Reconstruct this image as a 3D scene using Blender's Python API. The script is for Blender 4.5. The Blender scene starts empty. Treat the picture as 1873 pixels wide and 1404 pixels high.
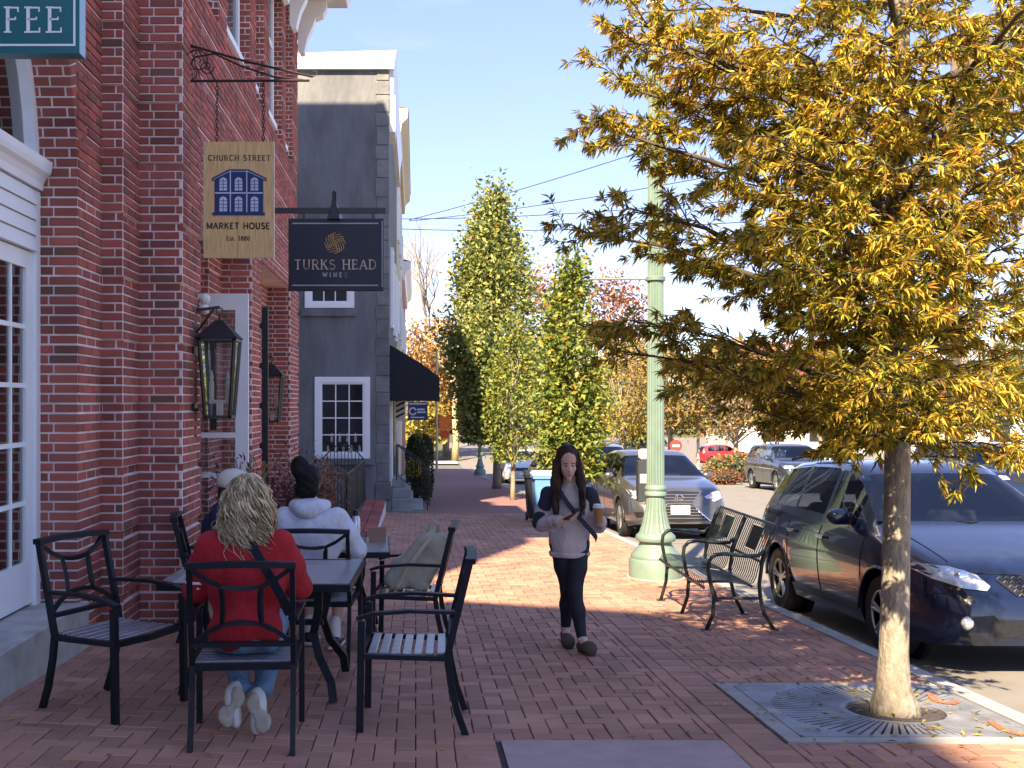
import bpy, bmesh, math, random
import numpy as np
from mathutils import Vector, Matrix, Euler
from mathutils.bvhtree import BVHTree
random.seed(7); np.random.seed(7)
R = math.radians
scene = bpy.context.scene
C = scene.collection
# ------------------------------------------------------------------ camera
FPX, VX, VY, CAMZ = 1950.0, 760.0, 735.0, 1.55      # focal length and principal point in photo pixels
SLOPE, CROSS = 0.041, 0.045                          # the street falls away, the pavement falls to the kerb
cam = bpy.data.cameras.new('camera'); cob = bpy.data.objects.new('camera', cam); C.objects.link(cob)
cob.location = (0, 0, CAMZ); cob.rotation_euler = (R(90), 0, 0)
cam.sensor_fit = 'HORIZONTAL'; cam.sensor_width = 36.0; cam.lens = 36.0 * FPX / 1873.0
cam.shift_x = (936.5 - VX) / 1873.0; cam.shift_y = (VY - 702.0) / 1873.0
cam.clip_end = 3000; cam.clip_start = 0.05
scene.camera = cob
# ------------------------------------------------------------------ sky and sun
SUN_AZ, SUN_EL = R(70), R(42)                        # light travels to +x +y and down
tv = Vector((math.cos(SUN_AZ) * math.cos(SUN_EL), math.sin(SUN_AZ) * math.cos(SUN_EL), -math.sin(SUN_EL)))
world = bpy.data.worlds.new('World'); scene.world = world; world.use_nodes = True
wn = world.node_tree; bg = wn.nodes['Background']
sky = wn.nodes.new('ShaderNodeTexSky'); sky.sky_type = 'NISHITA'; sky.sun_disc = False
sky.sun_elevation = SUN_EL; sky.sun_rotation = math.atan2(-tv.x, -tv.y)
sky.altitude = 3500; sky.air_density = 1.0; sky.dust_density = 0.1; sky.ozone_density = 1.4
gm_ = wn.nodes.new('ShaderNodeGamma'); gm_.inputs[1].default_value = .48           # phone-like, flatter sky
hs_ = wn.nodes.new('ShaderNodeHueSaturation'); hs_.inputs['Saturation'].default_value = 1.5; hs_.inputs['Hue'].default_value = .528; hs_.inputs['Value'].default_value = 2.55
wn.links.new(sky.outputs[0], gm_.inputs[0]); wn.links.new(gm_.outputs[0], hs_.inputs['Color']); 
tc_ = wn.nodes.new('ShaderNodeTexCoord'); mp_ = wn.nodes.new('ShaderNodeMapping'); mp_.inputs['Scale'].default_value = (1.2, 2.2, 7.0); mp_.inputs['Rotation'].default_value = (0, R(12), 0)
cn_ = wn.nodes.new('ShaderNodeTexNoise'); cn_.inputs['Scale'].default_value = 1.7; cn_.inputs['Detail'].default_value = 9; cn_.inputs['Roughness'].default_value = .62; cn_.inputs['Distortion'].default_value = .6
cr_ = wn.nodes.new('ShaderNodeValToRGB'); cr_.color_ramp.elements[0].position = .50; cr_.color_ramp.elements[1].position = .82; cr_.color_ramp.elements[1].color = (.42, .42, .42, 1)
cx_ = wn.nodes.new('ShaderNodeMix'); cx_.data_type = 'RGBA'; cx_.inputs['B'].default_value = (3.9, 4.05, 4.2, 1)              # thin high cloud all over the sky
wn.links.new(tc_.outputs['Generated'], mp_.inputs[0]); wn.links.new(mp_.outputs[0], cn_.inputs['Vector']); wn.links.new(cn_.outputs['Fac'], cr_.inputs[0])
wn.links.new(cr_.outputs[0], cx_.inputs['Factor']); wn.links.new(hs_.outputs[0], cx_.inputs['A']); wn.links.new(cx_.outputs['Result'], bg.inputs[0]); bg.inputs[1].default_value = 0.085
sun = bpy.data.lights.new('sun', 'SUN'); sun.energy = 5.0; sun.angle = R(0.53); sun.color = (1.0, 0.81, 0.56)
sob = bpy.data.objects.new('sun', sun); C.objects.link(sob); sob.rotation_euler = tv.to_track_quat('-Z', 'Y').to_euler()
sob.location = (-10, -20, 30)
vs = scene.view_settings; vs.view_transform = 'Standard'; vs.look = 'None'; vs.exposure = 1.85; vs.gamma = 1.0
vs.use_curve_mapping = False
scene.render.engine = 'CYCLES'
scene.cycles.max_bounces = 8; scene.cycles.transparent_max_bounces = 12
# ------------------------------------------------------------------ ground height and pixel helpers
def g(x, y):
    return -SLOPE * min(y, 80.0) + (CROSS * -x if x < 0 else 0.0)
def ground_px(px, py, drop=0.0):
    s = 200.0
    for _ in range(12):
        x = (px - VX) / s; y = FPX / s
        s = max(4.0, (py - VY) / (CAMZ + drop - g(x, y)))
    return (px - VX) / s, FPX / s
def at(px, py, y):
    s = FPX / y
    return Vector(((px - VX) / s, y, CAMZ - (py - VY) / s))
# ------------------------------------------------------------------ materials
MATS = {}
def M(name, col=(.5, .5, .5), rough=.6, metal=0.0, var=.15, scale=6.0, bump=0.0, bscale=60.0, island=0.0, spec=.5, coat=0.0, detail=4.0,
      ramp=None, trans=0.0, col2=None, stretch=None, bdist=.01):
    if name in MATS: return MATS[name]
    m = bpy.data.materials.new(name); m.use_nodes = True; MATS[name] = m
    nt = m.node_tree; N = nt.nodes; L = nt.links; b = N['Principled BSDF']
    b.inputs['Roughness'].default_value = rough; b.inputs['Metallic'].default_value = metal
    b.inputs['Specular IOR Level'].default_value = spec; b.inputs['Coat Weight'].default_value = coat
    geo = N.new('ShaderNodeNewGeometry')
    pos = geo.outputs['Position']
    if stretch:
        mp = N.new('ShaderNodeMapping'); mp.inputs['Scale'].default_value = stretch; L.new(pos, mp.inputs['Vector']); pos = mp.outputs[0]
    nz = N.new('ShaderNodeTexNoise'); nz.inputs['Scale'].default_value = scale; nz.inputs['Detail'].default_value = detail
    L.new(pos, nz.inputs['Vector'])
    rp = N.new('ShaderNodeValToRGB'); rp.color_ramp.elements[0].position = .3; rp.color_ramp.elements[1].position = .7
    c2 = col2 if col2 else [min(1, c * (1 + var)) for c in col]
    c1 = col if col2 else [c * (1 - var) for c in col]
    rp.color_ramp.elements[0].color = (*c1, 1); rp.color_ramp.elements[1].color = (*c2, 1)
    L.new(nz.outputs['Fac'], rp.inputs[0]); out = rp.outputs[0]
    if island or ramp:
        oi = N.new('ShaderNodeObjectInfo'); ad = N.new('ShaderNodeMath'); ad.operation = 'ADD'
        L.new(geo.outputs['Random Per Island'], ad.inputs[0]); L.new(oi.outputs['Random'], ad.inputs[1])
        fr = N.new('ShaderNodeMath'); fr.operation = 'FRACT'; L.new(ad.outputs[0], fr.inputs[0])
        r2 = N.new('ShaderNodeValToRGB')
        if ramp:
            els = r2.color_ramp.elements
            while len(els) < len(ramp): els.new(.5)
            for e, (p, c) in zip(els, ramp): e.position = p; e.color = (*c, 1)
        else:
            r2.color_ramp.elements[0].color = (1 - island,) * 3 + (1,); r2.color_ramp.elements[1].color = (1 + island,) * 3 + (1,)
        L.new(fr.outputs[0], r2.inputs[0])
        mx = N.new('ShaderNodeMix'); mx.data_type = 'RGBA'; mx.blend_type = 'MULTIPLY'; mx.inputs['Factor'].default_value = 1
        L.new(out, mx.inputs['A']); L.new(r2.outputs[0], mx.inputs['B']); out = mx.outputs['Result']
    L.new(out, b.inputs['Base Color'])
    if bump:
        n2 = N.new('ShaderNodeTexNoise'); n2.inputs['Scale'].default_value = bscale; n2.inputs['Detail'].default_value = 5
        L.new(pos, n2.inputs['Vector'])
        bp = N.new('ShaderNodeBump'); bp.inputs['Strength'].default_value = bump; bp.inputs['Distance'].default_value = bdist
        L.new(n2.outputs['Fac'], bp.inputs['Height']); L.new(bp.outputs[0], b.inputs['Normal'])
    if trans:
        tr = N.new('ShaderNodeBsdfTranslucent'); L.new(out, tr.inputs['Color'])
        ms = N.new('ShaderNodeMixShader'); ms.inputs[0].default_value = trans
        L.new(b.outputs[0], ms.inputs[1]); L.new(tr.outputs[0], ms.inputs[2]); L.new(ms.outputs[0], N['Material Output'].inputs[0])
    return m
def glass_mat(name, tint=(.9, .95, 1.0), rough=.03, mixf=.25, dark=(.01, .012, .015)):
    if name in MATS: return MATS[name]
    m = bpy.data.materials.new(name); m.use_nodes = True; MATS[name] = m
    nt = m.node_tree; N = nt.nodes; L = nt.links; N.remove(N['Principled BSDF'])
    tr = N.new('ShaderNodeBsdfTransparent'); tr.inputs[0].default_value = (*tint, 1)
    gl = N.new('ShaderNodeBsdfGlossy'); gl.inputs['Roughness'].default_value = rough
    fr = N.new('ShaderNodeFresnel'); fr.inputs[0].default_value = 1.5
    ad = N.new('ShaderNodeMath'); ad.operation = 'ADD'; ad.inputs[1].default_value = mixf; ad.use_clamp = True
    L.new(fr.outputs[0], ad.inputs[0])
    ms = N.new('ShaderNodeMixShader'); L.new(ad.outputs[0], ms.inputs[0]); L.new(tr.outputs[0], ms.inputs[1]); L.new(gl.outputs[0], ms.inputs[2])
    L.new(ms.outputs[0], N['Material Output'].inputs[0])
    return m
# ------------------------------------------------------------------ mesh builder
class MB:
    def __init__(s): s.v = []; s.f = []
    def add(s, vs, fs):
        o = len(s.v); s.v += [tuple(p) for p in vs]; s.f += [tuple(i + o for i in f) for f in fs]; return s
    def box(s, c, d, rot=None):
        x, y, z = d[0] / 2, d[1] / 2, d[2] / 2
        ps = [Vector(p) for p in ((-x, -y, -z), (x, -y, -z), (x, y, -z), (-x, y, -z), (-x, -y, z), (x, -y, z), (x, y, z), (-x, y, z))]
        if rot is not None:
            m = rot if isinstance(rot, Matrix) else Euler(rot).to_matrix()
            ps = [m @ p for p in ps]
        c = Vector(c)
        return s.add([p + c for p in ps], [(0, 3, 2, 1), (4, 5, 6, 7), (0, 1, 5, 4), (1, 2, 6, 5), (2, 3, 7, 6), (3, 0, 4, 7)])
    def bb(s, a, b):
        return s.box([(a[i] + b[i]) / 2 for i in range(3)], [abs(b[i] - a[i]) for i in range(3)])
    def tube(s, pts, r, n=8, closed=False, rect=None, up=(0, 0, 1), caps=True):
        pts = [Vector(p) for p in pts]; k = len(pts); rs = r if isinstance(r, (list, tuple)) else [r] * k
        rings = []; up = Vector(up); prev = None
        for i, p in enumerate(pts):
            t = (pts[(i + 1) % k] - pts[i - 1]) if closed else (pts[min(i + 1, k - 1)] - pts[max(i - 1, 0)])
            if t.length < 1e-9: t = Vector((0, 0, 1))
            t.normalize()
            if prev is None:
                a = up.cross(t)
                if a.length < 1e-3: a = Vector((1, 0, 0)).cross(t)
                if a.length < 1e-3: a = Vector((0, 1, 0)).cross(t)
            else:
                a = prev - t * prev.dot(t)
            a.normalize(); prev = a.copy(); bq = t.cross(a)
            if rect:
                w, h = rect; rings.append([p + a * sx * w / 2 + bq * sy * h / 2 for sx, sy in ((-1, -1), (1, -1), (1, 1), (-1, 1))])
            else:
                rings.append([p + (a * math.cos(2 * math.pi * j / n) + bq * math.sin(2 * math.pi * j / n)) * rs[i] for j in range(n)])
        m = 4 if rect else n
        vs = [q for rg in rings for q in rg]; fs = []
        for i in range(k if closed else k - 1):
            i2 = (i + 1) % k
            for j in range(m):
                fs.append((i * m + j, i * m + (j + 1) % m, i2 * m + (j + 1) % m, i2 * m + j))
        if not closed and caps:
            fs.append(tuple(range(m))[::-1]); fs.append(tuple((k - 1) * m + j for j in range(m)))
        return s.add(vs, fs)
    def lathe(s, prof, n=16, c=(0, 0, 0), flute=0.0, nf=0):
        vs = []; fs = []; k = len(prof)
        for (r, z) in prof:
            for j in range(n):
                a = 2 * math.pi * j / n
                rr = r * (1 - (flute if nf and j % 2 else 0))
                vs.append((c[0] + rr * math.cos(a), c[1] + rr * math.sin(a), c[2] + z))
        for i in range(k - 1):
            for j in range(n):
                fs.append((i * n + j, i * n + (j + 1) % n, (i + 1) * n + (j + 1) % n, (i + 1) * n + j))
        fs.append(tuple(range(n))[::-1]); fs.append(tuple((k - 1) * n + j for j in range(n)))
        return s.add(vs, fs)
    def ball(s, c, r, n=12, m=8, sc=(1, 1, 1), rot=None):
        vs = []; fs = []
        for i in range(m + 1):
            th = math.pi * i / m
            for j in range(n):
                a = 2 * math.pi * j / n
                p = Vector((math.sin(th) * math.cos(a) * sc[0], math.sin(th) * math.sin(a) * sc[1], math.cos(th) * sc[2])) * r
                if rot is not None: p = Euler(rot).to_matrix() @ p
                vs.append(p + Vector(c))
        for i in range(m):
            for j in range(n):
                fs.append((i * n + j, (i + 1) * n + j, (i + 1) * n + (j + 1) % n, i * n + (j + 1) % n))
        return s.add(vs, fs)
    def prism(s, poly, axis, a, b):
        k = len(poly)
        def mk(p, t):
            if axis == 'z': return (p[0], p[1], t)
            if axis == 'x': return (t, p[0], p[1])
            return (p[0], t, p[1])
        vs = [mk(p, a) for p in poly] + [mk(p, b) for p in poly]
        fs = [tuple(range(k)), tuple(range(2 * k - 1, k - 1, -1))] + [(i, i + k, (i + 1) % k + k, (i + 1) % k) for i in range(k)]
        return s.add(vs, fs)
    def quad(s, a, b, c, d): return s.add([a, b, c, d], [(0, 1, 2, 3)])
    def build(s, name, mat, parent=None, smooth=False, fix=True, bevel=0.0, kind=None):
        me = bpy.data.meshes.new(name); me.from_pydata([tuple(p) for p in s.v], [], s.f); me.update()
        if fix or bevel:
            bm = bmesh.new(); bm.from_mesh(me)
            if fix: bmesh.ops.recalc_face_normals(bm, faces=bm.faces)
            if bevel: bmesh.ops.bevel(bm, geom=list(bm.edges), offset=bevel, segments=1, affect='EDGES', clamp_overlap=True)
            bm.to_mesh(me); bm.free()
        if smooth:
            me.polygons.foreach_set('use_smooth', [True] * len(me.polygons))
            if smooth != 2: me.set_sharp_from_angle(angle=R(40))
        return mk(name, me, mat, parent, kind)
def mk(name, me, mat, parent=None, kind=None):
    o = bpy.data.objects.new(name, me); C.objects.link(o)
    if mat is not None and len(me.materials) == 0: me.materials.append(mat)
    if parent is not None: o.parent = parent
    if kind: o['kind'] = kind
    return o
def raw(name, verts, faces, mat, parent=None, smooth=False, kind=None):
    me = bpy.data.meshes.new(name); me.from_pydata(verts, [], faces); me.update()
    if smooth: me.polygons.foreach_set('use_smooth', [True] * len(me.polygons))
    return mk(name, me, mat, parent, kind)
def tag(o, label, cat, group=None):
    o['label'] = label; o['category'] = cat
    if group: o['group'] = group
    return o
def thing(name, label, cat, loc=(0, 0, 0), rz=0.0, group=None):
    o = bpy.data.objects.new(name, None); C.objects.link(o); o.empty_display_size = .1
    o.location = loc; o.rotation_euler = (0, 0, rz)
    return tag(o, label, cat, group)
def copy_tree(o, parent=None, kids=None):
    kids = kids if kids is not None else KIDS()
    c = o.copy(); C.objects.link(c); c.parent = parent
    for ch in kids.get(o.name, []): copy_tree(ch, c, kids)
    return c
def KIDS():
    d = {}
    for o in bpy.data.objects:
        if o.parent: d.setdefault(o.parent.name, []).append(o)
    return d
def struct(o): o['kind'] = 'structure'; return o
# ------------------------------------------------------------------ stroke lettering (flat letters as thin meshes)
def arcp(cx, cy, rx, ry, a0, a1, n=10):
    return [(cx + rx * math.cos(R(a0 + (a1 - a0) * i / n)), cy + ry * math.sin(R(a0 + (a1 - a0) * i / n))) for i in range(n + 1)]
GLY = {  # (width, [(thick?, points)]) in a box 1 high
 'C': (.78, [(1, arcp(.42, .5, .36, .46, 50, 310, 16))]), 'O': (.86, [(1, arcp(.43, .5, .38, .46, 0, 360, 20))]),
 'F': (.58, [(1, [(.12, 0), (.12, 1)]), (0, [(.12, .96), (.54, .96)]), (0, [(.12, .52), (.44, .52)])]),
 'E': (.62, [(1, [(.12, 0), (.12, 1)]), (0, [(.12, .96), (.56, .96)]), (0, [(.12, .52), (.46, .52)]), (0, [(.12, .04), (.58, .04)])]),
 'H': (.8, [(1, [(.12, 0), (.12, 1)]), (1, [(.68, 0), (.68, 1)]), (0, [(.12, .52), (.68, .52)])]),
 'U': (.76, [(1, [(.12, 1), (.12, .35)] + arcp(.38, .32, .26, .28, 180, 360, 10) + [(.64, 1)])]),
 'R': (.72, [(1, [(.12, 0), (.12, 1)]), (0, [(.12, .96), (.36, .96)] + arcp(.36, .73, .24, .23, 90, -90, 8) + [(.12, .5)]), (1, [(.36, .5), (.66, 0)])]),
 'S': (.6, [(1, arcp(.3, .74, .22, .22, 40, 270, 10) + arcp(.3, .27, .24, .25, 90, -140, 10))]),
 'T': (.68, [(1, [(.34, 0), (.34, 1)]), (0, [(.02, .96), (.66, .96)])]),
 'K': (.74, [(1, [(.12, 0), (.12, 1)]), (0, [(.64, 1), (.14, .44)]), (1, [(.3, .6), (.68, 0)])]),
 'D': (.8, [(1, [(.12, 0), (.12, 1)]), (1, [(.12, .96), (.34, .96)] + arcp(.34, .5, .36, .46, 90, -90, 12) + [(.12, .04)])]),
 'A': (.76, [(0, [(.04, 0), (.38, 1)]), (1, [(.38, 1), (.72, 0)]), (0, [(.18, .36), (.58, .36)])]),
 'W': (1.0, [(1, [(.04, 1), (.27, 0)]), (0, [(.27, 0), (.5, .9)]), (1, [(.5, .9), (.73, 0)]), (0, [(.73, 0), (.96, 1)])]),
 'I': (.28, [(1, [(.14, 0), (.14, 1)])]), 'N': (.8, [(0, [(.12, 0), (.12, 1)]), (1, [(.12, 1), (.68, 0)]), (0, [(.68, 0), (.68, 1)])]),
 'M': (.94, [(0, [(.1, 0), (.12, 1)]), (1, [(.12, 1), (.47, .1)]), (0, [(.47, .1), (.82, 1)]), (1, [(.82, 1), (.84, 0)])]),
 's': (.46, [(1, arcp(.22, .5, .15, .14, 40, 270, 8) + arcp(.22, .18, .16, .16, 90, -140, 8))]),
 't': (.4, [(1, [(.16, .85), (.16, .12), (.32, .04)]), (0, [(.02, .62), (.34, .62)])]), '.': (.24, [(1, [(.1, .0), (.1, .12)])]),
 '1': (.44, [(1, [(.24, 0), (.24, 1), (.08, .82)])]), '8': (.6, [(1, arcp(.3, .75, .2, .21, 0, 360, 14)), (1, arcp(.3, .27, .25, .25, 0, 360, 14))]),
 '0': (.62, [(1, arcp(.31, .5, .25, .46, 0, 360, 16))]), ' ': (.4, []),
}
def text_w(t, h, sp): return sum((GLY[c][0] + sp) * h for c in t) - sp * h
def lettering(mb, t, cx, z, h, y, wt=.14, thin=.07, sp=.12, serif=False, depth=.004):
    """letters standing in the x-z plane, reading to -y"""
    x = cx - text_w(t, h, sp) / 2
    for c in t:
        w, st = GLY[c]
        for th, pts in st:
            lw = (wt if th else thin) * h
            P = [(x + p[0] * h, z + p[1] * h) for p in pts]
            for i in range(len(P) - 1):
                a, b = Vector(P[i]), Vector(P[i + 1]); d = (b - a)
                if d.length < 1e-6: continue
                n = Vector((-d.y, d.x)).normalized() * lw / 2; e = d.normalized() * lw * (.18 if len(P) > 2 else 0)
                q = [a - e + n, a - e - n, b + e - n, b + e + n]
                mb.add([(p.x, y, p.y) for p in q] + [(p.x, y + depth, p.y) for p in q],
                       [(0, 1, 2, 3), (0, 4, 5, 1), (1, 5, 6, 2), (2, 6, 7, 3), (3, 7, 4, 0)])
            if serif and len(pts) == 2:
                for (px, pz) in pts:
                    if pz in (0, 1) and abs(pts[0][0] - pts[1][0]) < .5:
                        zc = z + (pz * h if pz == 0 else pz * h - .06 * h)
                        mb.bb((x + (px - .14) * h, y - .001, zc), (x + (px + .14) * h, y + depth, zc + .06 * h))
            if serif and c in 'EF' and len(pts) == 2 and pts[0][1] == pts[1][1]:
                ex = x + pts[1][0] * h; ez = z + pts[1][1] * h; dn = -.16 if pts[0][1] > .7 else (.16 if pts[0][1] < .3 else .09)
                mb.bb((ex - .05 * h, y - .001, ez), (ex, y + depth, ez + dn * h))
        x += (w + sp) * h
    return mb
# ================================================================== ground, road, pavement
m_sand = M('joint_sand', (.055, .045, .045), .95, var=.3, scale=40)
m_paver = M('paver_brick', (.40, .21, .145), .75, var=.2, scale=1.7, detail=12, bump=.25, bscale=160, island=.2, spec=.35, bdist=.004)
m_asph = M('asphalt', (.20, .185, .165), .9, var=.13, scale=3, bump=.3, bscale=220, detail=8, bdist=.006)
m_asph2 = M('asphalt_dark', (.13, .125, .125), .9, var=.2, scale=2, bump=.3, bscale=200, detail=8)
m_conc = M('concrete', (.36, .35, .33), .85, var=.16, scale=5, bump=.25, bscale=120, detail=8, bdist=.004)
m_concp = M('slab_concrete', (.40, .30, .28), .8, var=.1, scale=7, bump=.2, bscale=200, detail=8, bdist=.003)
m_grass = M('verge', (.09, .10, .035), .95, var=.4, scale=.8, bump=.4, bscale=20)
def sheet(name, xs, ys, dz, mat, parent=None, cross=True):
    vs = []; fs = []
    for y in ys:
        for x in xs: vs.append((x, y, (g(x, y) if cross else g(max(x, 0), y)) + dz))
    n = len(xs)
    for j in range(len(ys) - 1):
        for i in range(n - 1): fs.append((j * n + i, j * n + i + 1, (j + 1) * n + i + 1, (j + 1) * n + i))
    return raw(name, vs, fs, mat, parent)
struct(sheet('ground', [-160, 260], [-60, 0, 80, 140, 900], -.30, m_grass, cross=False))
side = struct(sheet('sidewalk', [-5.2, -1.5, 0, 1.6, 3.37], [-12, 24.6], -.013, m_sand))
KX = 3.37
# far part of the pavement, pieces too small to tell apart: brick bond in the material
mfar = bpy.data.materials.new('far_paving'); mfar.use_nodes = True
_n = mfar.node_tree; _b = _n.nodes['Principled BSDF']; _b.inputs['Roughness'].default_value = .8
_t = _n.nodes.new('ShaderNodeTexBrick'); _t.inputs['Scale'].default_value = 1.0; _t.inputs['Brick Width'].default_value = .21; _t.inputs['Row Height'].default_value = .105
_t.inputs['Mortar Size'].default_value = .006; _t.inputs['Color1'].default_value = (.32, .17, .15, 1); _t.inputs['Color2'].default_value = (.24, .13, .12, 1); _t.inputs['Mortar'].default_value = (.07, .05, .05, 1)
_g = _n.nodes.new('ShaderNodeNewGeometry'); _n.links.new(_g.outputs['Position'], _t.inputs['Vector']); _n.links.new(_t.outputs[0], _b.inputs['Base Color'])
struct(sheet('sidewalk_far', [-2.2, 0, 1.6, 3.37], [24.3, 50, 69], -.002, mfar))
# road
road = struct(sheet('road', [3.515, 17.0], [-20, 0, 69.2, 80, 80.01, 130], -.145, m_asph))
struct(sheet('cross_street', [-60, 3.5], [69.3, 80, 80.01, 84], -.15, m_asph2, cross=False))
struct(sheet('far_pavement', [-60, 3.4], [84, 88], -.03, m_conc, cross=False))
struct(sheet('parking_lot', [17.3, 90], [20, 80, 80.01, 150], -.16, m_asph, cross=False))
# kerb: separate granite lengths, each a real step
kerb = struct(bpy.data.objects.new('kerb', None)); C.objects.link(kerb)
y = 2.0; k = 0
while y < 69:
    L = 1.8; b = MB()
    y1 = y + L - .012
    vs = []
    for yy in (y, y1):
        vs += [(KX + .004, yy, g(0, yy) - .2), (KX + .145, yy, g(0, yy) - .2), (KX + .145, yy, g(0, yy) - .012), (KX + .133, yy, g(0, yy) + .004), (KX + .004, yy, g(0, yy) + .004)]
    b.add(vs, [(0, 1, 2, 3, 4), (9, 8, 7, 6, 5)] + [(i, (i + 1) % 5 + 0, (i + 1) % 5 + 5, i + 5) for i in range(5)])
    b.build('kerb_stone', m_conc, kerb); y += L
b = MB()
for yy in (20, 44.0): pass
kr = struct(bpy.data.objects.new('kerb_far', None)); C.objects.link(kr)
for i in range(12):
    y0 = 14 + i * 4.6
    MB().add([(17.0, y0, g(0, y0) - .2), (17.3, y0, g(0, y0) - .2), (17.3, y0, g(0, y0)), (17.0, y0, g(0, y0)), (17.0, y0 + 4.55, g(0, y0 + 4.55) - .2), (17.3, y0 + 4.55, g(0, y0 + 4.55) - .2), (17.3, y0 + 4.55, g(0, y0 + 4.55)), (17.0, y0 + 4.55, g(0, y0 + 4.55))],
             [(0, 1, 2, 3), (7, 6, 5, 4), (0, 4, 5, 1), (1, 5, 6, 2), (2, 6, 7, 3), (3, 7, 4, 0)]).build('kerb_stone', m_conc, kr)
# concrete slab in the pavement
sl = struct(sheet('concrete_slab', [.45, 1.62], [2.5, 5.62], -.002, m_concp))
# ---- pavers
MODW = .1045
pav = []
def addp(x0, x1, y0, y1):
    if x1 - x0 < .02 or y1 - y0 < .02: return
    pav.append((x0 + .0028, x1 - .0028, y0 + .0028, y1 - .0028))
def clipadd(x0, x1, y0, y1, reg):
    addp(max(x0, reg[0]), min(x1, reg[1]), max(y0, reg[2]), min(y1, reg[3]))
def herring(reg, holes=()):
    a0 = int(math.floor(reg[0] / MODW)) - 2; a1 = int(math.ceil(reg[1] / MODW)) + 2
    b0 = int(math.floor(reg[2] / MODW)) - 2; b1 = int(math.ceil(reg[3] / MODW)) + 2
    for a in range(a0, a1):
        for bq in range(b0, b1):
            k = (a - bq) % 4
            if k == 0: r = (a * MODW, (a + 2) * MODW, bq * MODW, (bq + 1) * MODW)
            elif k == 3: r = (a * MODW, (a + 1) * MODW, bq * MODW, (bq + 2) * MODW)
            else: continue
            clipadd(*r, reg)
PY0, PY1 = 4.7, 24.5
herring((-2.9, .20, PY0, 5.62)); herring((-2.9, 1.62, 5.62, PY1))
yy = PY0
while yy < 5.6: addp(.20, .42, yy, min(yy + MODW, 5.62)); yy += MODW
yy = PY0
while yy < PY1:                                     # edging courses beside the tree pit
    addp(1.62, 1.62 + MODW, yy, min(yy + .209, PY1)); yy += .209
yy = PY0
while yy < PY1: addp(1.725, 1.934, yy, min(yy + MODW, PY1)); yy += MODW
herring((1.934, KX, PY0, 5.56)); herring((1.934, KX, 6.96, PY1))
def pshow(p):
    xc, yc = (p[0] + p[1]) / 2, (p[2] + p[3]) / 2; s = FPX / yc
    px = VX + xc * s; py = VY + (CAMZ - g(xc, yc)) * s
    if px < 5 or px > 1868 or py > 1400: return 0
    if px < 560 and py < 1300: return 0
    return (p[1] - p[0]) * (p[3] - p[2]) * s * s * s
pav.sort(key=pshow, reverse=True)
# one chamfered paver, shared by the single pieces
def paver_geo(x0, x1, y0, y1, top, c=.004, d=.02):
    return ([(x0, y0, top - d), (x1, y0, top - d), (x1, y1, top - d), (x0, y1, top - d),
             (x0, y0, top - c), (x1, y0, top - c), (x1, y1, top - c), (x0, y1, top - c),
             (x0 + c, y0 + c, top), (x1 - c, y0 + c, top), (x1 - c, y1 - c, top), (x0 + c, y1 - c, top)],
            [(8, 9, 10, 11), (4, 5, 9, 8), (5, 6, 10, 9), (6, 7, 11, 10), (7, 4, 8, 11), (0, 1, 5, 4), (1, 2, 6, 5), (2, 3, 7, 6), (3, 0, 4, 7)])
shared = {}
vs = []; fs = []
rp = random.Random(3)
for i, p in enumerate(pav):
    xc, yc = (p[0] + p[1]) / 2, (p[2] + p[3]) / 2; w, h = p[1] - p[0], p[3] - p[2]
    jz = rp.uniform(-.003, .0025); tx, ty = rp.uniform(-.03, .03), rp.uniform(-.03, .03)
    cx = -CROSS if xc < 0 else 0
    if i < 300:
        key = (round(w, 3), round(h, 3))
        if key not in shared:
            V, F = paver_geo(-w / 2, w / 2, -h / 2, h / 2, 0); me = bpy.data.meshes.new('paver'); me.from_pydata(V, [], F); me.materials.append(m_paver); shared[key] = me
        o = mk('paver', shared[key], None, side)
        o.location = (xc, yc, g(xc, yc) + jz); o.rotation_euler = (math.atan(-SLOPE) + tx * .5, -math.atan(cx) + ty * .5, rp.uniform(-.006, .006))
    else:
        V, F = paver_geo(p[0], p[1], p[2], p[3], 0); o = len(vs)
        vs += [(a, b_, c + g(a, b_) + jz + (a - xc) * tx * .5 + (b_ - yc) * ty * .5) for a, b_, c in V]; fs += [tuple(q + o for q in f) for f in F]
raw('paving', vs, fs, m_paver, side, kind='stuff')

# ================================================================== red brick building
m_mortar = M('mortar', (.74, .64, .61), .9, var=.2, scale=5, bump=.3, bscale=150)
m_brick = M('red_brick', (.31, .092, .074), .8, var=.22, scale=2.2, detail=10, bump=.35, bscale=180, spec=.3, bdist=.004,
            ramp=[(0, (.72, .74, .78)), (.18, (.9, .92, .93)), (.5, (1.02, 1, 1)), (.78, (1.2, 1.05, 1.0)), (.92, (1.35, 1.3, 1.25)), (.97, (.6, .85, .8)), (1, (.55, .8, .75))])
m_white = M('white_paint', (.84, .85, .86), .45, var=.04, scale=3, bump=.08, bscale=30, bdist=.003)
m_dglass = glass_mat('door_glass', (.55, .6, .62), .02, .22)
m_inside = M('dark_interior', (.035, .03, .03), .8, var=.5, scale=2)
m_black = M('black_metal', (.012, .013, .017), .38, .0, var=.25, scale=30, spec=.6)
bld = thing('brick_building', 'red brick market building with stepped pilasters, arched doorway and white doors', 'building', (-2.4, 7.6, g(-2.4, 7.6)))
BO = Vector(bld.location)
def bpart(mb, name, mat, parent=None, **kw):
    if parent is None: mb.v = [tuple(Vector(p) - BO) for p in mb.v]; return mb.build(name, mat, bld, **kw)
    mb.v = [tuple(Vector(p) - BO) for p in mb.v]; return mb.build(name, mat, parent, **kw)
bricks = []   # (centre, dir along, normal, length, height, depth)
CO = .07
slabs = MB()
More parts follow.
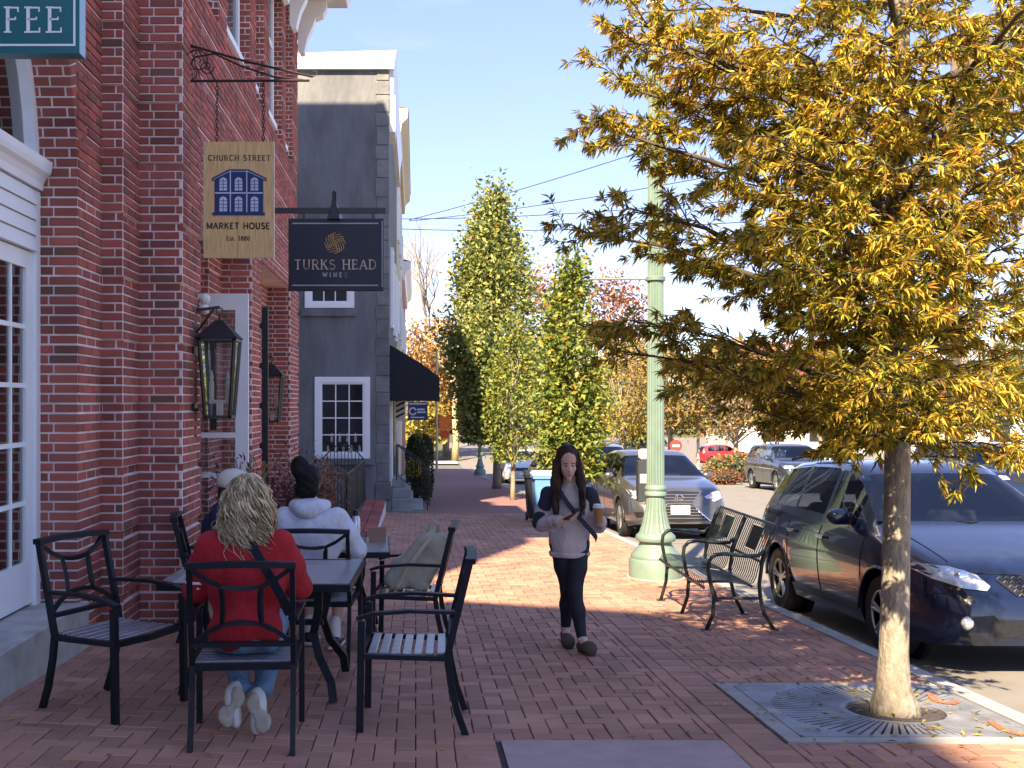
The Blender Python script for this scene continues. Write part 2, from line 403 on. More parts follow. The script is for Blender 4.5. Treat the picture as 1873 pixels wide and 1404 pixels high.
def panel(x0, y0, x1, y1, z0, z1, keep=None, par=0, block=0.0):
    """brickwork on a vertical rectangle; the outside is to the right of the walking direction (x0,y0)->(x1,y1)"""
    a = Vector((x0, y0, 0)); d = Vector((x1 - x0, y1 - y0, 0)); W = d.length; d.normalize(); n = Vector((d.y, -d.x, 0))
    i0 = int(math.floor(z0 / CO)); i1 = int(math.ceil(z1 / CO)); BL = .212
    if block:                                          # rusticated courses: six stand proud, the seventh is sunk
        if abs(d.x) > .5: W += block
        for i in range(i0 - 7, i1):
            if i % 7 == 0:
                za, zc = max((i + 1) * CO, z0), min((i + 7) * CO, z1)
                if zc - za > .03:
                    q0, q1 = a, a + d * W; slabs.bb((min(q0.x, q1.x), min(q0.y, q1.y), za), (max(q0.x, q1.x), max(q0.y, q1.y), zc)) if False else None
                    pts = [q0, q1, q1 + n * block, q0 + n * block]
                    slabs.add([(p_.x, p_.y, za) for p_ in pts] + [(p_.x, p_.y, zc) for p_ in pts], [(0, 3, 2, 1), (4, 5, 6, 7), (0, 1, 5, 4), (1, 2, 6, 5), (2, 3, 7, 6), (3, 0, 4, 7)])
    for i in range(i0, i1):
        zb, zt = max(i * CO + .0075, z0), min(i * CO + CO - .0075, z1)
        if zt - zb < .02: continue
        band = (i % 7 == 0)
        u = -(BL / 2) * ((i + par) % 2) - (.07 if W > .3 and W < .4 and (i + par) % 2 == 0 else 0)
        while u < W:
            ua, ub = max(u + .007, 0), min(u + BL - .007, W)
            if ub - ua > .025:
                c = a + d * ((ua + ub) / 2) + (n * block if block and not band else Vector()); c.z = (zb + zt) / 2
                if keep is None or keep(c):
                    dep = .0025 if band else .011 + .002 * math.sin(i * 12.9 + u * 78)
                    bricks.append((c, d, n, ub - ua, zt - zb, dep))
            u += BL
FOOT = [(-2.41, 7.6), (-2.41, 8.2), (-2.27, 8.2), (-2.27, 8.7), (-1.92, 8.7), (-1.92, 9.4), (-2.27, 9.4), (-2.27, 9.6), (-2.41, 9.6), (-2.41, 9.85),
        (-2.67, 9.85), (-2.67, 11.35), (-2.41, 11.35), (-2.41, 11.6), (-2.27, 11.6), (-2.27, 12.4), (-1.92, 12.4), (-1.92, 13.1), (-2.27, 13.1), (-2.27, 13.3),
        (-2.41, 13.3), (-2.41, 13.5), (-2.67, 13.5), (-2.67, 15.0), (-2.41, 15.0), (-2.41, 15.3), (-2.27, 15.3), (-2.27, 16.2), (-1.92, 16.2), (-1.92, 17.3)]
ZL, ZB, ZT, ZLOW = 3.3, 5.25, 8.6, 4.95
w = MB()
w.prism([(-5, 7.6)] + FOOT + [(-5, 17.3)], 'z', -1.6, ZL)
w.prism([(-5, 8.79), (-1.93, 8.79), (-1.93, 17.295), (-5, 17.295)], 'z', ZL + .0005, ZB)
w.prism([(-5, 7.605), (-2.415, 7.605), (-2.415, 8.205), (-2.275, 8.205), (-2.275, 8.705), (-1.925, 8.705), (-1.925, 8.785), (-5, 8.785)], 'z', ZL + .0005, ZLOW)
UP = [(8.79, 9.4), (10.4, 10.85), (12.35, 12.8), (13.5, 13.95), (15.3, 15.75), (16.6, 17.29)]
poly = [(-5, 8.79)]
for a, b_ in UP: poly += [(-2.08, a), (-1.92, a), (-1.92, b_), (-2.08, b_)]
w.prism(poly + [(-5, 17.29)], 'z', ZB + .0005, ZT)
w.prism([(-5, -6), (-2.67, -6), (-2.67, 3.9), (-2.41, 3.9), (-2.41, 3.0), (-2.40, 3.0), (-2.40, -6.01), (-5, -6.01)], 'z', -.6, -.5)
# low front around the arched doorway; unseen roofline shaped to let sun through
AYC, AZC, AR = 5.75, 3.15, 1.85
seg = 28; arc = [(AYC + AR * math.cos(math.pi * i / seg), AZC + AR * math.sin(math.pi * i / seg)) for i in range(seg + 1)]
for i in range(seg):
    (ya, za), (yb, zb) = arc[i], arc[i + 1]; top = 5.25
    za2, zb2 = min(za, 5.2), min(zb, 5.2)
    w.add([(-2.42, ya, za), (-2.42, yb, zb), (-2.42, yb, 5.3), (-2.42, ya, 5.3)], [(0, 1, 2, 3)])
    w.add([(-2.42, ya, za), (-2.42, yb, zb), (-2.75, yb, zb), (-2.75, ya, za)], [(0, 1, 2, 3)])
w.bb((-5, 7.4, ZLOW), (-2.42, 3.9, 5.3)) if False else None
w.bb((-5, -8, -1), (-2.42, 3.9, 5.3)); w.bb((-5, 3.9, 5.05), (-2.43, 7.595, 5.3))
wall = bpart(w, 'wall', m_mortar)
vis = [(FOOT[i], FOOT[i + 1]) for i in range(len(FOOT) - 1)]
for k, (p, q) in enumerate(vis):
    if q[0] < p[0] - 1e-6: continue
    top = ZLOW if p[1] < 8.75 else ZL
    z0 = g(p[0], p[1]) - .1
    panel(p[0], p[1], q[0], q[1], z0, top, par=k, block=.022 if 8.1 < p[1] < 17 and q[0] > -2.4 else 0.0)
panel(-2.72, 7.6, -2.41, 7.6, g(-2.4, 7.6) - .1, AZC, par=1)
panel(-1.93, 8.79, -1.93, 17.3, ZL, ZB); panel(-5, 8.785, -1.93, 8.785, ZLOW + .02, ZB); panel(-5, 8.785, -1.93, 8.785, ZB, 8.0)
for a, b_ in UP:
    panel(-2.08, a, -1.92, a, ZB, 8.0); panel(-1.92, a, -1.92, b_, ZB, 8.0)
for i in range(len(UP) - 1): panel(-2.08, UP[i][1], -2.08, UP[i + 1][0], ZB, 8.0)
panel(-2.42, 6.2, -2.42, 7.6, AZC - .2, 5.2, keep=lambda c: (c.y - AYC) ** 2 + (c.z - AZC) ** 2 > (AR + .27) ** 2 and c.z > AZC)
panel(-2.41, 7.6, -2.41, 7.6 + .001, 0, .01)
def brick_geo(c, d, n, L, H, D):
    up = Vector((0, 0, 1)) if abs(n.z) < .5 else Vector((1, 0, 0))
    up = n.cross(d)
    ch = .0035
    a = d * L / 2; u = up * H / 2
    o = c - n * .004; t = c + n * (D - ch); t2 = c + n * D
    a2 = d * (L / 2 - ch); u2 = up * (H / 2 - ch)
    V = [o - a - u, o + a - u, o + a + u, o - a + u, t - a - u, t + a - u, t + a + u, t - a + u, t2 - a2 - u2, t2 + a2 - u2, t2 + a2 + u2, t2 - a2 + u2]
    return V, [(8, 9, 10, 11), (4, 5, 9, 8), (5, 6, 10, 9), (6, 7, 11, 10), (7, 4, 8, 11), (0, 1, 5, 4), (1, 2, 6, 5), (2, 3, 7, 6), (3, 0, 4, 7)]
# arch: soffit courses and the ring of bricks on edge
na = int(math.pi * AR / CO)
for i in range(na // 2 + 8):
    th = (i + .5) * CO / AR; c0 = Vector((0, AYC + AR * math.cos(th), AZC + AR * math.sin(th))); inn = Vector((0, -math.cos(th), -math.sin(th)))
    for (xa, xb) in (((-2.74, -2.572), (-2.558, -2.41)) if i % 2 else ((-2.74, -2.652), (-2.638, -2.47), (-2.456, -2.41))):
        bricks.append((Vector(((xa + xb) / 2, c0.y, c0.z)), Vector((1, 0, 0)), inn, xb - xa, CO - .012, .008))
    tang = Vector((0, -math.sin(th), math.cos(th))); rad = Vector((0, math.cos(th), math.sin(th)))
    for (ra, rb) in (((.004, .12), (.13, .25)) if i % 2 else ((.004, .245),)):
        c = Vector((-2.42, AYC + (AR + (ra + rb) / 2) * math.cos(th), AZC + (AR + (ra + rb) / 2) * math.sin(th)))
        bricks.append((c, -rad, Vector((1, 0, 0)), rb - ra, CO - .012, .012))
def bshow(b_):
    c, d, n, L, H, D = b_; v = Vector((0, 0, CAMZ)) - c; s = FPX / c.y
    px = VX + c.x * s; py = VY - (c.z - CAMZ) * s
    if px < 4 or py < 4 or n.dot(v) < 0: return 0
    if 340 < px < 480 and 250 < py: return 0
    if py > 960 and px > 60: return 0
    return L * H * s * s * n.dot(v.normalized())
bricks.sort(key=bshow, reverse=True)
vs = []; fs = []
me = bpy.data.meshes.new('brick'); V, F = brick_geo(Vector((0, 0, 0)), Vector((1, 0, 0)), Vector((0, -1, 0)), .2, .058, .011); me.from_pydata([tuple(p) for p in V], [], F); me.materials.append(m_brick)
for i, bk in enumerate(bricks):
    c, d, n, L, H, D = bk
    if i < 300:
        o = mk('brick', me, None, wall); up = n.cross(d)
        rot = Matrix((d, -n, up)).transposed().to_4x4()
        o.matrix_local = Matrix.Translation(c - BO) @ rot @ Matrix.Diagonal((L / .2, max(D, .0025) / .011, H / .058, 1))
    else:
        V, F = brick_geo(*bk); k0 = len(vs); vs += [tuple(p - BO) for p in V]; fs += [tuple(q + k0 for q in f) for f in F]
raw('brickwork', vs, fs, m_brick, bld, kind='stuff')
bpart(slabs, 'block_courses', m_mortar, kind='stuff')
# white cornice of the brick building with scroll brackets
co = MB()
prof = [(-1.9, 8.0), (-1.86, 8.0), (-1.86, 8.12), (-1.5, 8.14), (-1.5, 8.05), (-1.12, 8.05), (-1.06, 8.16), (-1.0, 8.34), (-1.0, 8.44), (-1.9, 8.6)]
co.prism([(x, z) for x, z in prof], 'y', 8.8, 17.6)
cornice = bpart(co, 'cornice', m_white)
for i in range(8):
    yb = 9.3 + i * 1.13
    pr = [(-1.9, 8.02), (-1.9, 7.25), (-1.86, 7.18), (-1.8, 7.2), (-1.78, 7.3), (-1.74, 7.45), (-1.66, 7.62), (-1.62, 7.75), (-1.5, 7.8), (-1.44, 7.9), (-1.44, 8.04)]
    bpart(MB().prism(pr, 'y', yb, yb + .2), 'bracket', m_white, cornice)
# upper windows: white frames with panes
for i in range(len(UP) - 1):
    y0, y1 = UP[i][1] + .1, UP[i + 1][0] - .1
    f = MB()
    for (a, b_) in (((-2.075, y0, 5.5), (-2.02, y0 + .1, 7.7)), ((-2.075, y1 - .1, 5.5), (-2.02, y1, 7.7)), ((-2.075, y0 + .1, 7.6), (-2.02, y1 - .1, 7.7)), ((-2.075, y0, 5.42), (-1.97, y1, 5.495)), ((-2.075, y0 + .1, 6.55), (-2.03, y1 - .1, 6.63))):
        f.bb(a, b_)
    win = bpart(f, 'window', m_white)
    bpart(MB().bb((-2.066, y0 + .1, 5.5), (-2.05, y1 - .1, 6.55)), 'pane', M('window_pane_dark', (.05, .065, .08), .06, var=.3, scale=1.5), win)
    bpart(MB().bb((-2.066, y0 + .1, 6.63), (-2.05, y1 - .1, 7.6)), 'pane', MATS['window_pane_dark'], win)
# ---- doorway: white doors, siding panel, cornice hood, fanlight, step
XD = -2.72
ds = MB()
zstep = g(-2.4, 7.0) + .30
ds.add([(-2.9, 3.6, -.6), (-2.34, 3.6, -.6), (-2.34, 7.68, -.6), (-2.9, 7.68, -.6), (-2.9, 3.6, zstep), (-2.35, 3.6, zstep), (-2.35, 7.67, zstep), (-2.9, 7.67, zstep)],
       [(0, 3, 2, 1), (4, 5, 6, 7), (0, 1, 5, 4), (1, 2, 6, 5), (2, 3, 7, 6), (3, 0, 4, 7)])
bpart(ds, 'doorstep', M('step_concrete', (.42, .41, .37), .85, var=.22, scale=6, bump=.4, bscale=90, detail=8), bevel=.008)
def french_leaf(parent, y0, y1, zb, zt, x, name='door', rows=5, cols=3):
    f = MB(); st = .11; t = .045
    f.bb((x - t, y0, zb), (x, y0 + st, zt)); f.bb((x - t, y1 - st, zb), (x, y1, zt)); f.bb((x - t, y0 + st, zt - .12), (x, y1 - st, zt)); f.bb((x - t, y0 + st, zb), (x, y1 - st, zb + .3))
    d = bpart(f, name, m_white, parent)
    ya, yb, za, zc = y0 + st, y1 - st, zb + .3, zt - .12
    for i in range(1, rows): bpart(MB().bb((x - t + .006, ya, za + (zc - za) * i / rows - .016), (x - .006, yb, za + (zc - za) * i / rows + .016)), 'muntin', m_white, d)
    for j in range(1, cols): bpart(MB().bb((x - t + .008, ya + (yb - ya) * j / cols - .014, za), (x - .008, ya + (yb - ya) * j / cols + .014, zc)), 'muntin', m_white, d)
    for i in range(rows):
        for j in range(cols):
            bpart(MB().bb((x - t + .018, ya + (yb - ya) * j / cols + .01, za + (zc - za) * i / rows + .01), (x - t + .024, ya + (yb - ya) * (j + 1) / cols - .01, za + (zc - za) * (i + 1) / rows - .01)), 'pane', m_dglass, d)
    return d
zdt = 2.60
dr = french_leaf(bld, 6.54, 7.50, zstep + .02, zdt, XD + .02); dl = french_leaf(bld, 5.56, 6.52, zstep + .02, zdt, XD + .02); french_leaf(bld, 4.5, 5.54, zstep + .02, zdt, XD + .02)
bpart(MB().bb((XD - .04, 7.505, zstep), (XD + .05, 7.595, 3.04)), 'jamb', m_white)
sd = MB()
for i in range(4):
    z0 = 2.61 + i * .109
    sd.prism([(XD - .05, z0), (XD + .06, z0), (XD + .045, z0 + .102), (XD - .05, z0 + .102)], 'y', 3.9, 7.5)
bpart(sd, 'siding_panel', m_white)
hood = [(XD - .05, 3.05), (XD + .07, 3.05), (XD + .075, 3.10), (XD + .095, 3.14), (XD + .125, 3.165), (XD + .135, 3.20), (XD + .14, 3.25), (XD - .05, 3.27)]
bpart(MB().prism(hood, 'y', 3.9, 7.585), 'door_hood', m_white)
fl = MB(); fl.tube([(XD - .0, AYC + 1.80 * math.cos(math.pi * i / 24), 3.15 + 1.80 * math.sin(math.pi * i / 24)) for i in range(25)], .05, rect=(.09, .09), up=(1, 0, 0))
for a in (30, 60, 90, 120, 150): fl.tube([(XD, AYC + .5 * math.cos(R(a)), 3.3 + .5 * math.sin(R(a))), (XD, AYC + 1.78 * math.cos(R(a)), 3.15 + 1.78 * math.sin(R(a)))], .02, rect=(.04, .04))
fan = bpart(fl, 'fanlight', m_white)
bpart(MB().prism([(AYC + 1.8 * math.cos(math.pi * i / 24), 3.15 + 1.8 * math.sin(math.pi * i / 24)) for i in range(25)], 'x', XD - .035, XD - .03), 'pane', m_dglass, fan)
bpart(MB().bb((-4.8, 3.95, -.3), (-4.7, 7.55, 4.9)).bb((-4.7, 7.5, -.3), (-2.8, 7.55, 4.9)).bb((-4.8, 3.95, -.45), (-2.8, 7.55, -.35)), 'interior', m_inside)
# some pale shapes inside, seen through the panes
bpart(MB().bb((-3.6, 5.2, -.3), (-3.1, 6.2, .75)).bb((-4.6, 6.3, .9), (-4.5, 7.3, 2.2)), 'counter', M('counter_wood', (.25, .2, .16), .6))
# open white glazed door leaf of the next bay, standing out from the wall
op = MB(); yl = 11.0; z0 = g(-2, 11) + .28; z1 = 2.67; xa, xb = -2.62, -1.725
for a, b_ in (((xa, z0), (xa + .13, z1)), ((xb - .135, z0), (xb, z1)), ((xa + .13, z1 - .17), (xb - .135, z1)), ((xa + .13, z0), (xb - .135, z0 + .25)), ((xa + .13, 1.18), (xb - .135, 1.235)), ((xa + .13, .77), (xb - .135, .83))):
    op.bb((a[0], yl, a[1]), (b_[0], yl + .045, b_[1]))
opd = bpart(op, 'open_door', m_white); opd['label'] = 'white glazed door leaf swung open, square to the wall'
for za, zb in ((z0 + .25, .77), (.83, 1.18), (1.235, z1 - .17)):
    bpart(MB().bb((xa + .13, yl + .02, za), (xb - .135, yl + .026, zb)), 'pane', glass_mat('clear_glass', (.78, .8, .8), .02, .06), opd)
bpart(MB().bb((xa + .5, yl - .012, z1 - .33), (xa + .57, yl - .001, 1.26)), 'push_bar', m_black, opd)
# dark framed door leaf further along
ob = MB(); yl = 13.25; z0 = g(-2, 13.2) + .2; xa, xb = -2.6, -1.835; z1 = 2.73
for a, b_ in (((xa, z0), (xa + .1, z1)), ((xb - .12, z0), (xb, z1)), ((xa + .1, z1 - .13), (xb - .12, z1)), ((xa + .1, z0), (xb - .12, z0 + .3)), ((xa + .1, 2.0), (xb - .12, 2.05)), ((xa + .1, 1.55), (xb - .12, 1.6)), ((xa + .1, 1.1), (xb - .12, 1.15))):
    ob.bb((a[0], yl, a[1]), (b_[0], yl + .06, b_[1]))
obd = bpart(ob, 'open_door', M('black_door', (.01, .013, .022), .45, var=.2)); obd['label'] = 'black framed door leaf swung open past the lantern'
bpart(MB().bb((xa + .1, yl + .025, z0 + .3), (xb - .12, yl + .03, z1 - .13)), 'pane', MATS['clear_glass'], obd)
bpart(MB().bb((xb - .1, yl - .02, z0 + .02), (xb - .03, yl - .002, .82)), 'kick_strip', M('brass', (.32, .22, .06), .35, .9), obd)
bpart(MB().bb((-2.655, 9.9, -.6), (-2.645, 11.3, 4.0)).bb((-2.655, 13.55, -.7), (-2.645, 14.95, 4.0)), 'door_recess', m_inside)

# ================================================================== shading blocks behind the brick front (unseen, added to cast the street's shade)
m_stucco_b = M('block_stucco', (.33, .29, .25), .9, var=.12, scale=1, bump=.2, bscale=10)
def shade_block(name, label, polyYZ, x0, x1):
    t = thing(name, label, 'building', (x1, polyYZ[0][0], -1.0))
    mb = MB().prism(polyYZ, 'x', x0, x1); mb.v = [tuple(Vector(p) - Vector(t.location)) for p in mb.v]
    mb.build('wall', m_stucco_b, t)
    return t
shade_block('tall_shade_block', 'unseen tall block added behind the brick market building to shade the street', [(-1.9, -1), (17.3, -1), (17.3, 15.2), (10, 15.2), (10, 17.6), (-1.9, 17.6)], -22, -5.05)
shade_block('gabled_shade_block', 'unseen block added behind the arched doorway, gable shaped to edge the sun patch', [(-40, -1), (-4.65, -1), (-4.65, 14.2), (-9.9, 18.6), (-13, 20.3), (-40, 20.3)], -22, -5.05)
shade_block('low_shade_block', 'unseen lower block added between the tall and gabled ones, kept low for the sun patch', [(-4.6, -1), (-1.95, -1), (-1.95, 13.3), (-4.6, 13.3)], -22, -5.05)
shade_block('roof_shade_block', 'unseen narrow block added above the brick market building roof to shade the grey wall', [(16.2, 8.62), (17.3, 8.62), (17.3, 15.2), (16.2, 15.2)], -5.04, -3.3)
# ================================================================== hanging signs
m_teal = M('teal_paint', (.004, .125, .15), .35, var=.08, scale=3)
m_tealside = M('teal_edge', (.25, .42, .5), .35, var=.05)
m_signwhite = M('sign_white', (.8, .82, .82), .5, var=.03)
def local(mb, t):
    o = Vector(t.location); mb.v = [tuple(Vector(p) - o) for p in mb.v]; return mb
cy = 5.2; t = thing('coffee_sign', 'teal projecting sign with white COFFEE lettering above the arched doorway', 'sign', (-2.4, cy, 3.26))
xr = at(146, 0, cy).x; zb = at(0, 97, cy).z; zt = zb + .345; xl = -2.405
bd = local(MB().bb((xl, cy, zb), (xr - .003, cy + .09, zt)), t).build('board', m_teal, t)
local(MB().bb((xr - .0028, cy + .0005, zb + .0005), (xr, cy + .0895, zt - .0005)), t).build('edge_strip', m_tealside, bd)
fr = MB(); bz, tz, rx, lx = at(0, 84, cy).z, zt - .036, at(138, 0, cy).x, xl + .03
for a, b_ in (((lx, bz), (rx, bz + .010)), ((lx, tz), (rx, tz + .010)), ((rx - .010, bz + .010), (rx, tz)), ((lx, bz + .010), (lx + .010, tz))): fr.bb((a[0], cy - .003, a[1]), (b_[0], cy + .002, b_[1]))
local(fr, t).build('border_line', m_signwhite, t)
hgt = at(0, 12, cy).z - at(0, 60, cy).z; wd = text_w('COFFEE', hgt, .2)
xc_ = at(115, 0, cy).x - wd
for ch_ in 'COFFEE':
    w_ = GLY[ch_][0] * hgt; local(lettering(MB(), ch_, xc_ + w_ / 2, at(0, 60, cy).z, hgt, cy - .003, .13, .06, .2, True), t).build('letter', m_signwhite, t); xc_ += w_ + .2 * hgt
local(MB().bb((xl - .02, cy + .03, zt), (xl + .02, cy + .06, zt + .1)).bb((xl - .02, cy + .03, zt + .07), (xr - .1, cy + .06, zt + .1)).bb((xr - .14, cy + .035, zt), (xr - .12, cy + .055, zt + .08)), t).build('bracket', m_black, t)

# --- wooden market house board on a scrolled iron bracket
cy = 8.95; A = lambda x, y: at(x, y, cy)
m_iron = M('wrought_iron', (.03, .018, .016), .6, .3, var=.3, scale=40)
m_board = M('varnished_pine', (.66, .42, .17), .5, var=.22, scale=9, stretch=(9, 9, .8), bump=.15, bscale=40)
m_blue = M('navy_print', (.008, .02, .11), .5, var=.1); m_ink = M('brown_print', (.035, .018, .012), .6, var=.1)
t = thing('market_sign', 'wooden hanging board with navy market house emblem on scrolled iron bracket', 'sign', (-1.92, cy, 2.75))
b = MB()
b.tube([A(340, 70), A(340, 165)], .012, 6); b.tube([A(339, 148), A(566, 147)], .011, 6); b.tube([A(339, 80), A(450, 112), A(545, 134), A(572, 140)], .010, 6)
b.tube([A(572, 140), A(579, 136), A(579, 130), A(573, 130)], .006, 5)
sc = lambda cx, cy_, r0, r1, a0, a1: [A(cx + (r0 + (r1 - r0) * i / 24) * math.cos(R(a0 + (a1 - a0) * i / 24)), cy_ + (r0 + (r1 - r0) * i / 24) * math.sin(R(a0 + (a1 - a0) * i / 24))) for i in range(25)]
b.tube(sc(362, 112, 24, 3, 200, 760), .006, 5); b.tube(sc(378, 122, 14, 3, 0, 500), .005, 5); b.tube(sc(350, 133, 12, 2, 90, -320), .005, 5); b.tube(sc(352, 92, 9, 2, 90, -320), .005, 5)
b.tube([A(342, 130), A(356, 104), A(392, 98), A(440, 120), A(500, 140), A(556, 146)], .008, 6)
b.tube([A(362, 90), A(394, 146)], .006, 5); b.tube([A(366, 140), A(352, 100)], .005, 5)
local(b, t).build('bracket', m_iron, t)
for cx in (397, 482):
    ch = MB()
    z0, z1 = A(cx, 150).z, A(cx, 262).z; n = 15
    for i in range(n):
        zc = z0 + (z1 - z0) * (i + .5) / n; xc = A(cx, 0).x; rr = abs(z1 - z0) / n * .62
        ch.tube([(xc + (math.cos(a) * .011 if i % 2 else 0), cy + (0 if i % 2 else math.cos(a) * .011), zc + math.sin(a) * rr) for a in [2 * math.pi * j / 8 for j in range(8)]], .0038, 4, closed=True)
    local(ch, t).build('chain', m_iron, t)
x0, x1, z1, z0 = A(373, 0).x, A(502, 0).x, A(0, 259).z, A(0, 472).z; xm = (x0 + x1) / 2 - .01
for a, b_ in ((x0 + .008, xm - .0015), (xm + .0015, x1 - .008)): local(MB().bb((a, cy - .012, z0 + .002), (b_, cy + .012, z1 - .002)), t).build('plank', m_board, t)
for xe in (x0, x1 - .007): local(MB().bb((xe, cy - .014, z0), (xe + .007, cy + .014, z1)), t).build('edge_strip', M('edge_cream', (.62, .55, .42), .5), t)
px = lambda n: n * cy / FPX
def words(txt, cx, z, h, y, wt, th, sp, serif):
    x_ = cx - text_w(txt, h, sp) / 2
    for wd_ in txt.split(' '):
        ww = text_w(wd_, h, sp); local(lettering(MB(), wd_, x_ + ww / 2, z, h, y, wt, th, sp, serif), t).build('lettering', m_ink, t); x_ += ww + (GLY[' '][0] + 2 * sp) * h
words('CHURCH STREET', A(438, 0).x, A(0, 294).z, px(10), cy - .0145, .17, .1, .2, True)
words('MARKET HOUSE', A(436, 0).x, A(0, 419).z, px(11.5), cy - .0145, .2, .17, .14, False)
local(lettering(MB(), 'Est. 1880', A(436, 0).x, A(0, 440).z, px(8), cy - .0145, .16, .12, .12), t).build('lettering', m_ink, t)
e = MB(); P = lambda x, y: (A(x, y).x, A(x, y).z)
e.prism([P(393, 390), P(393, 330), P(388, 332), P(388, 326), P(419, 310), P(455, 310), P(488, 326), P(488, 332), P(482, 330), P(482, 390)], 'y', cy - .017, cy - .0125)
e.prism([P(389, 394), P(389, 389), P(485, 389), P(485, 394)], 'y', cy - .020, cy - .0125)
emb = local(e, t).build('emblem', m_blue, t)
wl = MB(); q = cy - .0185
for a, b_ in (((394, 352), (481, 354.5)), ((421, 312), (423, 388)), ((451, 312), (453, 388))): wl.bb((*[A(a[0], 0).x, q][:2], A(0, a[1]).z), (A(b_[0], 0).x, q + .002, A(0, b_[1]).z))
wl.tube([A(390, 329) + Vector((0, -.018, 0)), A(420, 314) + Vector((0, -.018, 0)), A(454, 314) + Vector((0, -.018, 0)), A(486, 329) + Vector((0, -.018, 0))], .003, 4)
for cx in (409, 437, 466):
    for zt_, zb_, hw in ((361, 387, 7), (326, 349, 7)):
        xs = [cx - hw, cx + hw]
        wl.prism([P(cx - hw, zb_), P(cx - hw, zt_ + 4), P(cx - hw * .7, zt_ + .5), P(cx, zt_ - 1.5), P(cx + hw * .7, zt_ + .5), P(cx + hw, zt_ + 4), P(cx + hw, zb_)], 'y', q, q + .003)
lw = local(wl, t).build('emblem_window', M('emblem_pale', (.50, .53, .68), .5), emb)
gl = MB()
for cx in (409, 437, 466):
    for zt_, zb_ in ((361, 387), (326, 349)):
        gl.bb((A(cx - .6, 0).x, q - .001, A(0, zb_).z), (A(cx + .6, 0).x, q - .0005, A(0, zt_ + 2).z))
        for k in range(1, 4): gl.bb((A(cx - 7, 0).x, q - .001, A(0, zt_ + (zb_ - zt_) * k / 4 + .5).z), (A(cx + 7, 0).x, q - .0005, A(0, zt_ + (zb_ - zt_) * k / 4 - .5).z))
local(gl, t).build('glazing_bar', m_blue, emb, kind='stuff')

# --- navy wine shop sign with gooseneck lamp
cy = 12.75; A = lambda x, y: at(x, y, cy); px = lambda n: n * cy / FPX; P = lambda x, y: (A(x, y).x, A(x, y).z)
m_navysign = M('navy_sign', (.006, .011, .028), .45, var=.15); m_gold = M('gold_print', (.42, .30, .14), .4, .2, var=.1); m_pale = M('pale_print', (.34, .40, .46), .5)
t = thing('wine_sign', 'navy hanging sign with gold knot and TURKS HEAD WINES lettering', 'sign', (-1.92, cy, 2.88))
local(MB().bb((-1.93, cy - .02, A(0, 390).z), (A(706, 0).x, cy + .02, A(0, 380).z)), t).build('arm', m_black, t)
for cx in (556, 682): local(MB().bb((A(cx - 2, 0).x, cy - .008, A(0, 402).z), (A(cx + 2, 0).x, cy + .008, A(0, 388).z)), t).build('hanger', m_black, t)
local(MB().bb((A(528, 0).x, cy - .03, A(0, 532).z), (A(702, 0).x, cy + .03, A(0, 400).z)), t).build('board', m_navysign, t, bevel=.004)
ln = MB()
for (xa, ya, xb, yb) in ((535, 410, 692, 408), (535, 523, 692, 521), (698.5, 525, 700, 404)): ln.bb((A(xa, 0).x, cy - .033, A(0, ya).z), (A(xb, 0).x, cy - .0305, A(0, yb).z))
local(ln, t).build('border_line', m_pale, t)
m_cream_p = M('cream_print', (.55, .47, .36), .5); xc_ = A(614, 0).x - text_w('TURKS HEAD', px(18), .16) / 2
for ch_ in 'TURKS HEAD':
    w_ = GLY[ch_][0] * px(18)
    if ch_ != ' ': local(lettering(MB(), ch_, xc_ + w_ / 2, A(0, 493).z, px(18), cy - .0335, .12, .07, .16, True), t).build('letter', m_cream_p, t)
    xc_ += w_ + .16 * px(18)
local(lettering(MB(), 'WINES', A(613, 0).x, A(0, 507).z, px(8.5), cy - .0335, .2, .18, .5), t).build('lettering', m_pale, t)
kn = MB(); c0 = (613, 445); Rk = 20
for k in range(4):                                   # four bundles of curved strands turning round the middle
    ca, sa = math.cos(R(90 * k + 20)), math.sin(R(90 * k + 20))
    for j in range(5):
        v = -.05 + j * .215; pts = []
        for i in range(11):
            u = -.42 + i * .135; w_ = v + .16 * math.sin((u + .4) * 2.2) - .1
            X, Y = u * ca - w_ * sa, u * sa + w_ * ca
            if X * X + Y * Y < 1 and u + .15 > -w_ * .5 and u < .95: pts.append(A(c0[0] + X * Rk, c0[1] - Y * Rk) + Vector((0, -.034, 0)))
        if len(pts) > 1: kn.tube(pts, px(.85), 4)
local(kn, t).build('knot_emblem', m_gold, t)
lp = MB(); lp.tube([A(610, 388), A(610, 352), A(611, 349), A(614, 352), A(614, 372)], .016, 8)
lp.add([A(602, 402) + Vector((0, -.10, 0)), A(622, 402) + Vector((0, -.10, 0)), A(630, 404) + Vector((0, .1, 0)), A(594, 404) + Vector((0, .1, 0)), A(611, 366) + Vector((-.02, -.02, 0)), A(611, 366) + Vector((.02, -.02, 0)), A(611, 366) + Vector((.02, .03, 0)), A(611, 366) + Vector((-.02, .03, 0))],
       [(0, 1, 5, 4), (1, 2, 6, 5), (2, 3, 7, 6), (3, 0, 4, 7), (4, 5, 6, 7)])
local(lp, t).build('lamp', m_black, t)

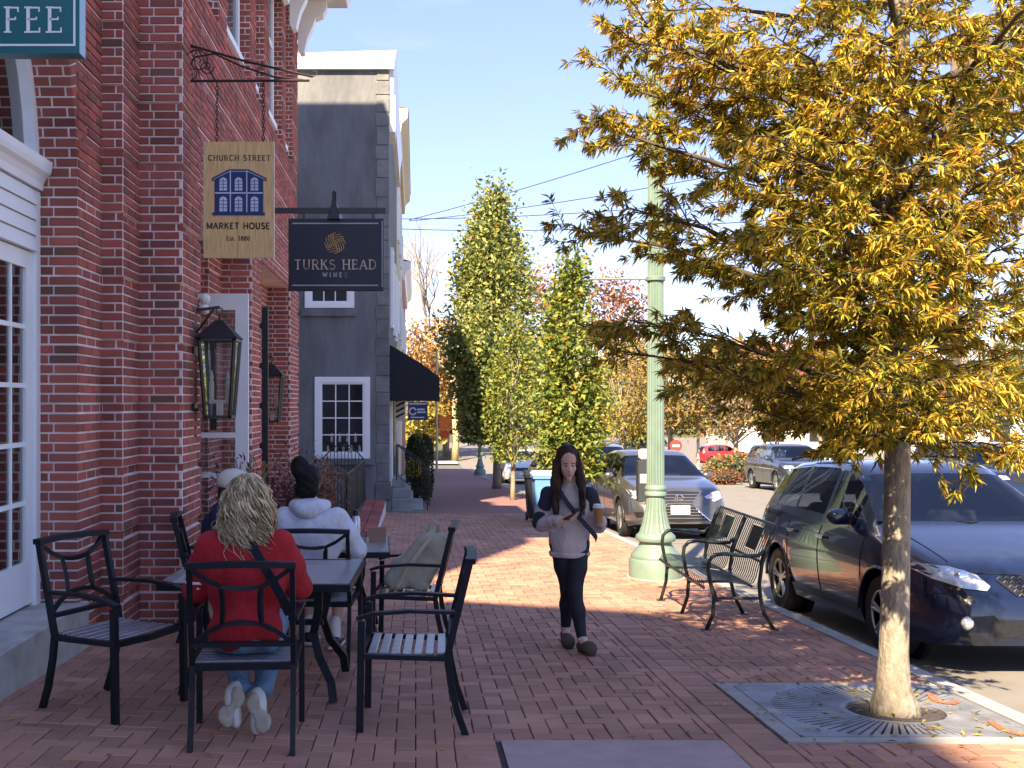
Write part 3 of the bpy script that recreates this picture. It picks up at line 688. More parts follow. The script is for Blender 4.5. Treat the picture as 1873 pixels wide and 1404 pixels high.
# ================================================================== lanterns on the brick pilasters
m_lglass = glass_mat('lantern_glass', (.93, .93, .9), .02, .05); m_brassy = M('lantern_reflector', (.45, .36, .10), .25, .9, var=.6, scale=40)
m_candle = M('candle_white', (.75, .74, .7), .5)
def lantern(x, y, z, label, wallx=-1.92):
    t = thing('lantern', label, 'lantern', (x, y, z), 0, 'wall lanterns on the brick pilasters')
    wt, wb, h = .150, .105, .66
    f = MB()
    for sx in (-1, 1):
        for sy in (-1, 1):
            f.tube([(sx * wb, sy * wb, 0), (sx * wt, sy * wt, h)], .011, rect=(.024, .024))
    for w_, zz in ((wb, 0), (wt, h)):
        for sx in (-1, 1): f.box((sx * w_, 0, zz), (.026, 2 * w_ + .026, .026)); f.box((0, sx * w_, zz), (2 * w_ + .026, .026, .026))
    f.build('frame', m_black, t)
    r = MB(); a = wt + .03
    r.add([(-a, -a, h + .014), (a, -a, h + .014), (a, a, h + .014), (-a, a, h + .014), (-.035, -.035, h + .17), (.035, -.035, h + .17), (.035, .035, h + .17), (-.035, .035, h + .17)],
          [(0, 1, 5, 4), (1, 2, 6, 5), (2, 3, 7, 6), (3, 0, 4, 7), (4, 5, 6, 7), (3, 2, 1, 0)])
    r.tube([(0, 0, h + .17), (0, 0, h + .22)], .012, 6)
    r.tube([(math.sin(q) * .03, 0, h + .25 + math.cos(q) * .03) for q in [2 * math.pi * i / 10 for i in range(10)]], .006, 5, closed=True)
    r.build('roof', m_black, t)
    for sx in (-1, 1):
        MB().quad((sx * wb, -wb, .01), (sx * wb, wb, .01), (sx * wt, wt, h), (sx * wt, -wt, h)).build('pane', m_lglass if sx < 0 else m_lglass, t)
        MB().quad((-wb, sx * wb, .01), (wb, sx * wb, .01), (wt, sx * wt, h), (-wt, sx * wt, h)).build('pane', m_lglass, t)
    MB().quad((wb - .006, -wb, .02), (wb - .006, -wb + .1, .02), (wt - .006, -wt + .12, h - .02), (wt - .006, -wt, h - .02)).build('reflector', m_brassy, t)
    MB().tube([(-.09, 0, .13), (.09, 0, .13)], .02, 6).box((0, 0, .07), (.05, .05, .12)).build('candle_bar', m_candle, t)
    for cx in (-.07, .07): MB().lathe([(.021, .13), (.021, .3), (.012, .31), (.018, .34), (.004, .4)], 8, (cx, 0, 0)).build('candle', m_candle, t)
    k = MB(); wx = wallx - x
    k.box((wx + .012, 0, .28), (.02, .09, .95)); k.tube([(wx + .02, 0, h + .12), (wx + .02, 0, h + .26), (0, 0, h + .285)], .014, rect=(.026, .026), up=(0, 1, 0)); k.tube([(wx + .02, 0, h + .05), (-.05, 0, h + .27)], .01, 6)
    k.box((wx + .03, 0, .06), (.05, .05, .03))
    k.build('bracket', m_black, t)
    return t
p = at(402, 762, 9.2); lantern(p.x, 9.2, p.z, 'black four-sided lantern with white candles below the wooden market sign')
lantern(-2.10, 15.6, 1.27, 'black wall lantern half hidden behind the black door leaf', -2.27)
p = at(373, 556, 9.3); t = thing('globe_light', 'pair of small white globe bulbs above the lantern', 'light', (p.x, 9.3, p.z))
MB().ball((0, 0, -.045), .048).build('globe', m_candle, t, smooth=2); MB().ball((.008, 0, .045), .05).build('globe', m_candle, t, smooth=2)
MB().tube([(-.13, 0, 0), (-.02, 0, 0)], .015, 6).build('stem', m_signwhite, t)

# ================================================================== grey stucco corner building
m_grey = M('grey_stucco', (.15, .155, .165), .85, var=.3, scale=1.1, bump=.9, bscale=5, detail=9, bdist=.04, stretch=(1.6, 1.6, .55))
m_quoin = M('quoin_stone', (.165, .168, .17), .85, var=.2, scale=3, bump=.8, bscale=12, island=.2, bdist=.03)
m_pane = M('window_pane', (.02, .025, .03), .05, var=.5, scale=1.2)
gy = 24.4; gx = at(690, 0, gy).x; gb = thing('grey_building', 'grey stucco corner building with stone quoins and white sash windows', 'building', (-.6, gy, g(0, gy)))
zt = at(0, 128, gy).z
local(MB().bb((-14, gy, -2.2), (-.62, 35, zt)), gb).build('wall', m_grey, gb)
z = g(0, gy) - .1; i = 0; q = random.Random(5)
while z < zt - .05:
    h = min(q.uniform(.30, .46), zt - z); wq = .30 if i % 2 else .27
    base = z < g(0, gy) + .5
    c = .06 if base else .018
    local(MB().bb((-.62 - wq, gy - c, z + .008), (-.62 + c, gy + (.28 if i % 2 else .3), z + h - .008)), gb).build('quoin', m_quoin, gb, bevel=.012)
    z += h; i += 1
cr = MB()
cr.add([(-14, gy - .12, zt), (-.5, gy - .12, zt), (-.5, 35, zt), (-14, 35, zt), (-14, gy - .12, zt + .02), (-.44, gy - .12, zt + .42), (-.44, 35, zt + .42), (-14, 35, zt + .02)], [(0, 3, 2, 1), (4, 5, 6, 7), (0, 1, 5, 4), (1, 2, 6, 5), (2, 3, 7, 6), (3, 0, 4, 7)])
cr.bb((-.62, gy + .05, zt - .55), (-.50, 35, zt - .002)).bb((-.62, gy + .05, zt - 1.4), (-.47, gy + 1.2, zt - .56))
local(cr, gb).build('coping', m_white, gb)
def sash(parent, o, x0, x1, z0, z1, y, cols, rows, fw=.13, face='y', pane=m_pane, skip_sill=False):
    """white sash window; face 'y' looks to -y, face 'x' looks to +x (x0,x1 are then y values, y is the x of the wall)"""
    def bx(a0, a1, b0, b1, d0, d1):
        m = MB()
        if face == 'y': m.bb((a0, y - d1, b0), (a1, y - d0, b1))
        else: m.bb((y + d0, a0, b0), (y + d1, a1, b1))
        m.v = [tuple(Vector(p) - o) for p in m.v]; return m
    def join(l):
        m = MB()
        for k in l: m.add(k.v, k.f)
        return m
    w = join([bx(x0, x0 + fw, z0, z1, .0, .07), bx(x1 - fw, x1, z0, z1, .0, .07), bx(x0 + fw, x1 - fw, z1 - fw, z1, .0, .07), bx(x0 + fw, x1 - fw, z0, z0 + fw * .8, .0, .07)]).build('window', m_white, parent)
    a0, a1, b0, b1 = x0 + fw, x1 - fw, z0 + fw * .8, z1 - fw
    join([bx(a0, a0 + .04, b0, b1, .005, .045), bx(a1 - .04, a1, b0, b1, .005, .045), bx(a0 + .04, a1 - .04, b1 - .04, b1, .005, .045), bx(a0 + .04, a1 - .04, b0, b0 + .05, .005, .045)]).build('sash', m_white, w)
    a0 += .04; a1 -= .04; b0 += .05; b1 -= .04
    for i in range(1, cols): bx(a0 + (a1 - a0) * i / cols - .013, a0 + (a1 - a0) * i / cols + .013, b0, b1, .01, .035).build('glazing_bar', m_white, w)
    for i in range(1, rows): bx(a0, a1, b0 + (b1 - b0) * i / rows - .013, b0 + (b1 - b0) * i / rows + .013, .011, .034).build('glazing_bar', m_white, w)
    for i in range(cols):
        for j in range(rows): bx(a0 + (a1 - a0) * i / cols + .012, a0 + (a1 - a0) * (i + 1) / cols - .012, b0 + (b1 - b0) * j / rows + .012, b0 + (b1 - b0) * (j + 1) / rows - .012, .004, .014).build('pane', pane, w)
    return w
GO = Vector(gb.location); A = lambda x, y: at(x, y, gy)
sash(gb, GO, A(576, 0).x, A(677, 0).x, A(0, 838).z, A(0, 689).z, gy, 3, 4)
sash(gb, GO, A(558, 0).x, A(648, 0).x, A(0, 563).z, A(0, 425).z, gy, 3, 4)
local(MB().bb((A(566, 0).x, gy - .10, A(0, 849).z), (A(684, 0).x, gy - .001, A(0, 839).z)), gb).build('sill', m_grey, gb)
local(MB().bb((A(552, 0).x, gy - .08, A(0, 578).z), (A(652, 0).x, gy - .001, A(0, 564).z)), gb).build('sill', m_grey, gb)
# bottles on the shelf inside the lower window
sh = MB(); zq = A(0, 808).z
for i in range(9):
    xq = A(600, 0).x + i * .09; sh.lathe([(.028, 0), (.028, .17), (.01, .21), (.01, .27)], 8, (xq, gy - .022, zq + (0 if i % 2 else -.28)))
sh.v = [(p[0], gy - .0145 - max(0, min(.004, gy - p[1] - .0)), p[2]) for p in sh.v]
local(sh, gb).build('bottle_display', M('bottle_pale', (.35, .33, .28), .3, var=.6, scale=9), gb)
for (ya, yb) in ((26.5, 27.6), (29.6, 30.7), (32.4, 33.5)):
    sash(gb, GO, ya, yb, 3.4, 5.4, -.62, 2, 4, face='x'); 
sash(gb, GO, 30.5, 33.4, 0.0, 1.6, -.62, 4, 2, face='x')
local(MB().bb((-.618, 25.6, g(0, 25) + .55), (-.56, 26.7, 1.6)), gb).build('door', m_white, gb)
local(MB().bb((-.615, 28.2, .0), (-.57, 30.1, 1.5)), gb).build('shop_window', m_pane, gb)
# awning
aw = thing('awning', 'black sloping fabric awning over the grey building shopfront', 'awning', (-.6, 25.2, 1.55))
ya, yb = 25.0, 30.5; s_ = FPX / 25.6
T, Bq, E1, E2 = at(713, 630, ya).z, at(0, 733, ya).z, at(804, 0, ya).x, at(0, 690, ya).z
poly = [(-.6, T), (at(770, 0, ya).x, at(0, 664, ya).z), (E1, E2), (E1, Bq), (-.6, Bq)]
def shell(poly, y0, y1):
    m = MB(); k = len(poly) - 1
    for i in range(k - 1):
        (xa, za), (xb, zb) = poly[i], poly[i + 1]
        m.add([(xa, y0, za), (xb, y0, zb), (xb, y1, zb), (xa, y1, za)], [(0, 1, 2, 3)])
    for yy in (y0, y1): m.add([(p[0], yy, p[1]) for p in poly], [tuple(range(len(poly)))])
    return m
local(shell(poly, ya, yb), aw).build('canopy', M('awning_fabric', (.006, .009, .016), .75, var=.2, bump=.15, bscale=3), aw)
local(MB().tube([(E1 - .01, ya, Bq), (E1 - .01, yb, Bq)], .015, 6).tube([(-.6, ya + .03, Bq + .02), (E1, ya + .03, Bq + .02)], .015, 6), aw).build('frame', m_black, aw)
# stoop and railings
m_step = M('stoop_stone', (.30, .31, .29), .85, var=.2, scale=4, bump=.4, bscale=40)
st = thing('stoop', 'pale stone stoop of four steps beside the grey building corner', 'steps', (-.2, 25.5, g(0, 25)))
zg = g(0, 25.5)
for i, (xa, xb, y0, y1) in enumerate(((-.55, .18, 24.75, 27.6), (-.55, -.06, 24.95, 27.5), (-.55, -.12, 25.3, 27.4), (-.55, -.25, 25.8, 27.3))):
    local(MB().bb((xa, y0, zg - .1 + i * .21 - (.1 if i == 0 else 0)), (xb, y1, zg + .11 + i * .21)), st).build('step', m_step, st, bevel=.01)
def railing(name, label, pts, h, spacing=.13, r=.009, group=None, posts=True):
    t = thing(name, label, 'railing', pts[0], 0, group)
    o = Vector(pts[0]); tops = [Vector(p) + Vector((0, 0, h)) for p in pts]; lows = [Vector(p) + Vector((0, 0, .12)) for p in pts]
    MB().tube([p - o for p in tops], r * 1.8, 6).build('top_rail', m_black, t); MB().tube([p - o for p in lows], r * 1.2, 6).build('bottom_rail', m_black, t)
    for i in range(len(pts) - 1):
        a, b_ = Vector(pts[i]), Vector(pts[i + 1]); n = max(1, int((b_ - a).length / spacing))
        for j in range(n + 1):
            p = a + (b_ - a) * j / n - o; big = j in (0, n)
            MB().tube([p + Vector((0, 0, 0 if big else .12)), p + Vector((0, 0, h))], r * (1.8 if big else .8), 6).build('post' if big else 'baluster', m_black, t)
    return t
zl = zg + .74
railing('stoop_railing', 'black iron stair railing with spiral top on the near side of the stoop', [(-.45, 25.2, zl), (.0, 25.2, zg + .42), (.28, 25.15, zg + .05)], .85)
railing('stoop_railing', 'black iron stair railing on the far side of the stoop', [(-.45, 27.2, zl - .1), (.05, 27.2, zg + .32), (.35, 27.2, zg - .05)], .88)
# areaway railing in front of the gap between the two buildings
zr = g(-1.2, 18.2)
t = railing('areaway_railing', 'black iron railing with arched crest round the sunken entry', [(-2.1, 18.3, zr), (-1.18, 18.3, zr), (-1.15, 20.8, zr - .02), (-1.12, 23.6, zr - .05)], 1.0, .12)
ar = MB(); o = Vector(t.location)
ar.tube([Vector((-2.1 + .95 * i / 16, 23.9, zr + .95 + .35 * math.sin(math.pi * i / 16))) - o for i in range(17)], .016, 6)
for i in range(12): ar.tube([Vector((-2.1 + .95 * (i + .5) / 12, 23.9, zr - .2)) - o, Vector((-2.1 + .95 * (i + .5) / 12, 23.9, zr + .95 + .35 * math.sin(math.pi * (i + .5) / 12))) - o], .009, 5)
ar.tube([Vector((-1.62 + .16 * math.cos(a), 23.9, zr + 1.1 + .16 * math.sin(a))) - o for a in [math.pi * i / 10 for i in range(11)]], .010, 5); ar.tube([Vector((-2.1, 23.9, zr + .6)) - o, Vector((-1.15, 23.9, zr + .6)) - o], .012, 5)
ar.build('arched_panel', m_black, t)
# low brick edging beside the railing
pl = thing('brick_planter', 'low brick edging wall beside the black areaway railing', 'planter', (-.95, 17.6, g(-.9, 18)))
zq = g(-.9, 18) - .02
local(MB().bb((-1.1, 17.3, zq - .3), (-.66, 23.8, zq + .05)), pl).build('core', m_mortar, pl)
for i in range(30):
    for j in range(2): local(MB().bb((-1.1 + j * .225, 17.3 + i * .215, zq + .045), (-1.1 + j * .225 + .21, 17.3 + i * .215 + .2, zq + .10 )), pl).build('brick', m_brick, pl)
local(MB().bb((-14, 17.4, -2.1), (-5.2, 24.3, -.2)), gb).build('rear_wall', m_grey, gb)
# ================================================================== cafe chairs and tables
m_chair = M('chair_metal', (.007, .008, .013), .5, .0, var=.3, scale=25, spec=.3)
m_slat = M('seat_slat', (.34, .35, .37), .3, .5, var=.2, scale=20)
def cafe_chair(loc, heading, label):
    """black metal armchair, front looks to local +y; heading = turn about z"""
    t = thing('cafe_chair', label, 'chair', loc, heading, 'black metal cafe chairs')
    w, dp, sh, H = .50, .47, .43, .94; hw = w / 2
    sec = (.034, .024)
    def bar(pts, name, r=sec, up=(1, 0, 0), par=t): return MB().tube(pts, .01, rect=r, up=up).build(name, m_chair, par)
    back = lambda z: -.20 - (z - sh) * .24                       # y of the leaning back at height z
    for s in (-1, 1):
        bar([(s * hw, -.30, 0), (s * hw, -.25, .14), (s * hw, -.215, .30), (s * hw, -.20, sh), (s * hw, back(.62), .62), (s * hw, back(.80), .80), (s * hw, back(H), H)], 'leg', (.036, .026))
        bar([(s * (hw + .025), .27, 0), (s * (hw + .025), .26, .62)], 'leg', (.038, .03))
        bar([(s * hw, back(.66) - .005, .665), (s * (hw + .02), .0, .675), (s * (hw + .025), .2, .66), (s * (hw + .025), .285, .635)], 'arm', (.018, .046), up=(1, 0, 0))
        bar([(s * hw, -.2, sh - .012), (s * (hw + .012), .265, sh)], 'seat_rail', (.026, .034))
    bar([(-hw, .26, sh), (0, .275, sh - .005), (hw, .26, sh)], 'seat_rail', (.034, .026), up=(0, 1, 0))
    bar([(-hw, -.2, sh - .012), (hw, -.2, sh - .012)], 'seat_rail', (.034, .026), up=(0, 1, 0))
    for i in range(7):
        y0 = -.165 + i * .062
        MB().box((0, y0, sh + .004 + .006 * abs(i - 3) / 3), (w - .02, .045, .012)).build('slat', m_slat, t, bevel=.003)
    tr = MB(); tr.tube([(-hw - .016, back(H), H), (-hw / 2, back(H) - .012, H + .006), (0, back(H) - .016, H + .008), (hw / 2, back(H) - .012, H + .006), (hw + .016, back(H), H)], .01, rect=(.03, .055), up=(0, 1, 0))
    tr.build('top_rail', m_chair, t)
    MB().tube([(-hw, back(.535), .535), (hw, back(.535), .535)], .01, rect=(.022, .04), up=(0, 1, 0)).build('lower_rail', m_chair, t)
    # bowed square in the back with diagonals to the corners
    zc, a, bo = .735, .098, .022
    P = lambda x, z: (x, back(z) - .006, z)
    sq = []
    for (x0, z0, x1, z1, nx, nz) in ((-a, zc - a, a, zc - a, 0, 1), (a, zc - a, a, zc + a, -1, 0), (a, zc + a, -a, zc + a, 0, -1), (-a, zc + a, -a, zc - a, 1, 0)):
        for i in range(6):
            f = i / 6; bow = bo * math.sin(math.pi * f) * (1 if nx == 0 else .6)
            sq.append(P(x0 + (x1 - x0) * f + nx * bow * -.0 + nx * bow * .5, z0 + (z1 - z0) * f + nz * bow * .5))
    MB().tube(sq, .01, rect=(.022, .022), closed=True, up=(0, 1, 0)).build('back_motif', m_chair, t)
    for sx in (-1, 1):
        for sz in (-1, 1):
            ez = H - .02 if sz > 0 else .55
            MB().tube([P(sx * a, zc + sz * a), P(sx * (a + hw) / 2 * .97, (zc + sz * a + ez) / 2 - sz * .008), P(sx * (hw - .012), ez)], .01, rect=(.022, .02), up=(0, 1, 0)).build('back_strut', m_chair, t)
    return t
def gp(x, y, dz=0): return (x, y, g(x, y) + dz)
chA = cafe_chair(gp(-.875, 5.52), R(4), 'black cafe chair carrying the blonde seated person in red')
chB = cafe_chair(gp(-.70, 7.66), R(-3), 'black cafe chair carrying the person in the grey hoodie')
chC = cafe_chair(gp(-1.52, 8.25), R(-82), 'black cafe chair against the brick wall under the person in the cream cap')
chD = cafe_chair(gp(-1.70, 6.02), R(-118), 'empty black cafe chair turned aside near the white doorstep')
chE = cafe_chair(gp(-.02, 5.98), R(88), 'empty black cafe chair on open pavement with pale seat slats')
chF = cafe_chair(gp(-.03, 8.2), R(85), 'black cafe chair with a canvas backpack on its seat')
m_top = M('table_top', (.34, .32, .315), .28, var=.2, scale=8, stretch=(1, 12, 1))
def cafe_table(loc, rz, w, d, label):
    t = thing('cafe_table', label, 'table', loc, rz, 'black metal cafe tables'); H = .72
    fr = MB()
    for s in (-1, 1): fr.box((s * (w / 2 - .02), 0, H - .02), (.04, d, .042)); fr.box((0, s * (d / 2 - .02), H - .02), (w - .08, .04, .042))
    fr.build('frame', m_chair, t)
    n = 9; dw = (d - .08) / n
    for i in range(n): MB().box((0, -d / 2 + .04 + dw * (i + .5), H - .008), (w - .082, dw - .006, .018)).build('slat', m_top, t, bevel=.002)
    for s in (-1, 1): MB().box((s * (w / 2 - .05), 0, H + .004), (.075, d - .06, .006)).build('end_plate', m_slat, t)
    for sx in (-1, 1):
        for sy in (-1, 1):
            x, y = sx * (w / 2 - .22), sy * (d / 2 - .26)
            MB().tube([(x, y, H - .04), (x, y, .52), (x - sx * .03, y - sy * .02, .38), (x + sx * .01, y + sy * .02, .24), (x + sx * .09, y + sy * .10, .11), (x + sx * .105, y + sy * .12, 0)], .01, rect=(.05, .035), up=(0, 1, 0)).build('leg', m_chair, t)
    MB().box((0, 0, .40), (w - .44, .05, .03)).box((0, 0, .43), (.05, d - .52, .03)).build('stretcher', m_chair, t)
    return t
cafe_table(gp(-.93, 6.72), R(-2), 1.14, 1.02, 'cafe table in front of the blonde person in red')
cafe_table(gp(-.74, 8.62), R(2), 1.06, 1.0, 'cafe table in front of the person in the grey hoodie')
# things on the tables
def on2(px, py): p = at(px, py, 8.3); return p
zt2 = g(-.5, 8.6) + .727
m_clear = glass_mat('cup_plastic', (.85, .87, .88), .05, .12)
t = thing('plastic_cup', 'clear plastic cup with ice standing on the far cafe table', 'cup', (-.43, 8.5, zt2)); MB().lathe([(.03, 0), (.042, .11), (.044, .115)], 14).build('cup', m_clear, t); MB().lathe([(.026, .004), (.034, .06)], 12).build('drink', M('iced_drink', (.35, .3, .27), .3), t)
t = thing('water_bottle', 'steel water bottle with dark cap behind the grey hoodie', 'bottle', (-.50, 8.95, zt2)); MB().lathe([(.034, 0), (.036, .01), (.036, .17), (.024, .2)], 14).build('body', M('steel', (.55, .57, .6), .3, .7), t, smooth=True); MB().lathe([(.026, .2), (.026, .245), (.018, .25)], 12).build('cap', m_black, t)
t = thing('paper_bag', 'small folded brown paper bag on the far cafe table', 'bag', (-.31, 8.75, zt2)); MB().add([(-.07, -.05, 0), (.07, -.05, 0), (.07, .05, 0), (-.07, .05, 0), (-.075, -.02, .12), (.07, -.015, .13), (.07, .02, .13), (-.075, .02, .12)], [(0, 3, 2, 1), (0, 1, 5, 4), (1, 2, 6, 5), (2, 3, 7, 6), (3, 0, 4, 7), (4, 5, 6, 7)]).build('bag', M('kraft_paper', (.30, .17, .12), .8, bump=.4, bscale=40), t)
# backpack on chair F
# ================================================================== strap bench
m_bench = M('bench_green_black', (.016, .026, .024), .35, .1, var=.25, scale=15, spec=.6)
bx, by0, by1 = 2.46, 8.98, 10.66
t = thing('park_bench', 'dark metal strap bench with slatted back and square panels by the kerb', 'bench', (2.72, 9.82, g(2.7, 9.82)))
def bl(y): return g(2.7, 9.82 + y) - g(2.7, 9.82)
hl = (by1 - by0) / 2
for yy in (-hl, 0, hl):
    z0 = bl(yy)
    MB().tube([(-.27, yy, z0), (-.215, yy, .16), (-.205, yy, .30), (-.235, yy, .43), (-.255, yy, .54), (-.245, yy, .62), (-.20, yy, .665), (-.12, yy, .675), (.08, yy, .655), (.17, yy, .66), (.215, yy, .70)], .017, 8, up=(0, 1, 0)).build('leg', m_bench, t, smooth=2)
    MB().tube([(.30, yy, z0), (.215, yy, .17), (.185, yy, .30), (.175, yy, .42), (.20, yy, .60), (.265, yy, .78), (.315, yy, .90)], .017, 8, up=(0, 1, 0)).build('leg', m_bench, t, smooth=2)
    MB().tube([(-.21, yy, .30), (.185, yy, .30)], .013, 8, up=(0, 1, 0)).build('stretcher', m_bench, t)
    for sx in (-.27, .30): MB().box((sx, yy, z0 + .006), (.07, .06, .012)).build('foot', m_bench, t)
seatc = [(-.275, .36), (-.285, .395), (-.27, .43), (-.20, .445), (-.05, .425), (.08, .405), (.14, .42), (.165, .47), (.185, .55), (.22, .66), (.265, .77), (.305, .87), (.325, .905)]
for sgn in (-1, 1):
    ya, yb = (-hl + .03, -.03) if sgn < 0 else (.03, hl - .03); n = 15; c0, hw_ = (ya + yb) / 2, .13
    for i in range(n):
        yy = ya + (yb - ya) * (i + .5) / n
        if abs(yy - c0) < hw_:       # straps stop round the square panel in the back
            MB().tube([(x, yy, z) for x, z in seatc[:10]], .01, rect=(.004, .018), up=(0, 1, 0)).build('strap', m_bench, t)
            MB().tube([(x, yy, z) for x, z in seatc[11:]], .01, rect=(.004, .018), up=(0, 1, 0)).build('strap', m_bench, t)
        else:
            MB().tube([(x, yy, z) for x, z in seatc], .01, rect=(.004, .018), up=(0, 1, 0)).build('strap', m_bench, t)
    MB().add([(.222, c0 - hw_, .665), (.222, c0 + hw_, .665), (.300, c0 + hw_, .86), (.300, c0 - hw_, .86), (.232, c0 - hw_, .665), (.232, c0 + hw_, .665), (.310, c0 + hw_, .86), (.310, c0 - hw_, .86)], [(0, 1, 2, 3), (7, 6, 5, 4), (0, 4, 5, 1), (1, 5, 6, 2), (2, 6, 7, 3), (3, 7, 4, 0)]).build('back_panel', m_bench, t)
    for (x, z) in ((.325, .91), (.205, .60), (-.283, .385), (.12, .395)): MB().tube([(x, ya, z), (x, yb, z)], .013, 8).build('cross_bar', m_bench, t)
# ================================================================== green fluted lamp post
m_lampg = M('lamp_green', (.15, .22, .185), .45, var=.1, scale=6, bump=.1, bscale=30)
lx, ly = ground_px(1199, 1056)
t = thing('lamp_post', 'pale green fluted lamp post with bell base and banner arms', 'lamp post', (lx, ly, g(lx, ly)))
MB().lathe([(.335, -.03), (.335, .015)], 40).build('footing', m_conc, t)
MB().lathe([(.31, .015), (.31, .20), (.30, .22), (.285, .235), (.29, .26), (.28, .28), (.21, .36), (.185, .40), (.19, .425), (.225, .44), (.235, .47), (.225, .50), (.19, .53)], 40).build('base', m_lampg, t, smooth=True)
MB().lathe([(.19, .53), (.155, .64), (.125, .78), (.108, .93), (.103, .96)], 40, flute=.06, nf=1).build('bell', m_lampg, t)
MB().lathe([(.112, .955), (.128, .97), (.128, 1.0), (.115, 1.02), (.128, 1.04), (.128, 1.06), (.108, 1.09)], 32).build('collar', m_lampg, t, smooth=True)
MB().lathe([(.104, 1.09), (.098, 2.2), (.082, 6.7)], 40, flute=.09, nf=1).build('shaft', m_lampg, t)
MB().lathe([(.082, 6.7), (.11, 6.73), (.11, 6.78), (.07, 6.85), (.16, 7.0), (.21, 7.3), (.2, 7.4), (.1, 7.6), (.02, 7.68)], 24).build('luminaire', M('frosted_globe', (.7, .7, .66), .4), t, smooth=True)
for zz in (at(0, 510, ly).z - t.location.z, at(0, 232, ly).z - t.location.z):
    MB().tube([(-.09, 0, zz), (-.78, 0, zz)], .012, 8).build('banner_arm', m_lampg, t)
    MB().lathe([(.1, -.03), (.115, -.02), (.115, .02), (.1, .03)], 24, (0, 0, zz)).build('arm_clamp', m_lampg, t)
# parking pay post beside the lamp post
x, y = ground_px(1181, 1003)
t = thing('parking_meter', 'white post with dark parking meter box beside the green lamp post', 'parking meter', (x, y, g(x, y)))
MB().tube([(.03, 0, 0), (.03, 0, .75)], .05, 10).build('post', m_signwhite, t); MB().box((-.05, 0, 1.02), (.16, .16, .62)).build('box', M('meter_dark', (.03, .035, .04), .5), t, bevel=.01)
MB().box((0.03, 0, 1.42), (.26, .18, .16)).build('head', m_signwhite, t, bevel=.03); MB().box((-.05, -.084, 1.06), (.11, .01, .14)).build('screen', m_conc, t)
# ================================================================== blue recycling bin and black bin
m_binb = M('bin_blue', (.11, .26, .50), .45, var=.08, bump=.1, bscale=8)
def wheelie(loc, mat, label, s=1.0, rz=0):
    t = thing('wheeled_bin', label, 'bin', loc, rz)
    a, b_, h = .20 * s, .25 * s, .98 * s
    MB().add([(-a, -a, .07), (a, -a, .07), (a, a, .07), (-a, a, .07), (-b_, -b_, h), (b_, -b_, h), (b_, b_ + .04, h), (-b_, b_ + .04, h)], [(0, 3, 2, 1), (0, 1, 5, 4), (1, 2, 6, 5), (2, 3, 7, 6), (3, 0, 4, 7), (4, 5, 6, 7)]).build('body', mat, t, bevel=.02)
    MB().box((0, 0, h - .035), (2 * b_ + .05, 2 * b_ + .05, .05)).build('rim', mat, t, bevel=.01)
    MB().add([(-b_ - .03, -b_ - .03, h + .002), (b_ + .03, -b_ - .03, h + .002), (b_ + .03, b_ + .06, h + .03), (-b_ - .03, b_ + .06, h + .03), (-b_, -b_, h + .035), (b_, -b_, h + .035), (b_, b_, h + .08), (-b_, b_, h + .08)], [(0, 3, 2, 1), (4, 5, 6, 7), (0, 1, 5, 4), (1, 2, 6, 5), (2, 3, 7, 6), (3, 0, 4, 7)]).build('lid', M('lid_pale', (.32, .45, .56), .5) if mat is m_binb else mat, t)
    for sx in (-1, 1): MB().tube([(sx * .2 * s - .02, .2 * s, .09), (sx * .2 * s + .02, .2 * s, .09)], .09, 14).build('wheel', m_black, t)
    return t
wheelie(gp(2.52, 20.6), m_binb, 'light blue wheeled recycling bin on the sunlit pavement')
wheelie(gp(2.5, 21.9), m_black, 'black wheeled bin standing behind the light blue bin', .98)
# ================================================================== tree grate
gx0, gx1, gy0, gy1 = 2.05, 3.345, 5.66, 6.87
t = thing('tree_grate', 'metal tree grate with radial slots round the oak trunk', 'tree grate', (2.78, 6.25, g(2.7, 6.25)))
m_grate = M('grate_steel', (.24, .25, .27), .55, .35, var=.35, scale=5, detail=9, bump=.2, bscale=60)
def gz(y): return g(2.7, y) - g(2.7, 6.25)
cx, cyy, hr = .02, -.03, .27
def ringpt(a, r): return (cx + r * math.cos(a), cyy + r * math.sin(a))
x0, x1, y0, y1 = gx0 - 2.78, gx1 - 2.78, gy0 - 6.25, gy1 - 6.25
def edge(a):
    c, s = math.cos(a), math.sin(a); r = 9
    if c > 1e-6: r = min(r, (x1 - cx) / c)
    if c < -1e-6: r = min(r, (x0 - cx) / c)
    if s > 1e-6: r = min(r, (y1 - cyy) / s)
    if s < -1e-6: r = min(r, (y0 - cyy) / s)
    return r
for hlf in (0, 1):
    V = []; F = []; n = 120
    for i in range(n):
        a0 = math.pi * hlf + math.pi * i / n; a1 = a0 + math.pi / n
        slot = i % 3 == 0
        e0, e1 = edge(a0), edge(a1)
        if abs(e0 - e1) > .5: continue
        spans = [(hr, hr + .035, hr, hr + .035), (min(hr + .42, e0 - .05), e0, min(hr + .42, e1 - .05), e1)]
        if not slot: spans.append((hr + .035, min(hr + .42, e0 - .05), hr + .035, min(hr + .42, e1 - .05)))
        for (r0, q0, r1, q1) in spans:
            k = len(V); pts = [ringpt(a0, r0), ringpt(a0, q0), ringpt(a1, q1), ringpt(a1, r1)]
            V += [(p[0], p[1], gz(6.25 + p[1]) + .006) for p in pts] + [(p[0], p[1], gz(6.25 + p[1]) - .02) for p in pts]
            F += [(k, k + 1, k + 2, k + 3), (k, k + 4, k + 5, k + 1), (k + 1, k + 5, k + 6, k + 2), (k + 2, k + 6, k + 7, k + 3), (k + 3, k + 7, k + 4, k)]
    raw('grate_half', V, F, m_grate, t)
fr = MB()
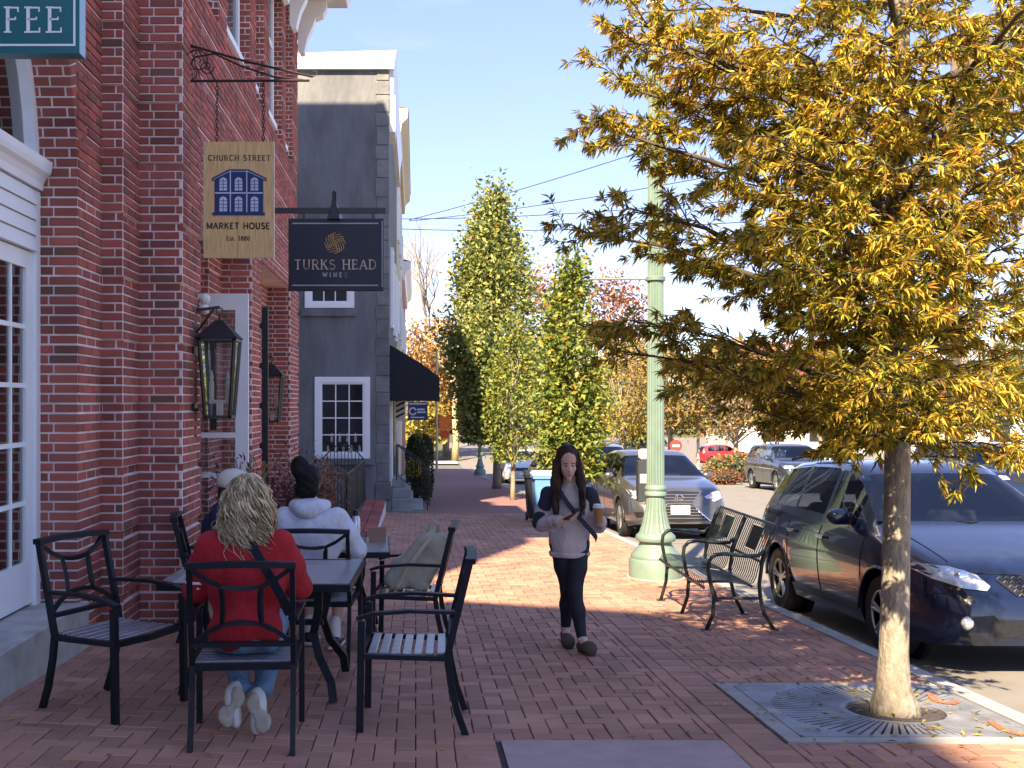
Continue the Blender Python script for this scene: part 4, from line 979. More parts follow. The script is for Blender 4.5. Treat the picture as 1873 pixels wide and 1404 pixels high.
for (a, b_) in (((gx0 - .10, gy0 - .09), (gx0 - .004, gy1 + .08)), ((gx0 - .004, gy0 - .09), (KX - .01, gy0 - .004)), ((gx0 - .004, gy1 + .004), (KX - .01, gy1 + .08))):
    zz = [g(2.7, a[1]) + .004, g(2.7, b_[1]) + .004]
    V = [(a[0], a[1], zz[0]), (b_[0], a[1], zz[0]), (b_[0], b_[1], zz[1]), (a[0], b_[1], zz[1])]
    m = MB(); m.add([(p[0], p[1], p[2] - .06) for p in V] + V, [(0, 3, 2, 1), (4, 5, 6, 7), (0, 1, 5, 4), (1, 2, 6, 5), (2, 3, 7, 6), (3, 0, 4, 7)]); local(m, t).build('frame', m_conc, t)
soil = MB(); soil.add([(x0, y0, gz(gy0) - .03), (x1, y0, gz(gy0) - .03), (x1, y1, gz(gy1) - .03), (x0, y1, gz(gy1) - .03)], [(0, 1, 2, 3)]); soil.build('soil', M('soil', (.045, .032, .022), .95, var=.4, scale=40, bump=.6, bscale=60), t)
# orange utility paint marks on the grate and pavement
mk_o = M('orange_marking', (.55, .13, .06), .7, var=.3, scale=30)
for pts in ([(1700, 1270), (1712, 1285), (1738, 1290), (1752, 1285)], [(1812, 1322), (1835, 1338), (1873, 1348)]):
    w_ = [ground_px(*p) for p in pts]; m = MB()
    for i in range(len(w_) - 1):
        (xa, ya), (xb, yb) = w_[i], w_[i + 1]; d = Vector((xb - xa, yb - ya)).normalized() * .022; n = (-d.y, d.x)
        m.add([(xa + n[0], ya + n[1], g(xa, ya) + .011), (xa - n[0], ya - n[1], g(xa, ya) + .011), (xb - n[0], yb - n[1], g(xb, yb) + .011), (xb + n[0], yb + n[1], g(xb, yb) + .011)], [(0, 1, 2, 3)])
    struct(m.build('paint_mark', mk_o))
# ================================================================== people: smooth-union distance fields turned into one surface each
def sdf_mesh(prims, res=.012, k=.03, fold=0.0, cuts=(), fscale=30.0):
    lo = np.array([1e9] * 3); hi = -lo
    for p in prims:
        if p[0] == 'c': pts = [np.array(p[1]) - p[3], np.array(p[1]) + p[3], np.array(p[2]) - p[4], np.array(p[2]) + p[4]]
        else: r = max(p[2]); pts = [np.array(p[1]) - r, np.array(p[1]) + r]
        for q in pts: lo = np.minimum(lo, q); hi = np.maximum(hi, q)
    lo -= .06; hi += .06
    n = np.ceil((hi - lo) / res).astype(int) + 1
    ax = [lo[i] + res * np.arange(n[i]) for i in range(3)]
    D = np.full(n, .5)
    for p in prims:
        kk = p[-1] if isinstance(p[-1], dict) else {}
        k_ = kk.get('k', k)
        if p[0] == 'c':
            a, b_, ra, rb = np.array(p[1], float), np.array(p[2], float), p[3], p[4]
            bl_, bh = np.minimum(a - ra, b_ - rb) - .05, np.maximum(a + ra, b_ + rb) + .05
        else:
            c, r = np.array(p[1], float), np.array(p[2], float); m = r.max(); bl_, bh = c - m - .05, c + m + .05
        i0 = np.maximum(0, np.floor((bl_ - lo) / res).astype(int)); i1 = np.minimum(n, np.ceil((bh - lo) / res).astype(int) + 1)
        X = ax[0][i0[0]:i1[0]][:, None, None]; Y = ax[1][i0[1]:i1[1]][None, :, None]; Z = ax[2][i0[2]:i1[2]][None, None, :]
        if p[0] == 'c':
            ab = b_ - a; L2 = max(1e-9, ab @ ab)
            t = np.clip(((X - a[0]) * ab[0] + (Y - a[1]) * ab[1] + (Z - a[2]) * ab[2]) / L2, 0, 1)
            d = np.sqrt((X - a[0] - t * ab[0]) ** 2 + (Y - a[1] - t * ab[1]) ** 2 + (Z - a[2] - t * ab[2]) ** 2) - (ra + (rb - ra) * t)
        else:
            x, y, z = X - c[0], Y - c[1], Z - c[2]
            if 'rot' in kk:
                m = np.array(Euler(kk['rot']).to_matrix()).T
                x, y, z = m[0, 0] * x + m[0, 1] * y + m[0, 2] * z, m[1, 0] * x + m[1, 1] * y + m[1, 2] * z, m[2, 0] * x + m[2, 1] * y + m[2, 2] * z
            k0 = np.sqrt((x / r[0]) ** 2 + (y / r[1]) ** 2 + (z / r[2]) ** 2); k1 = np.sqrt((x / r[0] ** 2) ** 2 + (y / r[1] ** 2) ** 2 + (z / r[2] ** 2) ** 2) + 1e-9
            d = k0 * (k0 - 1) / k1
        S = D[i0[0]:i1[0], i0[1]:i1[1], i0[2]:i1[2]]
        if kk.get('sub'): D[i0[0]:i1[0], i0[1]:i1[1], i0[2]:i1[2]] = np.maximum(S, -d)
        else:
            h = np.clip(.5 + .5 * (S - d) / k_, 0, 1)
            D[i0[0]:i1[0], i0[1]:i1[1], i0[2]:i1[2]] = S * (1 - h) + d * h - k_ * h * (1 - h)
    if fold or cuts:
        X, Y, Z = ax[0][:, None, None], ax[1][None, :, None], ax[2][None, None, :]
        if fold:
            f = fscale
            D = D + fold * (np.sin(f * X + 3 * np.sin(f * .4 * Z + 1.3)) * np.sin(f * .8 * Z + 2.2 * np.sin(f * .5 * Y)) + .6 * np.sin(f * 1.7 * Y + 2 * np.sin(f * .6 * X)) * np.sin(f * 1.3 * Z + f * .5 * X))
        for (pt, nn) in cuts: D = np.maximum(D, (X - pt[0]) * nn[0] + (Y - pt[1]) * nn[1] + (Z - pt[2]) * nn[2])
    # surface nets
    s = D < 0
    cnt = np.zeros(np.array(D.shape) - 1); acc = [np.zeros(cnt.shape) for _ in range(3)]
    sl = lambda o: tuple(slice(o[i], o[i] + cnt.shape[i]) for i in range(3))
    for axis in range(3):
        o1, o2 = [a for a in range(3) if a != axis]
        for u in (0, 1):
            for v in (0, 1):
                oa = [0, 0, 0]; oa[o1] = u; oa[o2] = v; ob = list(oa); ob[axis] = 1
                da, db = D[sl(oa)], D[sl(ob)]; m = (da < 0) != (db < 0)
                t = np.where(m, da / (da - db + 1e-12), 0)
                cnt += m
                for q in range(3): acc[q] += m * (oa[q] + (t if q == axis else 0))
    idx = -np.ones(cnt.shape, int); act = cnt > 0; ids = np.argwhere(act); idx[act] = np.arange(len(ids))
    V = np.stack([ (acc[q][act] / cnt[act] + ids[:, q]) * res + lo[q] for q in range(3)], 1)
    F = []
    for axis in range(3):
        o1, o2 = (axis + 1) % 3, (axis + 2) % 3
        a = [slice(None)] * 3; b_ = [slice(None)] * 3; a[axis] = slice(0, -1); b_[axis] = slice(1, None)
        m = s[tuple(a)] != s[tuple(b_)]
        P = np.argwhere(m); P = P[(P[:, o1] > 0) & (P[:, o2] > 0) & (P[:, o1] < D.shape[o1] - 1) & (P[:, o2] < D.shape[o2] - 1)]
        flip = s[tuple(P.T)]
        q = []
        for (u, v) in ((0, 0), (-1, 0), (-1, -1), (0, -1)):
            r = P.copy(); r[:, o1] += u; r[:, o2] += v; q.append(idx[tuple(r.T)])
        q = np.stack(q, 1); q = q[(q >= 0).all(1)] if (q < 0).any() else q
        if len(flip) == len(q): q[~flip] = q[~flip][:, ::-1]
        F.append(q)
    F = np.concatenate(F)
    # light smoothing
    for _ in range(2):
        A_ = np.zeros_like(V); w = np.zeros(len(V))
        for i in range(4):
            j = (i + 1) % 4
            np.add.at(A_, F[:, i], V[F[:, j]]); np.add.at(w, F[:, i], 1)
        V = V * .5 + .5 * A_ / np.maximum(w, 1)[:, None]
    return V, F
def sdf_obj(name, prims, mat, parent, **kw):
    V, F = sdf_mesh(prims, **kw)
    return raw(name, V.tolist(), F.tolist(), mat, parent, smooth=True)
def chain(*pr):
    """points with radius -> list of tapered segments"""
    return [('c', pr[i][:3], pr[i + 1][:3], pr[i][3], pr[i + 1][3]) for i in range(len(pr) - 1)]
m_skin = M('skin', (.66, .42, .33), .55, var=.06, scale=14, spec=.35)
m_hairD = M('dark_hair', (.042, .020, .013), .55, var=.5, scale=60, stretch=(1, 1, .15), spec=.25)
m_hairB = M('blonde_hair', (.50, .40, .26), .5, var=.2, scale=20, spec=.4, ramp=[(0, (.22, .20, .17)), (.3, (.6, .55, .48)), (.55, (1.1, 1.05, .95)), (.8, (1.7, 1.65, 1.55)), (1, (.4, .36, .3))])
m_shoeW = M('shoe_white', (.66, .64, .60), .6, var=.1, scale=20); m_sole = M('shoe_sole', (.42, .38, .31), .8, var=.2, scale=30, bump=.3, bscale=120)
m_jean = M('blue_jeans', (.13, .21, .34), .85, var=.4, scale=9, bump=.6, bscale=22, bdist=.03)
def head_prims(c, f=(0, 1), s=1.0, nod=0.0):
    """skull, jaw, nose, ears; f = facing direction in plan"""
    c = Vector(c); F_ = Vector((f[0], f[1], 0)).normalized(); S = Vector((-F_.y, F_.x, 0)); rz = math.atan2(F_.y, F_.x) - math.pi / 2
    dn = Vector((0, 0, -1)); e = []
    P = lambda a, b_, z: tuple(c + F_ * a * s + S * b_ * s + Vector((0, 0, z * s - nod * a * s)))
    e.append(('e', P(-.012, 0, .03), (.074 * s, .092 * s, .090 * s), {'rot': (0, 0, rz)}))
    e.append(('e', P(.022, 0, -.045), (.056 * s, .066 * s, .072 * s), {'rot': (0, 0, rz)}))
    e.append(('c', P(.075, 0, .015), P(.103, 0, -.022), .010 * s, .013 * s, {'k': .014}))
    e.append(('e', P(.062, 0, -.1), (.022 * s, .02 * s, .018 * s)))
    for b_ in (-1, 1):
        e.append(('e', P(-.008, b_ * .077, -.01), (.012 * s, .02 * s, .03 * s), {'rot': (0, 0, rz), 'k': .008}))
        e.append(('e', P(.052, b_ * .037, -.02), (.022 * s, .02 * s, .018 * s)))
    return e, P
def face_bits(P, t, s=1.0):
    for b_ in (-1, 1):
        MB().ball(P(.079, b_ * .029, .012), .0105 * s, 8, 6, (1, 1, .62)).build('eye', M('eye_dark', (.03, .02, .018), .3), t, smooth=2)
        MB().tube([P(.083, b_ * .014, .032), P(.087, b_ * .03, .037), P(.078, b_ * .047, .031)], .0034, 5).build('eyebrow', m_hairD, t)
    MB().ball(P(.086, 0, -.062), .016 * s, 8, 6, (1.15, .5, .42)).build('mouth', M('lips', (.42, .15, .13), .5), t, smooth=2)
def hand_prims(wr, pl, fdir, up, side, curl=.5, s=1.0):
    """palm from wrist along pl, four fingers bent towards fdir, thumb on the given side"""
    wr, pl, fd, sd = Vector(wr), Vector(pl).normalized(), Vector(fdir).normalized(), Vector(side).normalized()
    e = [('c', wr, wr + pl * .075 * s, .021 * s, .027 * s, {'k': .015})]
    for i, L in enumerate((.068, .076, .070, .056)):
        o = wr + pl * .078 * s + sd * (.027 - .018 * i) * s
        a = o + (pl * (1 - curl) + fd * curl).normalized() * L * .5 * s
        b_ = a + (pl * (.6 - curl) + fd * (curl + .3)).normalized() * L * .5 * s
        e += [('c', o, a, .0092 * s, .0085 * s, {'k': .006}), ('c', a, b_, .0085 * s, .0068 * s, {'k': .006})]
    o = wr + pl * .03 * s + sd * .024 * s; a = o + (sd * .7 + pl * .7).normalized() * .035 * s; b_ = a + (pl * .8 + fd * .5).normalized() * .03 * s
    e += [('c', o, a, .012 * s, .010 * s, {'k': .01}), ('c', a, b_, .010 * s, .0078 * s, {'k': .006})]
    return e
def curls(n, c, rx, ry, rz, L, amp, seed, r=.006):
    rg = random.Random(seed); mb = MB(); c = Vector(c)
    for i in range(n):
        a = rg.uniform(0, 2 * math.pi); el = rg.uniform(-.35, 1.35)
        d = Vector((math.cos(a) * math.cos(el), math.sin(a) * math.cos(el), math.sin(el)))
        if d.y > .5 and d.z < .75: continue
        p = c + Vector((d.x * rx, d.y * ry, d.z * rz)) * rg.uniform(.92, 1.0); out = Vector((d.x, d.y, 0)); out = out.normalized() if out.length > .12 else Vector((rg.uniform(-1, 1), -1, 0)).normalized()
        lock = round(a * 3.2) + 7 * round(el * 2); lr = random.Random(lock + seed); ph = lr.uniform(0, 6.28) + rg.uniform(-.35, .35); k = lr.uniform(42, 62)
        ln = L * rg.uniform(.6, 1.08) * (.72 + .55 * max(0, d.z)); pts = []; rs = []; n_ = 18; tang = Vector((-out.y, out.x, 0)); flare = rg.uniform(-.01, .05)
        for j in range(n_):
            u = j / (n_ - 1); am = amp * (.1 + 1.1 * u) * (1 + .6 * (u > .6) * (u - .6))
            fall = Vector((0, 0, -1)) * (ln * (u if d.z < .3 else u ** 1.35)) + out * (flare * u * u + .012 * math.sin(u * 3) + max(0, d.z) * .052 * min(1, u * 3))
            w_ = tang * math.sin(ph + k * u * ln) * am + out * math.cos(ph + k * u * ln) * am * .9
            pts.append(p + fall + w_ + Vector((0, 0, am * .4 * math.sin(ph * 2 + k * u * ln))))
            rs.append(r * (1 - .7 * u ** 2) * (.4 if j == 0 else 1))
        mb.tube(pts, rs, 4, caps=False)
    return mb
def seated(name, label, loc, rz, cfg):
    t = thing('person', label, 'person', loc, rz)
    sk = []; c = cfg
    hd, P = head_prims(c['head'], c.get('face', (0, 1)), 1.0, c.get('nod', .2)); sk += hd
    nk = Vector(c['neck']); sk.append(('c', tuple(Vector(c['head']) + Vector((0, -.01, -.06))), tuple(nk), .05, .056))
    pel, ch = c['pelvis'], c['chest']
    sk += [('e', pel, (.13, .085, .08)), ('c', pel, ch, .085, .085), ('e', ch, (.13, .075, .12))]
    top = [('e', (pel[0], pel[1], pel[2] + .02), (c['w'] * .95, .145, .12)), ('e', (ch[0], ch[1], ch[2] - .10), (c['w'], .145, .20)), ('e', ch, (c['w'] * .98, .125, .15)), ('c', tuple(nk + Vector((0, -.0, -.01))), ch, .07, .12)]
    pants = [('e', (pel[0], pel[1] + .02, pel[2] - .02), (.175, .15, .095))]; shoes = []
    for i, s in enumerate((-1, 1)):
        sh_, el, wr = c['arm'][i]
        sk += chain((*sh_, .055), (*el, .042), (*wr, .028)) + hand_prims(wr, (0, .8, -.1), (0, .5, -.8), (0, 0, 1), (-s, 0, 0), .4)
        top += chain((*sh_, .080), (*[(sh_[q] + el[q]) / 2 for q in range(3)], .074), (*el, .068), (*wr, .047))
        hp, kn, an = c['leg'][i]
        sk += chain((*hp, .08), (*kn, .052), (*an, .036)); pants += chain((*hp, .10), (*kn, .073), (*[kn[q] * .4 + an[q] * .6 for q in range(3)], .062), (*an, c.get('cuff', .052)))
    body = sdf_obj('body', sk, m_skin, t, res=.014, k=.03)
    sdf_obj('top', top, c['topmat'], t, res=.0125, k=.055, fold=.008, fscale=18)
    if c.get('shorts'): sdf_obj('shorts', [p for i, p in enumerate(pants) if i == 0 or (i - 1) % 3 == 0], c['pantmat'], t, res=.013, k=.04, fold=.004)
    else: sdf_obj('trousers', pants, c['pantmat'], t, res=.013, k=.04, fold=.004, fscale=34)
    face_bits(P, t)
    return t, P
# ---- person in the red sweater, seen from behind
m_red = M('red_knit', (.36, .010, .018), .9, var=.14, scale=9, bump=.8, bscale=9, bdist=.06, detail=6, stretch=(1, 1, .6))
loc = Vector(chA.location); H0 = (-.005, .07, 1.235)
t, P = seated('person', 'seated person with long curly blonde hair and bright red sweater', loc, R(4), dict(
    head=H0, neck=(0, .03, 1.10), pelvis=(0, -.05, .56), chest=(0, .0, .90), w=.21, topmat=m_red, pantmat=m_jean,
    arm=[((-.175, .01, 1.0), (-.262, .10, .76), (-.13, .42, .775)), ((.175, .01, 1.0), (.262, .12, .76), (.12, .44, .775))],
    leg=[((-.095, .0, .54), (-.11, .36, .52), (-.045, .11, .235)), ((.095, .0, .54), (.12, .38, .52), (.085, .12, .225))]))
hb = sdf_obj('hair', [('e', (0, .055, 1.265), (.096, .110, .10)), ('e', (0, .0, 1.17), (.100, .08, .12)), ('e', (0, -.03, 1.08), (.10, .05, .08))], m_hairB, t, res=.010, k=.05, fold=.007, fscale=55)
curls(1500, (0, .045, 1.255), .100, .117, .114, .375, .026, 4, r=.0042).build('hair_curls', m_hairB, hb, smooth=2, fix=False)
for i, (x, yaw) in enumerate(((-.075, -.12), (.058, .10))):       # shoes tipped on their toes, soles to the back
    e = Matrix.Rotation(yaw, 3, 'Y')
    up = .035 * (1 - i)
    sdf_obj('shoe', [('e', (x + .0, .06, .105 + up), (.040, .045, .115), {'rot': (0, yaw * 1.6, 0)}), ('e', (x - yaw * .1, .075, .19 + up), (.038, .05, .055))], m_shoeW, t, res=.009, k=.02)
    sdf_obj('sole', [('e', (x + yaw * .25, .018, .07 + up), (.045, .013, .06), {'rot': (0, yaw * 1.6, 0)}), ('e', (x - yaw * .25, .018, .175 + up), (.036, .013, .055), {'rot': (0, yaw * 1.6, 0)})], m_sole, t, res=.008, k=.05)
st = MB()
for zz in (.845, .82, .795):
    pass
for k in range(3):
    zz = .80 - k * .026; a = [(-.252 + .001 * k + math.cos(q) * .073, .082 + k * .008 + math.sin(q) * .075, zz) for q in [2 * math.pi * i / 20 for i in range(20)]]
    st.tube(a, .004, rect=(.008, .013), closed=True)
st.build('sleeve_stripes', m_signwhite, t)
MB().tube([(-.06, .10, 1.10), (.02, -.06, 1.06), (.05, -.145, 1.0), (.12, -.165, .88), (.19, -.14, .75), (.225, -.04, .64)], .01, rect=(.05, .006), up=(0, 1, 0)).build('bag_strap', M('navy_strap', (.012, .015, .03), .8), t)
# ---- person in the grey hoodie
m_hood = M('pale_grey_fleece', (.56, .58, .66), .95, var=.06, scale=8, bump=.8, bscale=8, bdist=.06, stretch=(1, 1, .6))
loc = Vector(chB.location) + Vector((-.06, 0, 0))
t, P = seated('person', 'seated person in pale grey hoodie with dark hair tied in a bun', loc, R(-8), dict(
    head=(-.035, .12, 1.235), neck=(-.01, .06, 1.10), pelvis=(0, -.03, .56), chest=(0, .04, .91), w=.235, topmat=m_hood, pantmat=M('dark_shorts', (.02, .025, .035), .9), nod=.35, shorts=True,
    arm=[((-.19, .05, 1.0), (-.30, .16, .77), (-.14, .48, .78)), ((.19, .05, 1.0), (.315, .14, .76), (.17, .46, .78))],
    leg=[((-.1, .02, .54), (-.12, .44, .52), (-.10, .42, .10)), ((.1, .02, .54), (.14, .42, .52), (.12, .30, .10))]))
sdf_obj('hood', [('e', (-.01, .0, 1.085), (.13, .10, .055)), ('e', (-.01, -.03, 1.05), (.10, .075, .06)), ('c', (-.12, .06, 1.08), (.10, .06, 1.08), .045, .045)], m_hood, t, res=.011, k=.05, fold=.006, fscale=30)
h = sdf_obj('hair', [('e', (-.035, .105, 1.28), (.098, .115, .105)), ('e', (-.035, .06, 1.20), (.09, .075, .08)), ('e', (-.09, .07, 1.375), (.068, .066, .068)), ('e', (-.10, .04, 1.33), (.05, .05, .05))], m_hairD, t, res=.010, k=.02, fold=.005, fscale=60); h.data.materials[0] = M('black_hair', (.006, .005, .006), .6, var=.3, spec=.2)
for x, y in ((-.10, .42), (.12, .30)):
    sdf_obj('sock', [('c', (x, y, .09), (x, y, .2), .043, .043)], m_signwhite, t, res=.01)
    sdf_obj('shoe', [('c', (x, y - .02, .055), (x, y + .14, .045), .048, .042)], m_black, t, res=.01); MB().box((x, y + .06, .012), (.085, .26, .022)).build('sole', m_signwhite, t, bevel=.008)
# ---- person in the cream cap, side on by the wall
m_navy = M('navy_jacket', (.012, .02, .06), .85, var=.2, bump=.3, bscale=60)
loc = Vector(chC.location) + Vector((-.02, 0, -.03))
t, P = seated('person', 'seated person in cream baseball cap and navy jacket by the brick wall', loc, R(-82), dict(
    head=(.02, .13, 1.17), neck=(0, .07, 1.06), pelvis=(0, -.02, .55), chest=(0, .03, .89), w=.21, topmat=m_navy, pantmat=M('grey_trousers', (.06, .062, .07), .9), nod=.3,
    arm=[((-.18, .04, .99), (-.27, .16, .76), (-.13, .46, .775)), ((.18, .04, .99), (.27, .16, .76), (.12, .46, .775))],
    leg=[((-.09, .02, .53), (-.11, .42, .51), (-.10, .38, .10)), ((.09, .02, .53), (.11, .42, .51), (.10, .32, .10))]))
sdf_obj('hair', [('e', (.02, .105, 1.16), (.088, .095, .085)), ('e', (.02, .07, 1.09), (.075, .06, .06))], m_hairD, t, res=.011, k=.03, fold=.004, fscale=60)
cp = sdf_obj('cap', [('e', (.02, .125, 1.255), (.10, .118, .082)), ('e', (.02, .125, 1.22), (.098, .116, .05))], M('cream_cotton', (.62, .58, .48), .9, var=.08, bump=.2, bscale=80), t, res=.010, k=.03)
MB().add([(-.06, .22, 1.235), (.10, .22, 1.235), (.085, .31, 1.215), (.02, .33, 1.21), (-.045, .31, 1.215)], [(0, 1, 2, 3, 4)]).build('brim', MATS['cream_cotton'], cp)
for x, y in ((-.10, .38), (.10, .32)): sdf_obj('shoe', [('c', (x, y - .02, .05), (x, y + .14, .045), .048, .042)], m_black, t, res=.012)
# ---- canvas backpack on chair F
loc = Vector(chF.location)
t = thing('backpack', 'sand coloured canvas backpack resting on a cafe chair', 'backpack', (loc.x, loc.y, loc.z + .44), R(85)); t.scale = (1.0, 1.6, 1.2)
m_canvas = M('sand_canvas', (.40, .37, .29), .9, var=.2, scale=7, bump=.5, bscale=12, bdist=.04)
sdf_obj('bag', [('c', (sx * .10, sy * .055 + .01, .06), (sx * .085, sy * .045 - .10, .31), .05, .04) for sx in (-1, 1) for sy in (-1, 1)] + [('c', (0, .01, .09), (0, -.09, .30), .085, .07), ('c', (-.085, -.10, .33), (.085, -.10, .33), .045, .045), ('c', (-.06, .075, .08), (.06, .075, .08), .05, .05), ('c', (-.06, .05, .17), (.06, .05, .17), .035, .035)], m_canvas, t, res=.010, k=.045, fold=.003, fscale=26)
MB().tube([(-.135, -.10, .35), (-.150, -.05, .27), (-.158, .02, .14), (-.15, .06, .04), (-.10, .10, .02)], .011, 6).build('flap_edge', M('canvas_trim', (.48, .43, .31), .9), t)
for x in (-.05, .05): MB().tube([(x, -.125, .36), (x, -.13, .42), (x, -.10, .445), (x, -.075, .42), (x, -.08, .36)], .009, 6).build('handle', m_canvas, t, smooth=2)
MB().tube([(-.12, .06, .05), (-.14, .16, .02), (-.18, .2, -.05), (-.2, .18, -.2), (-.19, .17, -.33)], .006, 6).build('strap', m_black, t)
# ---- walking person
wx, wy = 1.235, 8.2
t = thing('person', 'walking person with long dark hair in grey sweatshirt holding phone and coffee', 'person', (wx, wy, g(wx, wy) - .004))
m_sweat = M('mauve_grey_sweat', (.56, .49, .50), .95, var=.06, scale=10, bump=.9, bscale=10, bdist=.06, stretch=(1, 1, .55)); m_navyk = M('navy_knit', (.025, .03, .055), .95, var=.12, bump=.2, bscale=200)
m_legg = M('black_leggings', (.008, .010, .020), .7, var=.2)
Hc = (-.07, -.045, 1.425); sk, P = head_prims(Hc, (.02, -1), .93, .42)
sk.append(('c', (-.062, -.01, 1.37), (-.05, .02, 1.23), .043, .05))
sk += [('e', (-.05, .02, 1.05), (.13, .085, .17)), ('c', (-.05, .02, 1.1), (-.05, .02, .82), .10, .11), ('e', (-.05, .02, .82), (.14, .10, .10))]
shL, elL, wrL = (-.205, .01, 1.165), (-.275, .03, .955), (-.14, -.20, 1.0)
shR, elR, wrR = (.105, .01, 1.165), (.185, .03, .94), (.155, -.19, 1.0)
for a in ((shL, elL, wrL), (shR, elR, wrR)): sk += chain((*a[0], .048), (*a[1], .036), (*a[2], .025))
sk += hand_prims(wrL, (.75, -.35, .25), (.6, .1, .55), (0, 0, 1), (-.1, -.5, .8), .35, .95)
sk += hand_prims(wrR, (-.1, -.55, .5), (-.75, -.35, .1), (0, 0, 1), (-.5, .2, .8), .55, .95)
LA = ((-.115, .02, .80), (-.062, .02, .45), (-.062, .13, .125)); LB = ((.02, .01, .80), (-.022, -.09, .445), (.022, -.15, .10))
for l in (LA, LB): sk += chain((*l[0], .08), (*l[1], .048), (*l[2], .032))
sk += chain((*LA[2], .032), (-.062, .02, .04, .03)) + chain((*LB[2], .032), (.045, -.29, .05, .028))
sdf_obj('body', sk, m_skin, t, res=.0078, k=.022)
face_bits(P, t, .93)
sw = [('e', (-.05, .015, 1.08), (.158, .105, .14)), ('e', (-.05, .012, .95), (.150, .112, .17)), ('e', (-.05, .012, .80), (.158, .122, .17)), ('c', (-.055, .01, 1.235), (-.05, .015, 1.15), .066, .11)]
for a in ((shL, elL, wrL), (shR, elR, wrR)):
    w2 = tuple(a[1][q] * .12 + a[2][q] * .88 for q in range(3))
    sw += chain((*a[0], .062), (*[(a[0][q] + a[1][q]) / 2 for q in range(3)], .052), (*a[1], .052), (*w2, .044))
sdf_obj('sweatshirt', sw, m_sweat, t, res=.009, k=.04, fold=.008, fscale=19, cuts=[((0, 0, .715), (0, 0, -1))])
for a in ((shL, elL, wrL), (shR, elR, wrR)):
    L_ = lambda f: tuple(a[0][q] * (1 - f) + a[1][q] * f for q in range(3)); L2 = lambda f: tuple(a[1][q] * (1 - f) + a[2][q] * f for q in range(3))
    sdf_obj('sleeve_panel', [('c', L_(-.02), L_(.34), .074, .066)], m_navyk, t, res=.009, k=.02, fold=.0035, fscale=24)
    sdf_obj('sleeve_panel', [('c', L_(.74), L_(.96), .066, .066)], m_navyk, t, res=.009, k=.02, fold=.0035, fscale=24)
sdf_obj('hem_band', [('e', (-.05, .012, .74), (.160, .126, .12))], m_sweat, t, res=.009, fold=.002, cuts=[((0, 0, .70), (0, 0, -1)), ((0, 0, .745), (0, 0, 1))])
lg = [('e', (-.05, .015, .80), (.13, .09, .08))]
for l in (LA, LB): lg += chain((*l[0], .088), (*[(l[0][q] + l[1][q]) / 2 for q in range(3)], .075), (*l[1], .054), (*[l[1][q] * .6 + l[2][q] * .4 for q in range(3)], .054), (*l[2], .037))
sdf_obj('leggings', lg, m_legg, t, res=.0095, k=.03)
m_clog = M('brown_suede', (.075, .062, .045), .9, var=.2, bump=.3, bscale=120); m_fleece = M('cream_fleece', (.5, .44, .36), .95, bump=.5, bscale=160)
for (ax_, ay, az), (tx, ty, tz) in (((-.062, .13, .10), (-.062, -.03, .045)), ((.022, -.15, .075), (.055, -.33, .06))):
    sdf_obj('clog', [('c', (ax_, ay + .02, az - .03), (tx, ty, tz), .042, .047), ('e', (tx, ty + .03, tz + .012), (.05, .07, .045))], m_clog, t, res=.009, k=.03)
    sdf_obj('clog_lining', [('e', (ax_, ay - .005, az + .025), (.046, .05, .02))], m_fleece, t, res=.008)
    sdf_obj('sole', [('c', (ax_, ay + .03, az - .06), (tx, ty - .01, tz - .042), .03, .034)], M('clog_sole', (.03, .025, .02), .9), t, res=.009)
hr_ = [('e', (-.07, -.01, 1.475), (.086, .10, .098)), ('e', (-.07, .035, 1.38), (.088, .065, .12)), ('e', (-.066, .07, 1.24), (.10, .05, .13)), ('c', (-.152, -.03, 1.43), (-.165, -.06, 1.28), .032, .038), ('c', (-.165, -.06, 1.28), (-.175, -.13, 1.06), .038, .026), ('c', (.010, -.03, 1.43), (.030, -.06, 1.28), .030, .035), ('c', (.03, -.06, 1.28), (.035, -.13, 1.10), .035, .022)]
h = sdf_obj('hair', hr_ + [('e', (-.07, -.125, 1.388), (.056, .065, .082), {'sub': 1})], m_hairD, t, res=.0085, k=.03, fold=.0035, fscale=80)
rg = random.Random(9); mb = MB()
for i in range(130):
    s = -1 if i % 2 else 1; u = rg.uniform(.0, 1.0)
    x0 = -.07 + s * rg.uniform(.004, .05); top_ = Vector((x0, -.06 + u * .05, 1.565 - abs(x0 + .07) * .3))
    mid = Vector((-.07 + s * rg.uniform(.078, .098), -.055 + u * .07, 1.43)); lowz = rg.uniform(1.0, 1.2)
    m2 = Vector((-.068 + s * rg.uniform(.08, .12), -.07 + u * .05, 1.27)); en = Vector((-.068 + s * rg.uniform(.075, .125), -.15 + u * .05, lowz))
    pts = [top_, top_ * .45 + mid * .55 + Vector((s * .006, 0, .016)), mid, mid * .5 + m2 * .5, m2, m2 * .5 + en * .5 + Vector((0, -.012, 0)), en]
    mb.tube(pts, [.003, .0055, .006, .006, .006, .005, .002], 4, caps=False)
mb.build('hair_strands', m_hairD, h, smooth=2, fix=False)
MB().tube([(-.11, .02, 1.235), (-.13, -.09, 1.20), (-.08, -.135, 1.12), (.0, -.15, 1.02), (.07, -.165, .94), (.13, -.14, .87), (.15, -.04, .84)], .01, rect=(.042, .008), up=(0, 1, 0)).build('bag_strap', m_navyk, t)

